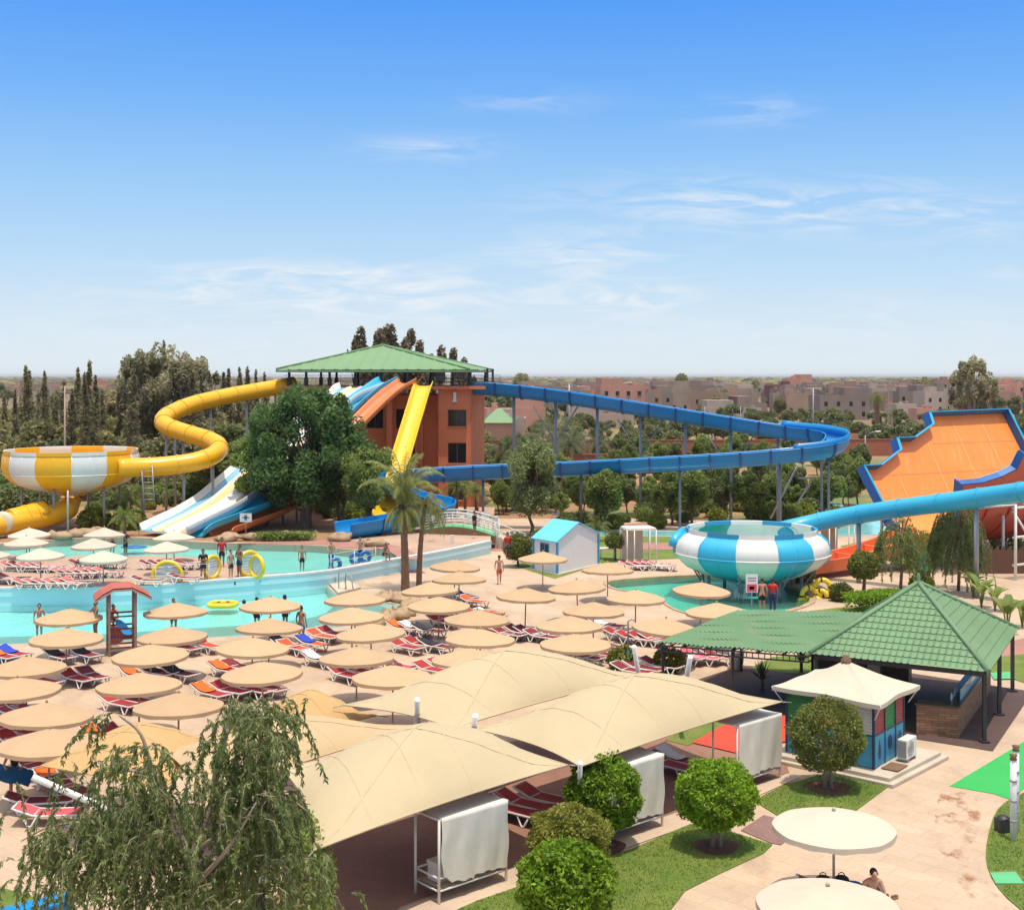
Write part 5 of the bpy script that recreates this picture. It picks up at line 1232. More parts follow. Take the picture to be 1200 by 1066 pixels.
topiary('ball_tree', 'bright green pruned ball tree alone on the lawn beside the mauve path', G(839, 993), 1.03, .90, 1.42, 'leaf_topiary', 15000, .055, 11, 2)
topiary('ball_tree', 'bright green pruned ball tree in front of the second cloth covered frame', G(707, 992), .98, .96, 1.42, 'leaf_topiary', 15000, .055, 12, 1)
topiary('ball_tree', 'olive toned pruned ball tree between the two bright green ones', G(668, 1036), 1.0, .78, 1.12, 'leaf_olive', 15000, .048, 13, 1)
topiary('ball_tree', 'pale green leafy ball tree cut by the lower frame edge', G(664, 1088), 1.08, .95, 1.0, 'leaf_topiary', 12000, .065, 14, 1)
topiary('ball_tree', 'dull green pruned ball tree in front of the painted kiosk', G(970, 924), 1.10, 1.05, 1.62, 'leaf_dull', 15000, .048, 15, 2)

# big weeping tree near the camera
def strand_tree(name, label, base, limbs, strands, m, lf=.055, seed=5, bark='bark_pale', tr=.12, cat='tree', drop=(1.0, 2.6), per=34, spread=.30, limb_r=.05):
    """weeping crown: limbs are point lists; strands hang from along them"""
    r = np.random.default_rng(seed); root = thing(name, label, cat, tuple(base)); b = MB(); C_ = []; D_ = []; tw = MB()
    for pts, r0 in limbs: 
        cp = catmull(pts, 5); b.tube(cp, [r0*(1-.8*i/(len(cp)-1)) for i in range(len(cp))], 7)
    for p, d, L_ in strands:
        p = V(p); d = V(d); pos = p.copy(); v = d.normalized()*(.5 if per < 60 else .22)+V((0, 0, .22)); q = [pos.copy()]; n = max(4, int(L_/.11))
        for i in range(n):
            v = v+V((r.normal()*.05, r.normal()*.05, -.16)); v *= .93; pos = pos+v.normalized()*.11; q.append(pos.copy())
        tw.tube(q[::2], .0075, 4)
        nl = int(per*L_)
        for i in range(nl):
            f = r.random()**.8*(len(q)-1.01); a = int(f); c = q[a].lerp(q[a+1], f-a); tang = (q[min(a+1, len(q)-1)]-q[a]); tang.normalize()
            dd = tang*.6+V((r.normal()*.55, r.normal()*.55, -.55)); dd.normalize(); C_.append(tuple(c+dd*lf*.9)); D_.append(tuple(dd))
    C_ = np.array(C_); D_ = np.array(D_)
    o = mobj('crown', leaf_mesh('crown', C_-np.array(base), lf*r.uniform(.55, 1.4, len(C_)), m, ratio=.24, direc=D_, seed=seed), root)
    b.build('trunk', bark, root); tw.build('twig', bark, root); return root
rw_ = np.random.default_rng(21); YT = 25.0
wb0 = P(215, 0, YT); wbase = V((P(230, 900, YT).x, YT, 0))
def wp(x, y, dy=0): return P(x, y, YT+dy)
limbs = [([wbase, wp(226, 1066), wp(222, 1010), wp(205, 960), wp(180, 905), wp(165, 860), wp(140, 838)], .10), ([wp(222, 1010), wp(245, 950), wp(255, 890), wp(272, 850), wp(300, 824)], .075),
         ([wp(222, 1020), wp(160, 990), wp(110, 965), wp(60, 968), wp(25, 985)], .06), ([wp(226, 1000), wp(280, 960), wp(325, 930), wp(360, 950)], .06), ([wp(180, 905), wp(130, 900), wp(110, 890)], .035),
         ([wp(226, 1040, .2), wp(215, 980, 1), wp(190, 930, 1.2)], .06), ([wp(226, 1040, -.2), wp(270, 990, -1), wp(300, 940, -1.2)], .06)]
strs = []
def add_str(n, fx, fy, L0, L1, wd=.75):
    for _ in range(n):
        x = rw_.normal(*fx) if len(fx) == 2 else rw_.uniform(fx[0], fx[1]); y = rw_.uniform(*fy) if len(fx) == 2 else rw_.uniform(*fy)
        strs.append((wp(x, y, rw_.normal()*wd), (rw_.normal()*.35+(x-215)/700, rw_.normal()*.4, 0), rw_.uniform(L0, L1)))
add_str(120, (298, 22), (818, 880), .5, 1.2); add_str(150, (294, 30), (865, 960), .5, 1.3); add_str(90, (312, 24), (920, 1010), .5, 1.1); add_str(110, (165, 34), (890, 950), .5, 1.1); add_str(170, (135, 46), (945, 1010), .5, 1.2)
add_str(36, (165, 32), (872, 896), .4, .8); add_str(60, (225, 26), (960, 1040), .5, 1.1); add_str(26, (70, 24), (966, 1000), .4, .8); add_str(150, (150, 56), (1000, 1062), .5, 1.1); add_str(36, (255, 22), (900, 960), .5, 1.0); add_str(120, (290, 46), (1000, 1062), .5, 1.1)
for x, y in ((128, 836), (120, 842), (140, 834), (110, 850), (100, 862), (117, 858), (132, 842)): strs.append((wp(x, y), (-.6+rw_.normal()*.4, 0, 0), rw_.uniform(.5, .9)))
strand_tree('weeping_tree', 'large weeping tree with narrow drooping leaves in the lower left', wbase, limbs, strs, 'leaf_willow', .066, 5, per=64)
# round shrub and lamp globe at its foot
tree_shrub = {}
def shrub(name, label, c, rx, rz, m, n, lf, seed, cat='shrub', group=None):
    r = np.random.default_rng(seed); t = thing(name, label, cat, tuple(c), 0, group); p = r.normal(size=(n, 3)); p /= np.linalg.norm(p, axis=1)[:, None]
    f = (.72+.32*r.random(n))*(1+.07*np.sin(p[:, 0]*6+seed)*np.sin(p[:, 1]*5+1)); p = p*f[:, None]*np.array([rx, rx, rz]); p[:, 2] += rz*.82; p = p[p[:, 2] > 0]
    mobj('crown', leaf_mesh('crown', p, lf*r.uniform(.6, 1.4, len(p)), m, ratio=.5, flat=.6, seed=seed), t)
    b = MB()
    for a in range(5): b.tube([(0, 0, 0), (rx*.25*math.cos(a*1.3), rx*.25*math.sin(a*1.3), rz*.5), (rx*.5*math.cos(a*1.3), rx*.5*math.sin(a*1.3), rz*1.0)], [.03, .025, .01], 5)
    b.build('stem', 'bark', t, world=False); return t
shrub('round_shrub', 'dark glossy round shrub at the foot of the weeping tree', V((P(322, 1040, 28).x, 28, 0)), 1.35, 1.75, 'leaf_mid', 6500, .07, 31)
q = P(308, 1031, 24.3); lampt = thing('garden_lamp', 'white globe garden lamp hidden among the weeping tree leaves', 'lamp', (q.x, q.y, 0)); b = MB(); b.ellipsoid(tuple(q), (.085, .085, .085), 16, 10); b.build('globe', 'white_plastic', lampt); b = MB(); b.tube([(q.x, q.y, 0), (q.x, q.y, q.z-.08)], .03, 8); b.build('pole', 'dark_metal', lampt)

# palms
def frond(b, o, a, el_, L_, droop, wd, nl, seed, feather=True):
    r = np.random.default_rng(seed); d = V((math.cos(a)*math.cos(el_), math.sin(a)*math.cos(el_), math.sin(el_))); p = V(o); pts = [p.copy()]; n = 10
    for i in range(n): d = (d+V((0, 0, -droop/n*(1+i*.25)))).normalized(); p = p+d*(L_/n); pts.append(p.copy())
    b.tube(pts, [.025*(1-.8*i/n)+.004 for i in range(n+1)], 4, 1)
    for i in range(nl):
        f = (.12+.88*i/nl)*(n-.01); k = int(f); c = pts[k].lerp(pts[k+1], f-k); tg = (pts[k+1]-pts[k]).normalized(); s = tg.cross(V((0, 0, 1))); s = s.normalized() if s.length > .01 else V((1, 0, 0))
        for sg in (-1, 1):
            dd = (tg*.75+s*sg*.8+V((0, 0, -.25-.5*droop+r.normal()*.12))).normalized(); l = wd*math.sin(PI*(.12+.83*f/n))**.6*r.uniform(.8, 1.1); w_ = tg*.019*(1.6 if wd > .6 else 1)
            e_ = c+dd*l+V((0, 0, -.18*l)); m_ = c+dd*l*.55
            b.add([c-w_, c+w_, m_+w_*.9, e_, m_-w_*.9], [(0, 1, 2, 4), (4, 2, 3)], 0, False)
def palm(name, label, base, h, nf, L_, droop, m='leaf_palm', tr=.22, seed=1, els=(-.3, 1.2), wd=.5, nl=26, lean=(0, 0), dead=0, scale=None, group=None, hang=0):
    r = np.random.default_rng(seed); t = thing(name, label, 'palm tree', tuple(base), 0, group); b = MB(); n = 22; pts = []; rr = []
    for i in range(n+1): f = i/n; pts.append((lean[0]*f*f, lean[1]*f*f, h*f-.05)); rr.append(tr*(1.25-.45*f+.10*(i % 2)+.25*max(0, f-.8)*4*.5))
    b.tube(pts, rr, 10); b.build('trunk', 'palm_bark', t, world=False)
    b = MB(); o = (lean[0], lean[1], h)
    for k in range(nf): f = (k+.5)/nf; frond(b, o, k*2.399+r.normal()*.1, els[0]+(els[1]-els[0])*f, L_*r.uniform(.85, 1.1), droop*r.uniform(.8, 1.2), wd, nl, seed*100+k)
    for k in range(hang): frond(b, o, k*2.399+1, r.uniform(.1, .7), L_*.45*r.uniform(.8, 1.2), 1.9, wd, nl, seed*300+k)
    b.build('crown', [m, 'leaf_brown'], t, world=False)
    if dead:
        b = MB()
        for k in range(dead): frond(b, (lean[0], lean[1], h-.2), k*2.4, -1.0, L_*.5, 1.2, wd*.7, 12, seed*77+k)
        b.build('dead_frond', ['leaf_brown', 'leaf_brown'], t, world=False)
    return t
pb1 = G(475, 692); palm('tall_palm', 'taller palm with thick ragged trunk and hanging fronds by the pool wall', pb1, 4.75, 22, 3.9, 1.25, 'leaf_palm', .20, 3, (1.2, 1.55), .5, 46, (-.15, 0), 0, hang=13)
pb2 = G(491, 687); palm('tall_palm', 'slimmer palm with drooping green crown right of the taller palm', pb2, 4.75, 26, 2.3, 1.9, 'leaf_palm', .14, 4, (.0, 1.3), .6, 30, (.35, 0), 0)
palm('fan_palm', 'lone fan palm standing among the olive trees beyond the blue flume', P(1028, 440, 255)-V((0, 0, H)), 8.2, 26, 2.6, 1.6, 'leaf_palm', .4, 6, (-.6, 1.3), .9, 16, dead=8)
for i, (x, Yp, h) in enumerate(((48, 128, 4.2), (56, 131, 4.0), (150, 124, 3.9), (122, 133, 4.2), (618, 150, 4.0), (640, 155, 4.5), (668, 150, 4.2), (700, 160, 4.2), (590, 150, 3.5), (652, 165, 5.2))):
    palm('date_palm', ('feathery date palm showing above the yellow bowl rim' if i < 4 else 'feathery date palm growing between the posts of the blue flume'), V(((x-600)*Yp/F, Yp, 0)), h, 22, 3.6, 1.1, 'leaf_date', .3, 40+i, (-.1, 1.35), .7, 20, group='date palms near the slides')
for i, (x, y, h) in enumerate(((140, 618, 1.6), (152, 620, 2.2), (146, 628, 1.2), (165, 600, 1.6), (700, 634, .9), (545, 600, 2.0), (535, 604, 2.4), (558, 602, 1.8))):
    z = TZ if x < 560 else 0; palm('young_palm', ('young palm between the yellow bowl and the racer slide' if i < 4 else 'small palm growing behind the hut' if i == 4 else 'young palm in the planting behind the footbridge'), G(x, y, z), h, 16, 1.7, 1.2, 'leaf_mid', .1, 60+i, (.1, 1.4), .4, 18, group='young palms' if i != 4 else None)

# trees beyond
LEAFY = [tree_proto('park_tree', 'x', 'tree', 6.2, 3.9, 1.5, 22, 330, .16, 'leaf_mid', seed=70, tr=.12), tree_proto('park_tree', 'x', 'tree', 6, 3.6, 1.7, 20, 330, .15, 'leaf_grey', seed=71, tr=.11), tree_proto('park_tree', 'x', 'tree', 5.6, 4.2, 1.6, 20, 330, .16, 'leaf_mid', seed=72, tr=.12)]
EUC = [tree_proto('eucalyptus', 'x', 'tree', 17, 8.0, 5.0, 30, 170, .27, 'leaf_euc', 'bark_pale', 80, tr=.28, rk=.20, ratio=.5), tree_proto('eucalyptus', 'x', 'tree', 17, 7, 6, 26, 170, .27, 'leaf_euc', 'bark_pale', 81, tr=.25, rk=.21, ratio=.5)]
CYP = [tree_proto('casuarina', 'x', 'tree', 13, 2.9, 1.0, 18, 70, .26, 'leaf_cypress', seed=90+i, shape='column', tr=.13, ratio=.4) for i in range(3)]
WOOD = [tree_proto('thicket_tree', 'x', 'tree', 8.5, 6.5, .8, 20, 170, .33, 'leaf_wood', seed=100+i, tr=.14, ratio=.5, stems=2) for i in range(3)]
OLIVE = [tree_proto('olive_tree', 'x', 'tree', 4.6, 5.0, .7, 12, 150, .26, 'leaf_grove', seed=110+i, tr=.13, ratio=.5) for i in range(2)]
TALLB = [tree_proto('tall_tree', 'x', 'tree', 18, 5.5, 6, 24, 190, .26, 'leaf_brown', 'bark', 120, tr=.2, rk=.18, ratio=.5)]
def plant(protos, x, Y, h, label, group, z=0, k=None, ws=1.0):
    p = protos[k % len(protos) if k is not None else rng.randrange(len(protos))]; hp = {'park_tree': 6, 'eucalyptus': 17, 'casuarina': 13, 'thicket_tree': 8.5, 'olive_tree': 4.6, 'tall_tree': 18}[p.name.split('.')[0]]
    s = h/hp; return use(p, FIRST, ((x-600)*Y/F, Y, z), rng.uniform(0, 6.28), label, group, (s*ws, s*ws, s))
# the dark feathery tree in front of the tower and its neighbour
r = np.random.default_rng(7)
ac = tree_proto('feathery_tree', 'big dark feathery tree hiding the left half of the slide tower', 'tree', 11.2, 9.4, 1.2, 80, 430, .17, 'leaf_dark', seed=131, tr=.26, rk=.21, ratio=.45, stems=3, shell=.2, shape='full'); ac.location = (P(358, 440, 97).x, 97, TZ)
a2 = tree_proto('feathery_tree', 'smaller olive green feathery tree between the dark tree and the palms', 'tree', 6.9, 5.2, 1.5, 22, 420, .13, 'leaf_mid', seed=132, tr=.16, rk=.3, stems=2, shell=.3); a2.location = (P(432, 440, 95).x, 95, TZ)
a3 = tree_proto('feathery_tree', 'lighter feathery tree at the left of the big dark tree over the racer lanes', 'tree', 7.4, 6.0, 1.6, 40, 380, .15, 'leaf_mid', seed=133, tr=.14, rk=.24, shell=.2, shape='full'); a3.location = (P(312, 440, 98.8).x, 98.8, TZ)
a4 = tree_proto('feathery_tree', 'feathery tree close against the right side of the big dark tree', 'tree', 9.4, 5.6, 1.2, 44, 380, .15, 'leaf_dark', seed=134, tr=.15, rk=.24, shell=.2, shape='full', stems=2); a4.location = (P(400, 440, 98).x, 98, TZ)
bt = tree_proto('park_tree', 'tallest park tree, standing behind the blue roofed hut', 'tree', 8.0, 4.8, 1.2, 30, 420, .14, 'leaf_grey', seed=75, tr=.13, rk=.34, shell=.3); bt.location = (P(622, 440, 100).x, 100, 0)
for i, (x, yb, yt, l) in enumerate(((710, 622, 551, 'park tree behind the black speaker, under the blue flume'), (758, 600, 562, None), (788, 615, 553, None), (811, 615, 551, None), (678, 602, 566, None), (657, 607, 577, None), (850, 610, 556, None), (880, 610, 552, None), (905, 606, 560, None), (970, 604, 548, 'park tree between the bowl and the hairpin of the blue flume'), (830, 600, 560, None), (735, 602, 560, None), (865, 598, 556, None), (948, 600, 566, None), (600, 600, 566, None))):
    Y = F*H/(yb-HY); plant(LEAFY, x, Y, (yb-yt)*Y/F, l or 'mid green park tree in the row under the blue flume', None if l else 'park trees under the blue flume', ws=1.15)
for i in range(130):
    Y = rng.uniform(112, 190); x = rng.uniform(575, 1010); plant(LEAFY, x, Y, rng.uniform(2.5, 4.6), 'small tree in the planting behind the blue flume', 'small trees behind the blue flume')
for x, Y, h in ((135, 158, 14.4), (150, 163, 13.6), (168, 150, 16.3), (188, 155, 17.0), (200, 152, 17.2), (215, 148, 15.9), (231, 152, 15.4), (176, 166, 16.5)): plant(EUC, x, Y, h, 'tall eucalyptus in the clump rising behind the yellow tube slide', 'eucalyptus clump')
for x, Y, h in ((428, 160, 20), (447, 165, 20.6), (466, 162, 20.4), (484, 158, 18.6), (525, 160, 17.6), (542, 166, 16), (438, 172, 19), (495, 170, 17)): plant(TALLB, x, Y, h, 'tall thin leaved tree showing above the tower roof', 'tall trees behind the tower')
for x, Y, h in ((262, 112, 6.8), (280, 114, 7.2), (300, 111, 7.6), (245, 116, 6), (318, 114, 8.4), (270, 118, 8)): plant(LEAFY, x, Y, h, 'green park tree between the yellow tube and the dark feathery tree', 'park trees beside the yellow tube', ws=1.25)
for x, yt in ((30, 436), (34, 440), (52, 441), (91, 438), (105, 431), (99, 444), (192, 408), (245, 441), (262, 442), (268, 438), (280, 437), (290, 437), (300, 440), (75, 452), (18, 462), (112, 446), (65, 470), (155, 440), (170, 445), (205, 440), (225, 438), (236, 446), (310, 442), (5, 466), (45, 462), (84, 462), (120, 462), (140, 455)):
    Y = rng.uniform(126, 165); plant(CYP, x, Y, H-(yt-HY)*Y/F, 'dark slender conifer in the wood behind the yellow slide', 'slender conifers', ws=rng.uniform(.8, 1.15))
for i in range(120):
    Y = rng.uniform(130, 250); x = rng.uniform(-30, 345); plant(WOOD, x, Y, rng.uniform(5, 8.5), 'dull green thicket tree in the dense wood on the left', 'thicket of the wood')
for i in range(26):
    Y = rng.uniform(118, 135); x = rng.uniform(-20, 330); plant(WOOD, x, Y, rng.uniform(1.8, 4.2), 'low dull green thicket tree at the wood edge', 'wood edge thicket')
for i in range(20):
    Y = rng.uniform(135, 170); x = rng.uniform(380, 570); plant(WOOD, x, Y, rng.uniform(3, 8), 'dull green thicket tree behind the tower', 'thicket behind the tower')
for i in range(170):
    Y = rng.uniform(205, 330); x = rng.uniform(540, 1240)
    plant(OLIVE, x, Y, rng.uniform(2.6, 5.2), 'grey green olive tree in the grove before the town', 'olive grove')
for i in range(150):
    Y = 340*math.exp(rng.uniform(0, 1.9)); x = rng.uniform(-20, 1220)
    plant(rng.choice((OLIVE, WOOD, WOOD)), x, Y, rng.uniform(4, 8.5), 'grey green tree among the town houses', 'town trees')
for x, Y, h in ((612, 620, 14), (800, 700, 14), (885, 800, 10), (1075, 560, 11), (1088, 560, 12), (1080, 565, 11)): plant(WOOD, x, Y, h, 'tall dark tree rising out of the town', 'tall town trees')
for x, Y, h in ((1138, 235, 17), (1127, 240, 14), (1149, 238, 15)): plant(EUC, x, Y, h, 'loose grey green eucalyptus rising above the orange half pipe', 'eucalyptus by the half pipe')
fw = MB(); rs = random.Random(9)
for i in range(900):
    Y = 900*math.exp(rs.uniform(0, 2.3)); X = rs.uniform(-.45, .45)*Y; s_ = rs.uniform(6, 16); fw.ellipsoid((X, Y, 2.0), (s_, s_, rs.uniform(3, 6.5)), 6, 4)
tag(fw.build('far_woods', 'leaf_wood'), 'dark belt of far trees reaching to the horizon', 'woods', None, 'stuff')
# shrubs, hedges and planting
for x, y, rr, m, l in ((763, 606, 1.25, 'leaf_grey', 'silvery round shrub under the park trees'), (770, 619, .8, 'leaf_yellow', 'clipped bright round shrub before the silvery one'), (720, 619, .75, 'leaf_yellow', 'clipped bright round shrub beside the black speaker'), (682, 617, .8, 'leaf_mid', 'round green shrub right behind the hut roof'), (697, 621, .7, 'leaf_yellow', 'small bright shrub by the young palm'), (665, 620, .9, 'leaf_mid', 'low green shrub behind the hut ridge'), (800, 612, .6, 'leaf_mid', 'small dark shrub in the orange soil'), (840, 612, .8, 'leaf_yellow', 'bright shrub left of the bowl rim'),
                       (986, 704, .65, 'leaf_dull', 'clipped dark round shrub right of the yellow rings'), (1080, 694, .7, 'leaf_yellow', 'bright yellow green clipped ball behind the pavilion roof'), (1072, 668, 1.7, 'leaf_mid', 'dense dark shrub below the half pipe'), (938, 682, .9, 'leaf_dull', 'dull shrub behind the yellow rings'), (730, 784, .62, 'leaf_yellow', 'low bright clump at the foot of the leaning mast'), (634, 638, .75, 'leaf_mid', 'leafy shrub beside the footbridge stairs'), (1180, 655, 1.2, 'leaf_mid', 'shrub under the blue tube at the right edge')):
    shrub('shrub', l, G(x, y), rr, rr*.85, m, int(1800+900*rr), .085, int(x), group=None)
for x, y, l in ((784, 785, 'small bright shrub beside the flat roof post'),): shrub('shrub', l, G(x, y), .7, .5, 'leaf_yellow', 2200, .07, 5)
topi2 = shrub('ball_tree', 'round clipped ball tree behind the small blue sign', G(607, 664)+V((0, 0, .5)), .95, .9, 'leaf_dull', 5200, .085, 77, 'tree'); b = MB(); b.tube([(0, 0, -.52), (0, 0, .5)], .08, 8); b.build('trunk', 'bark', topi2, world=False)
sm1 = shrub('ball_tree', 'tiny clipped ball tree on the lawn right of the hut', G(721.5, 657)+V((0, 0, .85)), .72, .62, 'leaf_dull', 2600, .07, 78, 'tree'); b = MB(); b.tube([(0, 0, -.87), (0, 0, .4)], .05, 8); b.build('trunk', 'bark', sm1, world=False)
sm2 = shrub('ball_tree', 'dark small ball tree in front of the orange chute', G(1012, 697)+V((0, 0, .95)), .88, .85, 'leaf_dull', 4200, .08, 79, 'tree'); b = MB(); b.tube([(0, 0, -.97), (.05, 0, 0), (0, 0, .7)], [.12, .09, .05], 8); b.build('trunk', 'bark', sm2, world=False)
def hedge(name, label, pts, wd, h, m, n, lf, seed):
    r = np.random.default_rng(seed); a = resample([V(p) for p in pts], .2); c = []
    for _ in range(n):
        p = a[r.integers(len(a))]; c.append((p.x+r.uniform(-wd, wd)/2, p.y+r.uniform(-wd, wd)/2, h*(1-.35*r.random()**2) if r.random() < .6 else h*r.random()))
    o = mobj(name, leaf_mesh(name, np.array(c)-np.array(a[0]), lf*r.uniform(.6, 1.4, n), m, ratio=.5, flat=.6, seed=seed), None, tuple(a[0])); return tag(o, label, 'hedge')
hedge('hedge', 'clipped bright green hedge left of the pavilion roof', [G(1003, 717), G(1046, 712)], 1.3, .95, 'leaf_topiary', 7000, .07, 3)
hedge('hedge', 'long clipped hedge behind the white racer slide', [V((-32, 118, 0)), V((-21, 117, 0))], 2.2, 2.6, 'leaf_mid', 9000, .16, 4)
hedge('hedge', 'low green hedge at the foot of the dark feathery tree', [G(305, 634, TZ)+V((0, 0, TZ*0)), G(365, 633, TZ)], 1.0, 1.5, 'leaf_mid', 3000, .1, 5)
for i, (x, y) in enumerate(((85, 629), (102, 628), (118, 627), (70, 631), (300, 633), (330, 632), (265, 634), (400, 634), (438, 640))):
    rk = MB(); rr = random.Random(i+5); c = G(x, y, TZ)
    pts = [[(c.x+rr.uniform(.6, 1.3)*1.0*math.sin(PI*j/5)*math.cos(2*PI*k/9), c.y+rr.uniform(.8, 1.2)*.6*math.sin(PI*j/5)*math.sin(2*PI*k/9), TZ-.1+rr.uniform(.26, .42)*(1-math.cos(PI*j/5))) for k in range(9)] for j in range(1, 5)]
    rk.rings(pts, 0, True, True, True); tag(rk.build('rock', 'rock', None, (c.x, c.y, TZ)), 'rounded sandstone boulder on the far shore of the upper pool', 'rock', 'boulders on the far shore')
for i, (x, y, s) in enumerate(((450, 703, 1.0), (461, 702, .8), (472, 705, 1.0), (482, 712, 1.1), (478, 720, .9), (466, 724, 1.1), (452, 727, 1.0), (440, 732, .8))):
    rk = MB(); rr = random.Random(i+55); c = G(x, y)
    pts = [[(c.x+s*rr.uniform(.75, 1.2)*.62*math.sin(PI*j/6)*math.cos(2*PI*k/9), c.y+s*rr.uniform(.75, 1.2)*.75*math.sin(PI*j/6)*math.sin(2*PI*k/9), -.15+s*rr.uniform(.2, .42)*(1-math.cos(PI*j/6))) for k in range(9)] for j in range(1, 6)]
    rk.rings(pts, 0, True, True, True); tag(rk.build('rock', 'rock', None, (c.x, c.y, 0)), 'sandy boulder edging the small basin at the pool end', 'rock', 'boulders round the basin')
SHR = [shrub('garden_shrub', 'x', (0, 0, 0), 1.0, .85, 'leaf_mid', 1500, .12, 401), shrub('garden_shrub', 'x', (0, 0, 0), 1.0, .8, 'leaf_grey', 1500, .12, 402), shrub('garden_shrub', 'x', (0, 0, 0), 1.0, .7, 'leaf_yellow', 1300, .12, 403)]
rs = random.Random(33)
for i in range(60):
    x, y = rs.uniform(110, 330), rs.uniform(586, 622); 
    if 160 < x and y > 606 or (x > 205 and y > 592): continue
    use(SHR[i % 3], FIRST, tuple(G(x, y, TZ)), rs.uniform(0, 6), 'low garden shrub in the planting behind the racer slide', 'shrubs behind the racer slide', rs.uniform(.5, 1.3))
for i in range(26): use(SHR[i % 3], FIRST, tuple(G(rs.uniform(376, 470), rs.uniform(592, 612), TZ)), rs.uniform(0, 6), 'low garden shrub between the tower foot and the flume end', 'shrubs at the tower foot', rs.uniform(.4, 1.1))
for i in range(70): use(SHR[i % 3], FIRST, tuple(G(rs.uniform(640, 1000), rs.uniform(574, 612), 0)), rs.uniform(0, 6), 'low garden shrub in the orange soil under the blue flume', 'shrubs under the blue flume', rs.uniform(.4, 1.2))
for i in range(30): use(SHR[i % 3], FIRST, tuple(G(rs.uniform(-10, 70), rs.uniform(585, 604), TZ)), rs.uniform(0, 6), 'garden shrub below the yellow bowl at the left edge', 'shrubs below the yellow bowl', rs.uniform(.8, 1.9))
# weeping trees at the right
def weeper(name, label, base, h, w, n, seed, m='leaf_willow'):
    r = np.random.default_rng(seed); bs = V(base); top = bs+V((0, 0, h*.9)); st = []; lb = [([bs, bs+V((.1, 0, h*.4)), bs+V((-.05, 0, h*.75)), top], .10)]
    for k in range(9):
        a = k*2.4; e_ = bs+V((w*.42*math.cos(a), w*.42*math.sin(a), h*r.uniform(.72, .98))); lb.append(([bs+V((0, 0, h*.5)), bs.lerp(e_, .5)+V((0, 0, h*.42)), e_], .05))
    for k in range(n):
        a = r.random()*6.28; d = w/2*math.sqrt(r.random()); p = bs+V((d*math.cos(a), d*math.sin(a), h*(1-.28*(d/(w/2))**2)*r.uniform(.55, 1))); st.append((p, (math.cos(a), math.sin(a), 0), r.uniform(.25, .5)*h))
    return strand_tree(name, label, bs, lb, st, m, .085, seed, 'bark', per=40)
weeper('weeping_tree', 'weeping tree hanging over the right end of the blue tube post', G(1123, 692), 5.6, 2.0, 230, 41); weeper('weeping_tree', 'smaller weeping tree between the orange chute and the half pipe', G(1055, 694), 4.6, 1.8, 130, 42)
# broad-leaved plants at the right edge
def paddle_plant(name, label, c, h, n, seed):
    r = np.random.default_rng(seed); t = thing(name, label, 'plant', tuple(c)); b = MB(); st = MB()
    for k in range(n):
        a = k*2.4+r.normal()*.2; L_ = h*r.uniform(.7, 1.05); d = V((math.cos(a), math.sin(a), 0)); s = V((-d.y, d.x, 0)); tip = d*L_*.32+V((0, 0, L_)); mid = d*L_*.1+V((0, 0, L_*.55))
        st.tube([V((0, 0, 0)), mid], .03, 5); rows_ = []
        for f in np.linspace(0, 1, 7): p = mid.lerp(tip, f)+d*.25*f*f-V((0, 0, .22*f*f)); wd = .30*math.sin(PI*(.06+.9*f))**.7*h/2.6; rows_.append([p-s*wd+V((0, 0, wd*.4)), p, p+s*wd+V((0, 0, wd*.4))])
        b.rings(rows_, 0, True, False)
    b.build('leaf', 'leaf_mid', t, world=False); st.build('stem', 'leaf_mid', t, world=False); return t
for i, (x, y, h, l) in enumerate(((1150, 712, 1.9, 'broad leaved upright plant behind the right roof slope'), (1166, 716, 1.6, 'shorter broad leaved plant behind the right roof slope'), (1180, 742, 2.0, 'tallest broad leaved plant near the right picture edge'), (1140, 700, 1.7, 'broad leaved plant beside the blue tube post'), (1198, 735, 1.9, 'broad leaved plant cut by the right picture edge'))): paddle_plant('broadleaf_plant', l, G(x, y), h, 9, 200+i)
for i, (x, y, l) in enumerate(((893, 810, 'spiky yucca beside the kiosk tent, left one'), (939, 788, 'spiky yucca behind the kiosk tent, right one'))):
    c = G(x, y); t_ = thing('yucca', l, 'plant', tuple(c)); b = MB(); r = np.random.default_rng(i)
    for k in range(46):
        a = r.random()*6.28; e_ = r.uniform(.3, 1.5); d = V((math.cos(a)*math.cos(e_), math.sin(a)*math.cos(e_), math.sin(e_))); s = V((-math.sin(a), math.cos(a), 0))*.03; o = V((0, 0, .45)); b.add([o-s, o+s, o+d*.45+s, o+d*.95-V((0, 0, .1)), o+d*.45-s], [(0, 1, 2, 4), (4, 2, 3)])
    b.build('leaf', 'leaf_date', t_, world=False); b = MB(); b.tube([(0, 0, 0), (0, 0, .5)], .07, 8); b.build('stem', 'bark', t_, world=False)
# grass blades on the lawns nearest the camera
r = np.random.default_rng(4); pts = []
def in_poly(p, poly):
    c = False; n = len(poly)
    for i in range(n):
        a, b_ = poly[i], poly[i-1]
        if (a.y > p[1]) != (b_.y > p[1]) and p[0] < (b_.x-a.x)*(p[1]-a.y)/(b_.y-a.y)+a.x: c = not c
    return c
LAWNS = [GP(q) for q in ([(500, 1082), (560, 1056.5), (622, 1036), (741, 996), (809, 967), (850, 974), (904, 990), (894, 1000), (843, 1023), (803, 1043), (786, 1066), (780, 1090)], [(885, 938), (917, 922), (957, 910), (995, 902), (1047, 916), (1030, 929), (1003, 949), (960, 956), (915, 957), (896, 946)], [(1260, 912), (1200, 930), (1177, 943), (1165, 958), (1157, 990), (1158, 1016), (1171, 1041), (1197, 1066), (1260, 1110)])]
MINT = GP([(1158, 1022), (1191, 1021), (1202, 1039), (1166, 1039)])
holes_ = [(G(839, 993), .6), (G(970, 924), .68), (G(707, 993), .58)]
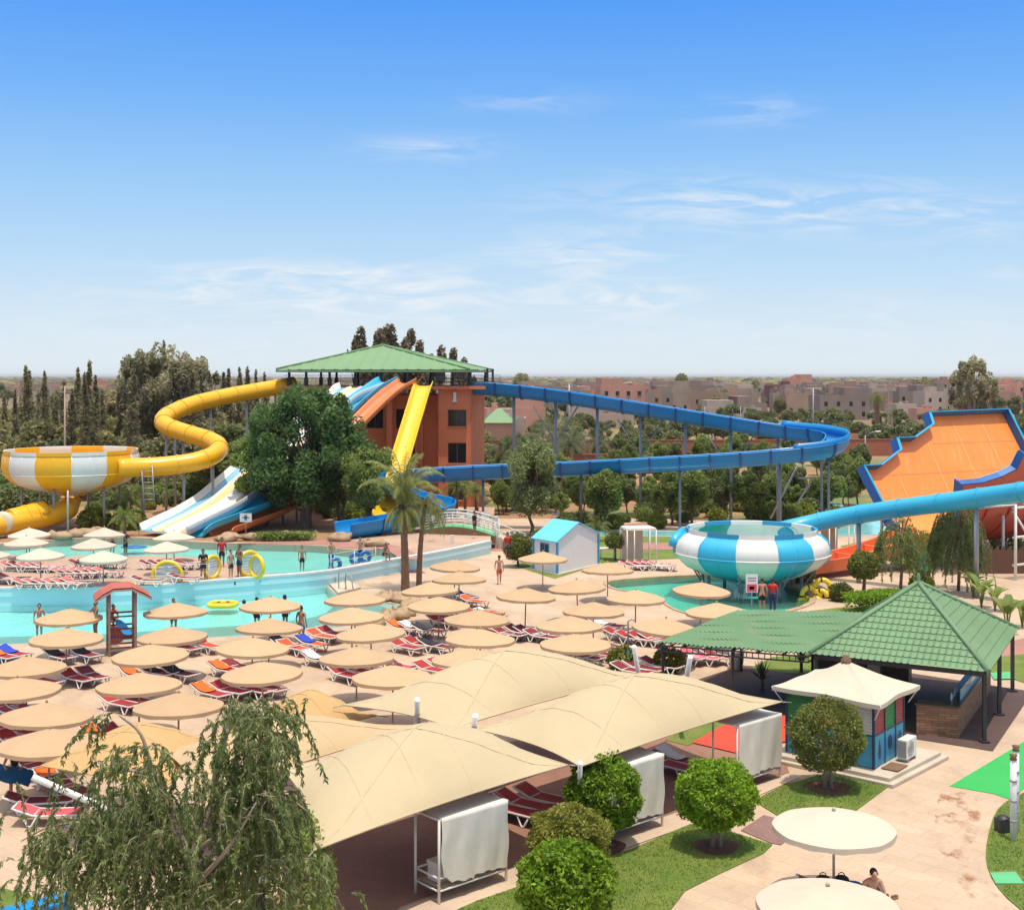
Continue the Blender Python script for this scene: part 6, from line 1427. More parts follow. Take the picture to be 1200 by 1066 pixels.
for poly in LAWNS:
    x0, x1 = min(p.x for p in poly), max(p.x for p in poly); y0, y1 = min(p.y for p in poly), max(p.y for p in poly)
    for _ in range(int((x1-x0)*(y1-y0)*330)):
        p = (r.uniform(x0, x1), r.uniform(y0, y1))
        if in_poly(p, poly) and not in_poly(p, MINT) and all((p[0]-h_[0].x)**2+(p[1]-h_[0].y)**2 > h_[1]**2*(.85+.3*r.random()) for h_ in holes_): pts.append((p[0], p[1], .045))
pts = np.array(pts); d = np.tile(np.array([0, 0, 1.0]), (len(pts), 1))+r.normal(size=(len(pts), 3))*.35
o = mobj('grass', leaf_mesh('grass', pts, r.uniform(.02, .05, len(pts)), 'grass_blade', ratio=.28, direc=d, seed=8)); tag(o, 'short mown green grass of the near lawns', 'grass', None, 'stuff')
# ---------------------------------------------------------------- town beyond the park
for nm, cc in (('grey', (.35, .255, .19)), ('brown', (.37, .235, .165)), ('pale', (.45, .35, .28)), ('pink', (.48, .26, .185)), ('red', (.24, .085, .06)), ('rose', (.54, .27, .195)), ('mauve', (.285, .21, .17))):
    mat('house_'+nm, cc, .9, .12, .25, .2, 3, rnd=.14, dirt=tuple(x*.72 for x in cc)+(.5,), ds=.3, streak=True)
def house(x, Y, w, d, h, m, label, group=None, rz=0, detail=1, seed=0, dish=False, name='house'):
    r = random.Random(seed); c = V(((x-600)*Y/F, Y, -.45)); t = thing(name, label, 'house', tuple(c), 0, group); ca, sa = math.cos(rz), math.sin(rz)
    def B(mb, a0, a1, b0, b1, z0, z1): mb.hexa([(c.x+a*ca-b_*sa, c.y+a*sa+b_*ca, c.z+z) for z in (z0, z1) for a, b_ in ((a0, b0), (a1, b0), (a1, b1), (a0, b1))])
    b = MB(); B(b, -w/2, w/2, 0, d, 0, h); B(b, -w/2, w/2, 0, .25, h, h+.8); B(b, -w/2, w/2, d-.25, d, h, h+.8); B(b, -w/2, -w/2+.25, .25, d-.25, h, h+.8); B(b, w/2-.25, w/2, .25, d-.25, h, h+.8)
    k = r.random()
    if k < .6: a = r.uniform(-w/2+1.6, w/2-1.6); B(b, a-1.5, a+1.5, d*.4, d*.4+3, h, h+2.4)
    for _ in range(r.randrange(1, 4)): a = r.uniform(-w/2+.6, w/2-.6); q = r.uniform(1, d-1); B(b, a-.5, a+.5, q-.5, q+.5, h, h+r.uniform(1.0, 1.9))
    if k > .45 and w > 9: B(b, -w/2+.3 if k > .7 else 0, 0 if k > .7 else w/2-.3, .3, d-.3, h+.001, h+3.0)
    b.build('wall', m, t)
    if detail:
        fl_ = max(1, int(h/3)); nx = max(1, int(w/3.2)); n = 0
        for f in range(fl_):
            for i in range(nx):
                if r.random() < (.25 if detail < 2 else .08): continue
                a = -w/2+w*(i+.5)/nx; z = f*3+1.1
                if detail > 1:
                    g = MB(); B(g, a-.5, a+.5, -.04, -.004, z, z+1.3); wi = g.build('window', 'window_dark', t); g = MB(); B(g, a-.6, a+.6, -.12, -.003, z-.12, z-.001); B(g, a-.6, a+.6, -.1, -.003, z+1.301, z+1.42); g.build('sill', m, wi)
                else:
                    g = MB(); B(g, a-.5, a+.5, -.04, -.004, z, z+1.3); g.build('window', 'window_dark', t)
    if dish:
        g = MB(); q = (c.x+r.uniform(-w*.3, w*.3), c.y+.4, c.z+h+1.4); g.lathe([(.02, 0), (.35, .06), (.6, .22)], 10, q); g.tube([(q[0], q[1], c.z+h), q], .05, 5); g.build('satellite_dish', 'white_plastic', t)
    return t
PLOTS = [(730, 372, 13.0, 10, 9.25, 'house_rose', 'big pink house with two rows of windows behind the blue flume', .12, 2), (697, 430, 9, 9, 7.5, 'house_pink', 'lower pink house wing left of the big pink house', .1, 2),
 (600, 520, 14, 9, 6, 'house_brown', 'brown house just right of the tower roof', .1, 1), (650, 470, 13, 10, 8.0, 'house_mauve', 'dark mauve block house left of the pink house', -.1, 1), (690, 640, 12, 9, 9, 'house_grey', 'tall grey house left behind the pink house', .2, 1),
 (790, 455, 12, 10, 8.0, 'house_grey', 'grey house with one dark opening right of the pink house', .1, 1), (826, 400, 9, 8, 7.2, 'house_brown', 'narrow brown house right of the pink house', -.15, 1), (872, 480, 10, 9, 6, 'house_grey', 'grey house in the middle of the town', .1, 1),
 (917, 520, 9.5, 9, 8.2, 'house_red', 'dark red house standing out in the town', .12, 1), (946, 540, 14, 9, 7.0, 'house_mauve', 'wide mauve block right of the dark red house', .05, 1), (938, 560, 11, 9, 10.5, 'house_rose', 'pink topped house behind the dark red house', .1, 1),
 (990, 372, 15, 10, 6.5, 'house_mauve', 'grey house with barred window left of the fan palm', .1, 1), (1012, 480, 22, 10, 6.4, 'house_grey', 'long grey house behind the fan palm', .05, 1), (1072, 520, 16, 9, 7.2, 'house_grey', 'grey block left of the loose eucalyptus', -.1, 1),
 (1096, 430, 7.5, 8, 6.8, 'house_pale', 'pale narrow house near the loose eucalyptus', .2, 1), (1087, 350, 6, 6, 3.2, 'house_rose', 'little pink cabin behind the half pipe top', .1, 0), (1186, 480, 18, 10, 9.4, 'house_rose', 'pink house at the right edge behind the half pipe', -.1, 2), (1165, 420, 12, 9, 5.0, 'house_pink', 'low pink house right of the loose eucalyptus', .1, 1),
 (1108, 640, 11, 9, 10, 'house_brown', 'brown house with orange end wall behind the eucalyptus', .1, 1), (605, 260, 12, 8, 5.5, 'house_rose', 'orange pink house seen between the flume posts beside the tower', .1, 1), (1010, 222, 9, 5, 1.9, 'house_pink', 'low pink walled shed left of the half pipe top', .05, 0), (585, 240, 10, 9, 4.2, 'house_pale', 'low pale house at the tower corner', .0, 1), (706, 300, 15, 6, 3.2, 'house_pale', 'low pale shed seen under the blue flume', .05, 1), (860, 360, 16, 7, 3.0, 'house_pale', 'low pale roofed shed above the blue flume', .1, 0)]
for i, (x, Y, w, d, h, m, l, rz, de) in enumerate(PLOTS): house(x, Y, w, d, h, m, l, None, rz, de, i, i % 3 == 0)
rt = random.Random(17); CN = {'grey': 'grey block house in the middle of the town', 'brown': 'brown block house in the middle of the town', 'pale': 'pale block house in the middle of the town', 'pink': 'pinkish block house in the middle of the town', 'mauve': 'dull mauve block house in the middle of the town', 'rose': 'rose coloured block house in the middle of the town'}
for i in range(290):
    Y = 400*math.exp(rt.uniform(0, 1.35)); x = rt.uniform(575, 1225) if i < 262 else rt.uniform(-20, 330); Y = Y if i < 262 else max(Y, 700)
    k = rt.choice(('grey', 'grey', 'brown', 'mauve', 'mauve', 'pale', 'pink', 'rose', 'brown')); house(x, Y, rt.uniform(6, 13), rt.uniform(7, 11), rt.choice((3.2, 3.6, 5.2, 6.2, 6.5, 7.5)), 'house_'+k, CN[k], 'block houses of the town', rt.uniform(-.3, .3), 1 if Y < 800 else 0, i+100, i % 4 == 0)
ft = MB(); mm = ['house_grey', 'house_brown', 'house_pale', 'house_pink', 'house_mauve']
for i in range(1500):
    Y = 900*math.exp(rt.uniform(0, 1.4)); X = rt.uniform(-.42, .42)*Y; w = rt.uniform(5, 12); ft.box((X, Y, rt.uniform(1.6, 3.4)), (w, 9, rt.uniform(4, 8)), rt.uniform(-.3, .3), rt.randrange(5))
tag(ft.build('far_town', mm), 'far low houses of the town merging into haze', 'town', None, 'stuff')
# boundary walls
def wall(name, label, pts, h, th, m):
    b = MB()
    for a, c in zip(pts, pts[1:]): b.hexa([V((q.x, q.y+s*th/2, z)) for z in (-.4, h) for q, s in ((a, -1), (c, -1), (c, 1), (a, 1))])
    o = thing(name, label, 'wall', tuple(pts[0])); b.build('wall_panel', m, o)
    b = MB()
    for a, c in zip(pts, pts[1:]): b.hexa([V((q.x, q.y+s*th*.75, z)) for z in (h+.001, h+.12) for q, s in ((a, -1), (c, -1), (c, 1), (a, 1))])
    b.build('coping', m, o)
wall('boundary_wall', 'long brick red boundary wall running behind the blue flume posts', [V((-8, 196, 0)), V((20, 197, 0)), V((60, 200, 0)), V((100, 206, 0))], 2.5, .3, 'boundary')
wall('boundary_wall', 'brick red wall stretch directly right of the tower foot', [V((-3.5, 150, 0)), V((12, 150, 0))], 3.2, .3, 'boundary')
# poles and lamps
def pole(name, label, x, Y, ytop, r=.1, m='wood_post', z0=-.1, arm=False):
    X = (x-600)*Y/F; zt = H-(ytop-HY)*Y/F; t_ = thing(name, label, 'pole', (X, Y, z0)); b = MB(); b.tube([(X, Y, z0), (X, Y, zt)], [r*1.2, r*.8], 8); b.build('shaft', m, t_)
    if arm: b = MB(); b.tube([(X, Y, zt-.1), (X+.9, Y-.2, zt+.45), (X+1.5, Y-.3, zt+.55)], .05, 6); b.build('arm', m, t_); b = MB(); b.ellipsoid((X+1.8, Y-.3, zt+.58), (.5, .2, .12), 10, 6); b.build('lamp_head', 'white_plastic', t_)
    else: b = MB(); b.box((X, Y, zt-.6), (1.3, .12, .12)); b.build('crossbar', m, t_)
pole('utility_pole', 'pale utility pole standing in the wood above the yellow bowl', 76, 124, 452, .10, 'wood_post')
pole('street_lamp', 'street lamp with angled head left of the half pipe', 1014, 190, 510, .1, 'grey_metal', arm=True); pole('utility_pole', 'grey pole rising above the flume hairpin', 953, 230, 455, .14, 'grey_metal'); pole('utility_pole', 'thin pole between the town houses left of the pink house', 667, 300, 450, .11, 'white_paint'); pole('utility_pole', 'thin pole behind the start of the blue flume', 624, 280, 452, .11, 'white_paint')
for x, l in ((868, 'left'), (826, 'mid')): pole('utility_pole', f'thin grey post standing in the olive grove, the {"one nearer the hairpin" if l == "left" else "one nearer the pink house"}', x, 270, 476, .09, 'grey_metal')
X, Y = (1043-600)*235/F, 235; t_ = thing('pylon', 'slim lattice pylon rising behind the left tip of the half pipe', 'pylon', (X, Y, 0)); b = MB(); zt = 11.2
for sx in (-.45, .45): b.bar((X+sx, Y, 0), (X+sx*.6, Y, zt), .14, .14)
for k in range(18): z = k*zt/18; b.bar((X-.45*(1-.4*k/18), Y, z), (X+.45*(1-.4*k/18), Y, z+zt/18), .08, .08); b.bar((X-.45*(1-.4*k/18), Y, z), (X+.45*(1-.4*k/18), Y, z+.01), .08, .08)
b.build('lattice', 'wood_post', t_); b = MB(); b.box((X, Y, zt-.8), (2.2, .15, .15)); b.build('crossarm', 'wood_post', t_)
X, Y = (578-600)*230/F, 230; t_ = thing('green_roof_house', 'house with pale green roof seen right beside the tower wall', 'house', (X, Y, 0)); b = MB(); b.box((X+1, Y+5, 2), (5, 9, 4)); b.build('wall', 'house_pink', t_); b = MB(); b.hexa([(X-2, Y, 4), (X+4, Y, 4), (X+4, Y+10, 4), (X-2, Y+10, 4), (X+.5, Y+4.6, 6.4), (X+1.5, Y+4.6, 6.4), (X+1.5, Y+5, 6.4), (X+.5, Y+5, 6.4)]); b.build('roof', 'tower_roof', t_)
# ---------------------------------------------------------------- people
def skin_mesh(name, chains, m, sub=2):
    """chains: lists of (x, y, z, radius); points with equal coordinates are welded; first point is the root"""
    vs, rr, es, key = [], [], [], {}
    def vid(p):
        k = tuple(round(c, 4) for c in p[:3])
        if k not in key: key[k] = len(vs); vs.append(p[:3]); rr.append(p[3])
        return key[k]
    for c in chains:
        ids = [vid(p) for p in c]; es += [(a, b) for a, b in zip(ids, ids[1:])]
    me = bpy.data.meshes.new(name); me.from_pydata(vs, es, []); o = bpy.data.objects.new('tmp', me); COL.objects.link(o)
    sk = o.modifiers.new('s', 'SKIN'); sk.use_smooth_shade = True; sk.branch_smoothing = .3
    for i, sv in enumerate(me.skin_vertices[0].data): sv.radius = (rr[i], rr[i]); sv.use_root = i == 0
    ss = o.modifiers.new('u', 'SUBSURF'); ss.levels = ss.render_levels = sub
    dg = bpy.context.evaluated_depsgraph_get(); r = bpy.data.meshes.new_from_object(o.evaluated_get(dg)); r.name = name
    bpy.data.objects.remove(o); bpy.data.meshes.remove(me); r.materials.clear(); r.materials.append(MATS[m]); return r
def lerp3(a, b, t): return tuple(a[i]+(b[i]-a[i])*t for i in range(3))
def pose(kind):
    """joints in metres, facing -Y (towards the camera), x to the picture right"""
    J = dict(pel=(0, 0, .93), waist=(0, 0, 1.08), chest=(0, 0, 1.30), neck=(0, 0, 1.46), jaw=(0, -.02, 1.55), head=(0, -.01, 1.64), top=(0, 0, 1.72))
    for s, q in ((-1, 'l'), (1, 'r')):
        J['hip'+q] = (s*.09, 0, .90); J['knee'+q] = (s*.10, -.02, .49); J['ank'+q] = (s*.10, .02, .08); J['toe'+q] = (s*.12, -.17, .03)
        J['sho'+q] = (s*.18, 0, 1.40); J['elb'+q] = (s*.25, .03, 1.13); J['wri'+q] = (s*.25, -.05, .89); J['han'+q] = (s*.245, -.08, .80)
    if kind == 'walk':
        J.update(kneel=(-.09, -.14, .52), ankl=(-.09, -.20, .09), toel=(-.10, -.40, .05), kneer=(.09, .03, .50), ankr=(.09, .26, .13), toer=(.10, .10, .03), elbl=(-.25, .12, 1.14), wril=(-.24, .12, .90), hanl=(-.23, .09, .81), elbr=(.25, -.06, 1.14), wrir=(.23, -.20, .93), hanr=(.22, -.26, .86))
    if kind == 'fold': J.update(elbl=(-.27, -.02, 1.14), wril=(-.06, -.20, 1.12), hanl=(.03, -.21, 1.13), elbr=(.27, -.02, 1.14), wrir=(.06, -.19, 1.16), hanr=(-.03, -.20, 1.17))
    if kind == 'reach': J.update(elbl=(-.28, -.20, 1.18), wril=(-.22, -.40, 1.10), hanl=(-.20, -.48, 1.10), elbr=(.28, -.20, 1.18), wrir=(.22, -.40, 1.08), hanr=(.20, -.48, 1.07))
    if kind == 'sit':
        for k in ('pel', 'waist', 'chest', 'neck', 'jaw', 'head', 'top'): x, y, z = J[k]; J[k] = (x, y-(z-.93)*.32, z-.46)
        J['jaw'] = (0, -.26, 1.06); J['head'] = (0, -.25, 1.15); J['top'] = (0, -.23, 1.24)
        for s, q in ((-1, 'l'), (1, 'r')):
            J['hip'+q] = (s*.10, -.02, .46); J['knee'+q] = (s*.17, -.42, .48); J['ank'+q] = (s*.15, -.40, .08); J['toe'+q] = (s*.17, -.60, .04)
            J['sho'+q] = (s*.19, -.15, .93); J['elb'+q] = (s*.26, -.27, .68); J['wri'+q] = (s*.10, -.45, .62); J['han'+q] = (s*.04, -.50, .64)
    if kind == 'lie':
        def L(p): return (p[0], p[2]-.9, .10+(-p[1])*.6)
        J = {k: L(p) for k, p in J.items()}
    return J
PM = {}
def person_meshes(kind, fingers=True):
    if kind in PM: return PM[kind]
    J = pose(kind); c = []
    c.append([(*J['pel'], .125), (*J['waist'], .115), (*J['chest'], .145), (*lerp3(J['chest'], J['neck'], .75), .10), (*J['neck'], .058), (*J['jaw'], .075), (*J['head'], .098), (*J['top'], .062)])
    c.append([(*J['head'], .098), (*lerp3(J['head'], (J['head'][0], J['head'][1]-.13, J['head'][2]-.02) if kind != 'lie' else (J['head'][0], J['head'][1], J['head'][2]+.13), .85), .016)])
    ct = lerp3(J['chest'], J['neck'], .75)
    for q in 'lr':
        c.append([(*J['pel'], .125), (*J['hip'+q], .105), (*lerp3(J['hip'+q], J['knee'+q], .5), .085), (*J['knee'+q], .056), (*lerp3(J['knee'+q], J['ank'+q], .35), .056), (*J['ank'+q], .036), (*lerp3(J['ank'+q], J['toe'+q], .6), .035), (*J['toe'+q], .022)])
        c.append([(*ct, .10), (*J['sho'+q], .062), (*lerp3(J['sho'+q], J['elb'+q], .5), .048), (*J['elb'+q], .037), (*J['wri'+q], .026), (*lerp3(J['wri'+q], J['han'+q], .7), .034)])
        pw = lerp3(J['wri'+q], J['han'+q], .7); d = V(J['han'+q])-V(J['wri'+q]); d.normalize(); sd = d.orthogonal().normalized(); up = d.cross(sd)
        for k in range(4):
            o = V(pw)+sd*(k-1.5)*.017+d*.02; l = (.075, .088, .082, .062)[k]; c.append([(*pw, .034), (*o, .011), (*(o+d*l*.5-up*.012), .009), (*(o+d*l*.9-up*.035), .007)])
        o = V(pw)-d*.03; c.append([(*pw, .034), (*(o+sd*-.04), .012), (*(o+sd*-.055+d*.035), .009)])
    body = skin_mesh('body', c, 'skin')
    sh = [[(*J['waist'], .128), (*J['pel'], .142)]]
    for q in 'lr': sh.append([(*J['pel'], .142), (*J['hip'+q], .122), (*lerp3(J['hip'+q], J['knee'+q], .5), .104), (*lerp3(J['hip'+q], J['knee'+q], .66), .098)])
    shorts = skin_mesh('shorts', sh, 'cloth_black', 2)
    tr = [[(*J['waist'], .128), (*J['pel'], .142)]]
    for q in 'lr': tr.append([(*J['pel'], .142), (*J['hip'+q], .120), (*lerp3(J['hip'+q], J['knee'+q], .5), .100), (*J['knee'+q], .072), (*lerp3(J['knee'+q], J['ank'+q], .8), .055)])
    trous = skin_mesh('trousers', tr, 'cloth_navy', 2)
    st = [[(*lerp3(J['pel'], J['waist'], .4), .140), (*J['waist'], .132), (*J['chest'], .162), (*ct, .114), (*lerp3(ct, J['neck'], .6), .072)]]
    for q in 'lr': st.append([(*ct, .114), (*J['sho'+q], .078), (*lerp3(J['sho'+q], J['elb'+q], .55), .064), (*lerp3(J['sho'+q], J['elb'+q], .7), .062)])
    shirt = skin_mesh('shirt', st, 'cloth_red', 2)
    su = [[(*J['pel'], .136), (*J['waist'], .122), (*J['chest'], .154), (*lerp3(J['chest'], ct, .5), .13)]]
    for q in 'lr': su.append([(*J['pel'], .136), (*J['hip'+q], .114)])
    suit = skin_mesh('swimsuit', su, 'cloth_black', 2)
    b = MB(); h = V(J['head']); t_ = V(J['top']); u = (t_-h).normalized(); bk = V((0, .035, 0)) if kind != 'lie' else V((0, .03, -.02)); b.ellipsoid(tuple(h+u*.028+bk), (.088, .092, .095), 14, 10); hair = b.mesh('hair', 'hair')
    lng = MB(); lng.ellipsoid(tuple(h+u*.028+bk), (.09, .094, .096), 14, 10); lng.tube([h+bk*1.2, h-u*.12+bk*2.0, h-u*.27+bk*2.3], [.08, .075, .04], 8); hl_ = lng.mesh('hair', 'hair')
    e_ = MB(); f = V((0, -1, 0)) if kind != 'lie' else V((0, 0, 1))
    for s in (-1, 1): e_.ellipsoid(tuple(h+V((s*.034, 0, 0))+f*.088+u*.012), (.012, .008, .008), 8, 6)
    eyes = e_.mesh('eye', 'hair'); ea = MB()
    for s in (-1, 1): ea.ellipsoid(tuple(h+V((s*.094, .005, 0))-u*.01), (.014, .022, .032), 8, 6)
    ears = ea.mesh('ear', 'skin'); mo = MB(); mo.ellipsoid(tuple(h+f*.086-u*.058), (.026, .008, .007), 8, 5); mouth = mo.mesh('mouth', 'cloth_coral')
    PM[kind] = dict(body=body, shorts=shorts, trousers=trous, shirt=shirt, swimsuit=suit, hair=hair, longhair=hl_, eyes=eyes, ears=ears, mouth=mouth); return PM[kind]
def person(label, loc, rz, kind, wear, scale=1.0, dark=False, face=True, lng=False):
    M_ = person_meshes(kind); t = thing('person', label, 'person', tuple(loc), rz); t.scale = (scale,)*3
    def part(n, me, m):
        o = mobj(n, me, t)
        if m: o.material_slots[0].link = 'OBJECT'; o.material_slots[0].material = MATS[m]
    part('body', M_['body'], 'skin_dark' if dark else 'skin')
    for k, m in wear.items(): part(k, M_[k], m)
    part('hair', M_['longhair' if lng else 'hair'], 'hair')
    if face: part('face_eyes', M_['eyes'], None); part('face_ears', M_['ears'], 'skin_dark' if dark else 'skin'); part('face_mouth', M_['mouth'], None)
    return t
def atz(x, y, z): return G(x, y, z)
S_ = {'shorts': 'cloth_black'}
person('bare chested man in coral shorts walking away across the paving by the hut', G(585, 684.5), PI+.1, 'walk', {'shorts': 'cloth_coral'})
person('lifeguard in red shirt and black shorts standing at the upper pool edge', atz(260, 664, TZ), .2, 'stand', {'shirt': 'cloth_red', 'shorts': 'cloth_black'}, 1.03, True)
person('person in black shirt with folded arms left of the slim yellow ring', atz(238, 679, TZ), .5, 'fold', {'shirt': 'cloth_black', 'shorts': 'cloth_navy'}, 1.0, True)
person('bare chested bather waiting by the yellow rings, the left of two', atz(270.5, 678, TZ), .9, 'stand', {'shorts': 'cloth_navy'}, .95)
person('bare chested bather waiting by the yellow rings, the right of two', atz(280.5, 676, TZ), -.6, 'fold', {'shorts': 'cloth_navy'}, 1.05, True)
person('dark haired bather standing in the upper pool behind the pale parasol', atz(131.5, 650, TZ-.45), .5, 'stand', S_, 1.0, True)
person('long haired person in dark clothes beside the blue float in the upper pool', atz(147, 652, TZ-.4), 1.2, 'reach', {'shirt': 'cloth_black', 'shorts': 'cloth_black'}, 1.0, True, True, True)
person('man in black shorts standing alone in the upper pool', atz(354, 669.5, TZ-.35), .2, 'stand', S_, .9)
person('bather holding a blue ring at the rim of the upper pool', atz(388, 665, TZ-.3), .4, 'reach', {'shorts': 'cloth_blue'}, .98)
person('bather carrying a blue double ring in the upper pool', atz(422, 659, TZ-.5), .1, 'reach', S_, .95)
person('dark haired person at the right shore of the upper pool', atz(450, 657, TZ), .8, 'sit', S_, .9, True)
person('man in red shorts leaning at the left post of the lifeguard stand', G(112, 747), -.8, 'reach', {'shorts': 'cloth_red'}, 1.0, True)
person('bather under the front left parasol by the water edge', G(46, 748), .3, 'stand', {'shorts': 'cloth_coral'}, .95)
person('bather in blue shorts standing at the beach edge by the blue towel', G(353, 754), PI-.4, 'stand', {'shorts': 'cloth_blue'}, 1.02)
person('long haired person in dark clothes wading behind a beige parasol', G(334, 737, -.3), 2.6, 'stand', {'shirt': 'cloth_black', 'shorts': 'cloth_black'}, 1.0, True, True, True)
person('bather partly hidden behind the third front parasol', G(301, 738, -.3), 2.9, 'stand', S_, .95)
person('bather wading in the near pool right of the stand', G(203.5, 742, -.35), .5, 'stand', S_, 1.0, True)
person('bare backed man looking at the bowl from the splash pool edge', G(893, 718), PI+.1, 'stand', {'shorts': 'cloth_black'}, 1.05)
person('attendant in red shirt and navy trousers beside the splash pool', G(905.5, 718), PI-.3, 'stand', {'shirt': 'cloth_red', 'trousers': 'cloth_navy'}, 1.05, True)
person('person in red shirt at the top of the footbridge stairs', G(595, 655, .6), .4, 'stand', {'shirt': 'cloth_red', 'shorts': 'cloth_navy'}, 1.0, True)
person('woman in black swimsuit holding a blue cloth in the lower left corner', G(17, 938), .3, 'reach', {'swimsuit': 'cloth_black'}, .98, False, True, True)
person('sunbather lying on a lounger among the central parasols', G(575, 719, .38)-V((0, 0, 0))+V((0, 0, .36-.38)), .95, 'lie', {'shorts': 'cloth_coral'}, .95)
person('bare chested man seated bent over on the lounger under the large parasol', G(1019, 1077), .15, 'sit', {'shorts': 'cloth_navy'}, 1.0)
person('lifeguard in orange shirt seated on the red roofed stand', V((G(130, 757).x, G(130, 757).y-.1, .78)), 1.0, 'sit', {'shirt': 'cloth_orange', 'shorts': 'cloth_black'}, .95, True)
for i, (x, y, z, w, l) in enumerate(((506, 613, 1.35, 'cloth_white', 'person in white crossing the footbridge deck, left end'), (556, 612, 1.2, 'cloth_black', 'person in black behind the footbridge railing'), (636, 640, 0, 'cloth_white', 'person in white behind the hut roof'), (560, 606, .9, 'cloth_red', 'person in red among the seats behind the footbridge'))):
    person(l, G(x, y+14, z), i, 'stand', {'shirt': w, 'shorts': 'cloth_navy'}, .95, True, False)
# black bags on the lounger, sandals
bp_ = G(985, 1033, .45)
for i, (dx, l) in enumerate(((-.42, 'left black bag on the lounger under the large parasol'), (.02, 'right black bag on the lounger by the parasol pole'))):
    b = MB(); b.ellipsoid((bp_.x+dx, bp_.y, .50), (.19, .13, .12), 12, 8); b.torus((bp_.x+dx, bp_.y, .60), .08, .012, rot=Matrix.Rotation(PI/2, 3, 'X'), n=14, k=5); tag(b.build('bag', 'cloth_black', None, (bp_.x+dx, bp_.y, .40)), l, 'bag')
b = MB(); b.ellipsoid((bp_.x+.28, bp_.y-.08, .44), (.20, .16, .05), 12, 6); tag(b.build('towel', 'towel_teal', None, (bp_.x+.28, bp_.y-.08, .39)), 'dark blue crumpled towel beside the seated man', 'towel')
for i, (x, y) in enumerate(((1039, 1050), (1047, 1052), (1050, 1051))):
    c = G(x, y); b = MB(); b.ellipsoid((c.x, c.y, .02), (.05, .13, .02), 10, 5); b.torus((c.x, c.y-.03, .035), .04, .010, rot=Matrix.Rotation(PI/2, 3, 'X'), n=12, k=5); o = b.build('sandal', 'wood_brown' if i else 'sling_maroon', None, (c.x, c.y, 0)); tag(o, 'dark sandal lying on the paving right of the seated man', 'sandal', 'sandals by the seated man')

# ---------------------------------------------------------------- lifeguard stand
gF = [G(128, 769.5), G(155, 760.5)]; gu = (gF[1]-gF[0]).normalized(); gv = V((-gu.y, gu.x, 0)); gw = 1.12; gd = 1.0; g0 = G(128, 769)
ls = thing('lifeguard_stand', 'wooden lifeguard stand with red corrugated roof at the water edge', 'lifeguard stand', tuple(g0))
gu = V((.93, .36, 0)).normalized(); gv = V((-gu.y, gu.x, 0))
def Lg(a, b, z): return g0+gu*a+gv*b+V((0, 0, z))
for a in (0, gw):
    for b_ in (0, gd):
        b = MB(); b.tube([Lg(a, b_, 0), Lg(a, b_, 2.75)], .07, 10); b.build('post', 'wood_post', ls)
b = MB()
for z in (.72,): b.hexa([Lg(a, b_, zz) for zz in (z, z+.05) for a, b_ in ((-.05, -.05), (gw+.05, -.05), (gw+.05, gd+.05), (-.05, gd+.05))])
b.build('platform', 'wood_maroon', ls); b = MB()
for k in range(9): a = .06+k*(gw-.12)/8; b.bar(Lg(a, -.02, .78), Lg(a, -.02, 1.18), .05, .03)
for z in (1.2, 1.75, .35, .55): b.bar(Lg(-.05, -.03, z), Lg(gw+.05, -.03, z), .05, .07); b.bar(Lg(-.05, gd+.03, z), Lg(gw+.05, gd+.03, z), .05, .07); b.bar(Lg(-.03, 0, z), Lg(-.03, gd, z), .05, .07)
b.build('railing', 'wood_maroon', ls)
b = MB(); n = 60; rows_ = []
for j, (s, z) in enumerate(((-.55, 2.62), (-.05, 2.85), (gd/2, 3.12), (gd+.05, 2.85), (gd+.5, 2.62))): rows_.append([Lg(-.45+(gw+.9)*i/n, s, z+.025*math.cos(i*PI/2)) for i in range(n+1)])
# gable seen end on: ridge runs in depth
rows_ = []
for j, (a, z) in enumerate(((-.62, 2.55), (-.32, 2.80), (.16, 3.04), (gw-.16, 3.04), (gw+.32, 2.80), (gw+.68, 2.55))): rows_.append([Lg(a, -.38+(gd+.76)*i/40, z+.028*math.cos(i*PI/2)) for i in range(41)])
b.rings(rows_, 0, False, False); b.rings([[q-V((0, 0, .03)) for q in r_] for r_ in rows_][::-1], 0, False, False)
b.build('roof', 'roof_red', ls); b = MB()
for s in (-.36, gd+.36):
    for (a0, z0), (a1, z1) in zip(((-.62, 2.50), (.16, 2.97), (gw-.16, 2.97)), ((.16, 2.97), (gw-.16, 2.97), (gw+.68, 2.50))): b.bar(Lg(a0, s, z0), Lg(a1, s, z1), .05, .08)
b.build('roof_beam', 'wood_post', ls)
b = MB(); pts = [(-.22, -.75), (0, -.86), (.22, -.75), (.25, .4), (.12, .8), (-.12, .8), (-.25, .4)]; n = len(pts); o_ = Lg(.62, .05, 1.25)
vs = [o_+gu*x*.8+(V((0, 0, 1))*.62+gu*-.45+gv*.35)*y*.62 for x, y in pts]; nn = V((-.2, -1, .2)).normalized()*.05; b.add([v for v in vs]+[v+nn for v in vs], [tuple(range(n))[::-1], tuple(range(n, 2*n))]+[(i, (i+1) % n, n+(i+1) % n, n+i) for i in range(n)])
tag(b.build('rescue_board', 'slide_blue', None, tuple(o_)), 'blue rescue board propped inside the lifeguard stand', 'rescue board')
b = MB(); c = G(136, 752); b.box((c.x, c.y, .35), (.5, .5, .7)); b.box((c.x, c.y, .73), (.55, .55, .06)); tag(b.build('stool', 'wood_maroon', None, (c.x, c.y, 0)), 'dark red stool behind the lifeguard stand', 'stool')

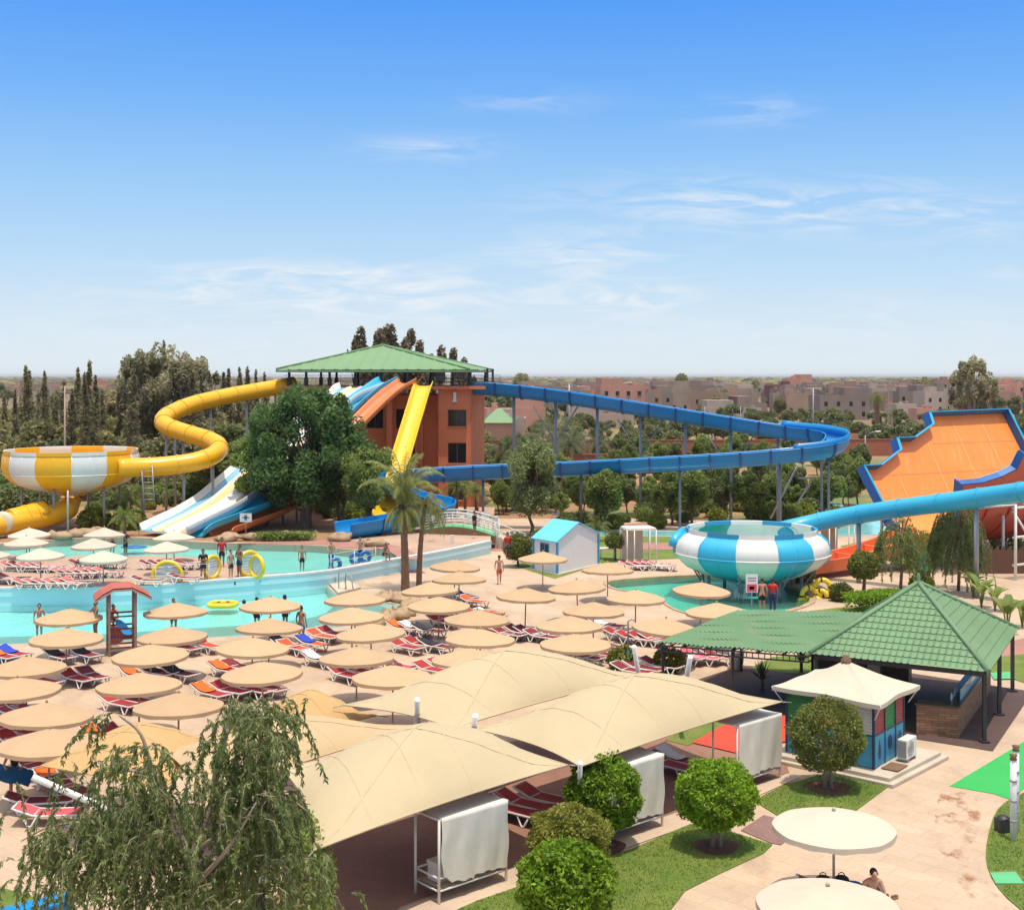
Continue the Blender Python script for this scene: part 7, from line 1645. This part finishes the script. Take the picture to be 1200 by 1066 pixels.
# ---------------------------------------------------------------- floats, rings, raft
def ring(label, c, R0, r, m, rot, name='inflatable_ring', slats=False, group=None, cat='inflatable ring'):
    t = thing(name, label, cat, tuple(c), 0, group); b = MB(); b.torus(tuple(c), R0, r, rot=rot, n=28, k=10, mi=lambda i: 1 if (i % 7 == 0) else 0); b.build('tube', [m, 'ring_black' if m == 'yellow_ring' and not slats else m], t)
    if slats:
        b = MB()
        for k in range(-3, 4):
            h_ = k*R0/4; w_ = math.sqrt(max(.02, R0*R0-h_*h_))*.95; b.bar(V(c)+rot @ V((-w_, h_, 0)), V(c)+rot @ V((w_, h_, 0)), .05, R0/4*.72)
        b.build('slat', 'slat_blue', t)
    return t
RX = Matrix.Rotation(PI/2, 3, 'X')
def standing(rzz): return Matrix.Rotation(rzz, 3, 'Z') @ RX
for x, y, rz_, l, s in ((196, 681, .1, 'wide yellow arch ring with pale blue slats on the terrace', 1.0), (248.5, 677, 1.05, 'slim looking yellow ring with pale slats, turned sideways', .95), (292, 674, .75, 'yellow slatted ring left in the overlapping pair', 1.05), (301, 676.5, -.75, 'yellow slatted ring right in the overlapping pair', .95)):
    c = G(x, y, TZ); ring(l, c+V((0, 0, .30 if x == 196 else .66*s)), (.80 if x == 196 else .64)*s, .12, 'yellow_ring', standing(rz_), 'slatted_ring', True)
for x, y, z, R0, rz_, l in ((948, 697, 1.0, .42, .2, 'yellow ring standing upper left in the ring heap'), (964, 688, 1.3, .42, -.3, 'yellow ring standing highest in the ring heap'), (962, 700, .8, .40, -.6, 'yellow ring on the right of the ring heap'), (943, 709, .35, .42, .3, 'yellow ring lying lowest left in the ring heap'), (957, 709, .4, .38, -.2, 'yellow ring lying lowest right in the ring heap')):
    p = P(x, y, 72.0); ring(l, p, R0, .15, 'yellow_ring', standing(rz_))
for x, y, l in ((393, 661, 'blue ring held beside the bather at the upper pool rim'), (416.5, 654, 'blue ring, left half of the double ring in the upper pool'), (428, 652, 'blue ring, right half of the double ring in the upper pool')): ring(l, G(x, y, TZ+.15), .30, .13, 'float_blue', standing(.5))
b = MB(); c = G(157, 640, TZ); b.ellipsoid((c.x, c.y, TZ-.03), (.9, .7, .09), 14, 6); tag(b.build('float', 'float_blue', None, (c.x, c.y, TZ-.1)), 'blue foam float drifting near the dark haired bather', 'float')
rf = thing('raft', 'yellow inflatable raft drifting in the near pool', 'raft', tuple(G(261, 707, -.06))); c = G(261, 707, .08); b = MB()
pts = [(c.x+.72*math.copysign(abs(math.cos(a))**.6, math.cos(a)), c.y+.6*math.copysign(abs(math.sin(a))**.6, math.sin(a)), c.z-.03) for a in [i*2*PI/28 for i in range(29)]]; b.tube(pts, .13, 10, cap=False); b.build('rim_tube', 'yellow_ring', rf)
b = MB(); b.box((c.x, c.y, c.z-.1), (1.25, .95, .06)); b.build('floor', 'yellow_ring', rf)
for s in (-.2, .3): b = MB(); b.torus((c.x+s, c.y-.1, c.z+.12), .09, .025, n=14, k=6); b.build('handle', 'ring_black', rf)
b = MB(); hp = G(286, 705.5, .0); b.ellipsoid((hp.x, hp.y, 0.02), (.11, .11, .13), 12, 8); tag(b.build('ball', 'hair', None, (hp.x, hp.y, -.1)), 'small dark ball floating right of the yellow raft', 'ball')
# blue cloth held at the left edge
b = MB(); q = [P(-12, 893, 37.2), P(40, 902, 37.6), P(34, 921, 37.4), P(-12, 913, 37.0)]; g = [[q[0].lerp(q[1], i/10).lerp(q[3].lerp(q[2], i/10), j/6)+V((0, .06*math.sin(i*1.1+j), 0)) for i in range(11)] for j in range(7)]
b.rings(g, 0, True, False); b.rings([[p+V((0, .02, 0)) for p in r_] for r_ in g][::-1], 0, True, False); tag(b.build('beach_towel', 'towel_teal', None, tuple(q[0])), 'large petrol blue cloth spread behind the woman in the swimsuit', 'towel')
b = MB(); c = G(38, 1074); b.box((c.x, c.y, .24), (.62, 1.9, .09), -.9); b.box((c.x, c.y, .10), (.5, 1.7, .19), -.9); tag(b.build('sun_bed', 'slide_blue', None, (c.x, c.y, 0), bev=.03), 'bright blue padded sun bed cut by the lower edge at left', 'sun bed')

# ---------------------------------------------------------------- footbridge
br = thing('footbridge', 'white railed arched footbridge with green deck between palms and hut', 'footbridge', tuple(G(540, 640, 0))); n = 14
fL, fR = P(494, 621, 94), P(580, 628, 92.5); fbk = V((.25, 2.2, 0)); FB = [fL.lerp(fR, i/n)+V((0, 0, .45*math.sin(PI*i/n))) for i in range(n+1)]
b = MB(); b.rings([[p, p+fbk, p+fbk-V((0, 0, .22)), p-V((0, 0, .22))] for p in FB], 0, False, True, True); b.build('deck', 'mat_mint', br)
b = MB(); b.rings([[p+V((0, -.04, -.02)), p+V((0, -.04, -.55)), p+V((0, -.0, -.55)), p+V((0, 0, -.02))] for p in FB], 0, False, True, True); b.build('side_beam', 'wood_brown', br)
for o_ in (V((0, .05, 0)), fbk-V((0, .05, 0))):
    b = MB()
    for z in (.22, .42, .62, .82, 1.02): b.tube([p+o_+V((0, 0, z)) for p in FB], .028 if z < 1 else .045, 6)
    for i in range(0, n+1, 2): b.tube([FB[i]+o_, FB[i]+o_+V((0, 0, 1.02))], .035, 6)
    b.build('railing', 'white_paint', br)
for x, y in ((519, 640), (581.5, 641)):
    p = G(x, y); b = MB(); b.box((p.x, p.y, 1.0), (.22, .22, 2.3)); b.box((p.x, p.y, 2.2), (.30, .30, .1)); b.build('gate_post', 'white_paint', br)
b = MB(); sp_ = FB[-1]
for k in range(7): b.box((sp_.x+.35+k*.28, sp_.y+1.0-.04*k, max(.1, (sp_.z-.05)*(1-(k+.5)/7.5))/2), (.275, 2.0, max(.1, (sp_.z-.05)*(1-(k+.5)/7.5))))
b.build('stairs', 'concrete', br); b = MB()
for z in (.5, .98): b.tube([sp_+V((.05, .05, z)), V((sp_.x+2.2, sp_.y-.1, z+.1))], .035, 6)
for k in (1, 3.5, 6): b.tube([V((sp_.x+.3*k, sp_.y, 0.05)), V((sp_.x+.3*k, sp_.y, (sp_.z+1.0)*(1-k/7.2)+1.05*k/7.2))], .03, 6)
b.build('stair_railing', 'white_paint', br)
# pool handrails and short steps at the end of the near pool
hr = thing('pool_steps', 'pale wedge of steps with handrails at the right end of the near pool', 'steps', tuple(G(400, 690)))
b = MB(); a_ = [G(384, 684), G(396, 697), G(423, 690), G(404, 680)]; b.hexa([V((p.x, p.y, z)) for z in (.002, .14) for p in a_]); b.build('step', 'concrete', hr, bev=.02)
for x, y in ((385, 684), (397, 692), (405, 693)):
    p = G(x, y); b = MB(); b.tube([p, p+V((0, 0, 1.05)), p+V((.35, -.3, .95)), p+V((.5, -.5, .2))], .03, 8); b.build('handrail', 'grey_metal', hr)
def railing(name, label, pts, h, gap, m='white_paint', r_=.028):
    t = thing(name, label, 'railing', tuple(pts[0])); pp = resample(pts, gap); b = MB()
    for p in pp: b.tube([p, p+V((0, 0, h))], r_*1.1, 6)
    b.build('post', m, t); b = MB()
    for z in (h*.5, h): b.tube([p+V((0, 0, z)) for p in pp], r_*.6, 5)
    b.build('rail', m, t)
railing('rope_rail', 'thin rope rail with slim posts along the terrace wall top', [p+V((0, 0, TZ))+V((0, .18, 0)) for p in o1 if p.x < G(300, 676, TZ).x and p.x > G(-40, 690, TZ).x], .95, 3.0, 'white_paint', .02)
railing('pool_railing', 'white railing where the terrace wall meets the palms', [p+V((0, 0, TZ))+V((0, .18, 0)) for p in o1 if p.x > G(384, 669, TZ).x and p.x < G(455, 655, TZ).x], .95, 2.0, 'white_paint', .022)
wgate = G(530, 652); b = MB(); b.box((wgate.x, wgate.y-.1, .75), (.22, .22, 1.5)); tag(b.build('wall_post', 'white_paint', None, tuple(wgate)), 'white square post against the pool wall below the footbridge', 'post')
# signs
def sign(label, base, h, w, hh, m, marks, rz=0, post='grey_metal'):
    t = thing('sign', label, 'sign', tuple(base), rz); b = MB(); b.tube([(0, .03, -.05), (0, .03, h)], .035, 8); b.build('post', post, t, world=False)
    b = MB(); b.box((0, 0, h-hh/2), (w, .03, hh)); b.build('board', m, t, world=False)
    for (x0, x1, z0, z1, mm) in marks: b = MB(); b.box(((x0+x1)/2*w, -.018, h-hh+(z0+z1)/2*hh), ((x1-x0)*w, .006, (z1-z0)*hh)); b.build('symbol', mm, t, world=False)
    return t
sign('small white notice board with a dark symbol at the foot of the open slides', G(288, 630, TZ), 1.75, .85, .62, 'hut_white', ((-.12, .12, .2, .85, 'steel_post'), (-.3, .3, .45, .6, 'steel_post')))
sb_ = thing('sign', 'small blue board on a tall white post in front of the clipped ball tree', 'sign', tuple(G(603, 659))); b = MB(); b.box((0, 0, 1.0), (.14, .14, 2.1)); b.build('post', 'white_paint', sb_, world=False)
b = MB(); b.box((.42, 0, 1.45), (.62, .05, .62)); b.build('board', 'hut_white', sb_, world=False); b = MB(); b.box((.42, -.03, 1.47), (.5, .012, .42)); b.build('symbol', 'slide_sky', sb_, world=False); b = MB(); b.box((.42, 0, 1.82), (.72, .06, .08)); b.build('board_cap', 'white_paint', sb_, world=False)
sign('white and red warning board on a post below the blue and white bowl', G(881, 721), 2.15, .62, .95, 'hut_white', ((-.42, .42, .04, .46, 'sling_pink'), (-.35, .35, .62, .68, 'steel_post'), (-.35, .35, .76, .82, 'steel_post'), (-.2, .2, .16, .34, 'hut_white')))
sign('small round red sign fixed under the footbridge', P(548, 634, 92.2)-V((0, 0, .9)), 1.0, .55, .55, 'sling_pink', ((-.3, .3, .4, .6, 'hut_white'),))
# speaker, small cabana, table, fences
sp0 = V((P(704, 605, 104).x, 104, 0)); b = MB(); b.tube([(sp0.x, 104, 0), (sp0.x, 104, 1.2)], .06, 8); b.box((sp0.x, 104, 1.6), (.95, .7, .98)); b.box((sp0.x, 103.64, 1.6), (.8, .02, .8)); tag(b.build('loudspeaker', 'dark_metal', None, tuple(sp0), bev=.03), 'big black loudspeaker on a pole behind the hut', 'loudspeaker')
def small_cabana(label, a, c, panel, h=2.3):
    t = thing('small_cabana', label, 'cabana', tuple(a)); u = (c-a); v = V((-u.y, u.x, 0)).normalized()*1.6; b = MB()
    for p in (a, c, a+v, c+v, a.lerp(c, .25), a.lerp(c, .78)): b.tube([p, p+V((0, 0, h))], .045, 6)
    for p, q in ((a, c), (a+v, c+v), (a, a+v), (c, c+v)): b.tube([p+V((0, 0, h)), q+V((0, 0, h))], .04, 6)
    b.build('frame', 'white_paint', t); b = MB(); b.hexa([p+V((0, 0, z)) for z in (h+.05, h+.10) for p in (a, c, c+v, a+v)]); b.build('roof_cloth', 'cover_cloth', t)
    b = MB(); p, q = a.lerp(c, panel[0])+v*.98, a.lerp(c, panel[1])+v*.98; b.hexa([w_+V((0, 0, z)) for z in (.15, h-.1) for w_ in (p, q, q+v*.03, p+v*.03)]); b.build('back_cloth', 'concrete', t)
small_cabana('small white framed cabana with tan back cloth right of the hut', G(735, 662), G(769, 661), (.05, .78))
small_cabana('small white framed cabana behind the blue and white bowl', G(972, 658), G(1001, 655), (.35, 1.0))
tb = G(712, 655); t_ = thing('white_table', 'small white table standing right of the hut', 'table', tuple(tb)); b = MB(); b.box((0, 0, .74), (1.1, .8, .05)); b.build('top', 'white_paint', t_, world=False)
for sx in (-.45, .45):
    for sy in (-.3, .3): b = MB(); b.tube([(sx, sy, 0), (sx, sy, .72)], .03, 6); b.build('leg', 'white_paint', t_, world=False)
fn = thing('slat_fence', 'dark brown slatted fence below the half pipe underside', 'fence', tuple(G(1135, 678))); a, c = G(1128, 672), G(1235, 672); b = MB(); n = 44
for i in range(n): p = a.lerp(c, i/n); b.box((p.x, p.y, .75+.06*(i % 3)), (.13, .05, 1.5+.12*(i % 3)), 0)
b.build('slat', 'frame_brown', fn); b = MB()
for z in (.4, 1.2): b.bar(a+V((0, .05, z)), c+V((0, .05, z)), .05, .09)
b.build('rail', 'frame_brown', fn)
# white posts with caps on the right lawn
for i, (x, y, yt, l) in enumerate(((1187.6, 986, 890, 'white ringed garden post on the right lawn, the nearer of two'), (1190.5, 975, 879.5, 'white ringed garden post on the right lawn, the farther of two'))):
    p = G(x, y); hgt = (y-yt)*p.y/F; t_ = thing('garden_post', l, 'post', tuple(p)); b = MB(); b.tube([(0, 0, 0), (0, 0, hgt)], .085, 12); b.build('shaft', 'hut_white', t_, world=False); b = MB()
    for z in (.55, 1.1, 1.65): b.lathe([(.087, z*hgt/2.25), (.10, z*hgt/2.25+.01), (.10, z*hgt/2.25+.05), (.087, z*hgt/2.25+.06)], 12)
    b.build('band', 'grey_metal', t_, world=False); b = MB(); b.lathe([(.09, hgt), (.10, hgt+.03), (.07, hgt+.06), (.11, hgt+.14), (.02, hgt+.17)], 12); b.build('cap', 'wood_brown', t_, world=False)
p = G(1176, 975); b = MB(); b.box((p.x, p.y, .2), (.4, .3, .4), .3); b.lathe([(.17, .41), (.10, .47), (.02, .48)], 10, (p.x, p.y, 0)); tag(b.build('valve_box', 'dark_metal', None, tuple(p), bev=.02), 'dark valve box on the lawn beside the white posts', 'box')
pl_ = G(863, 776+8); b = MB(); b.lathe([(.22, 0), (.30, .3), (.34, .75), (.30, .78), (.26, .6)], 16, tuple(pl_)); tag(b.build('planter', 'concrete', None, tuple(pl_)), 'grey round planter beside the flat canopy post', 'planter')
gl_ = P(1081, 672, 74); t_ = thing('green_lantern', 'green tiered lantern ornament behind the pavilion roof peak', 'lantern', (gl_.x, gl_.y, 0)); b = MB(); b.lathe([(.1, 0), (.1, 1.2), (.35, 1.25), (.3, 1.5), (.2, 1.55), (.28, 1.75), (.18, 1.8), (.2, 2.0), (.05, 2.2)], 12, (gl_.x, gl_.y, 0)); b.build('body', 'slide_teal', t_)
for i, (x, y) in enumerate(((500, 597), (512, 596), (526, 597), (540, 596), (553, 597), (566, 598))): 
    p = G(x, y+16, TZ); t_ = thing('garden_chair', 'small white garden chair behind the footbridge', 'chair', tuple(p), i*.7, 'chairs behind the footbridge'); b = MB(); b.box((0, 0, .43), (.5, .5, .05)); b.build('seat', 'white_plastic', t_, world=False); b = MB(); b.box((0, .25, .72), (.5, .05, .55)); b.build('backrest', 'white_plastic', t_, world=False)
    for sx in (-.2, .2):
        for sy in (-.2, .2): b = MB(); b.tube([(sx, sy, 0), (sx, sy, .41)], .025, 5); b.build('leg', 'white_plastic', t_, world=False)
pn_ = thing('beach_shower', 'slim grey shower post with blue base by the leaning masts', 'shower', tuple(G(736, 786))); b = MB(); b.tube([(0, 0, 0), (0, 0, 2.1), (.15, -.05, 2.2), (.25, -.1, 2.15)], .035, 8); b.build('pipe', 'grey_metal', pn_, world=False); b = MB(); b.lathe([(.26, 0), (.2, .5), (.06, .75), (.05, .9)], 12); b.build('base', 'hut_blue', pn_, world=False)
# ---------------------------------------------------------------- air
hz, th_ = newmat('haze_air'); vp = th_.n('VolumePrincipled'); vp.inputs['Color'].default_value = (.95, .97, 1, 1); vp.inputs['Density'].default_value = HAZE = .00007; vp.inputs['Anisotropy'].default_value = .2
th_.l(vp.outputs[0], th_.out.inputs['Volume'])
b = MB(); b.hexa([(x, y, z) for z in (-1.5, 24) for x, y in ((-9200, -90), (9200, -90), (9200, 26200), (-9200, 26200))]); tag(b.build('haze', 'haze_air'), 'pale dry air thickening with distance', 'haze', None, 'stuff')
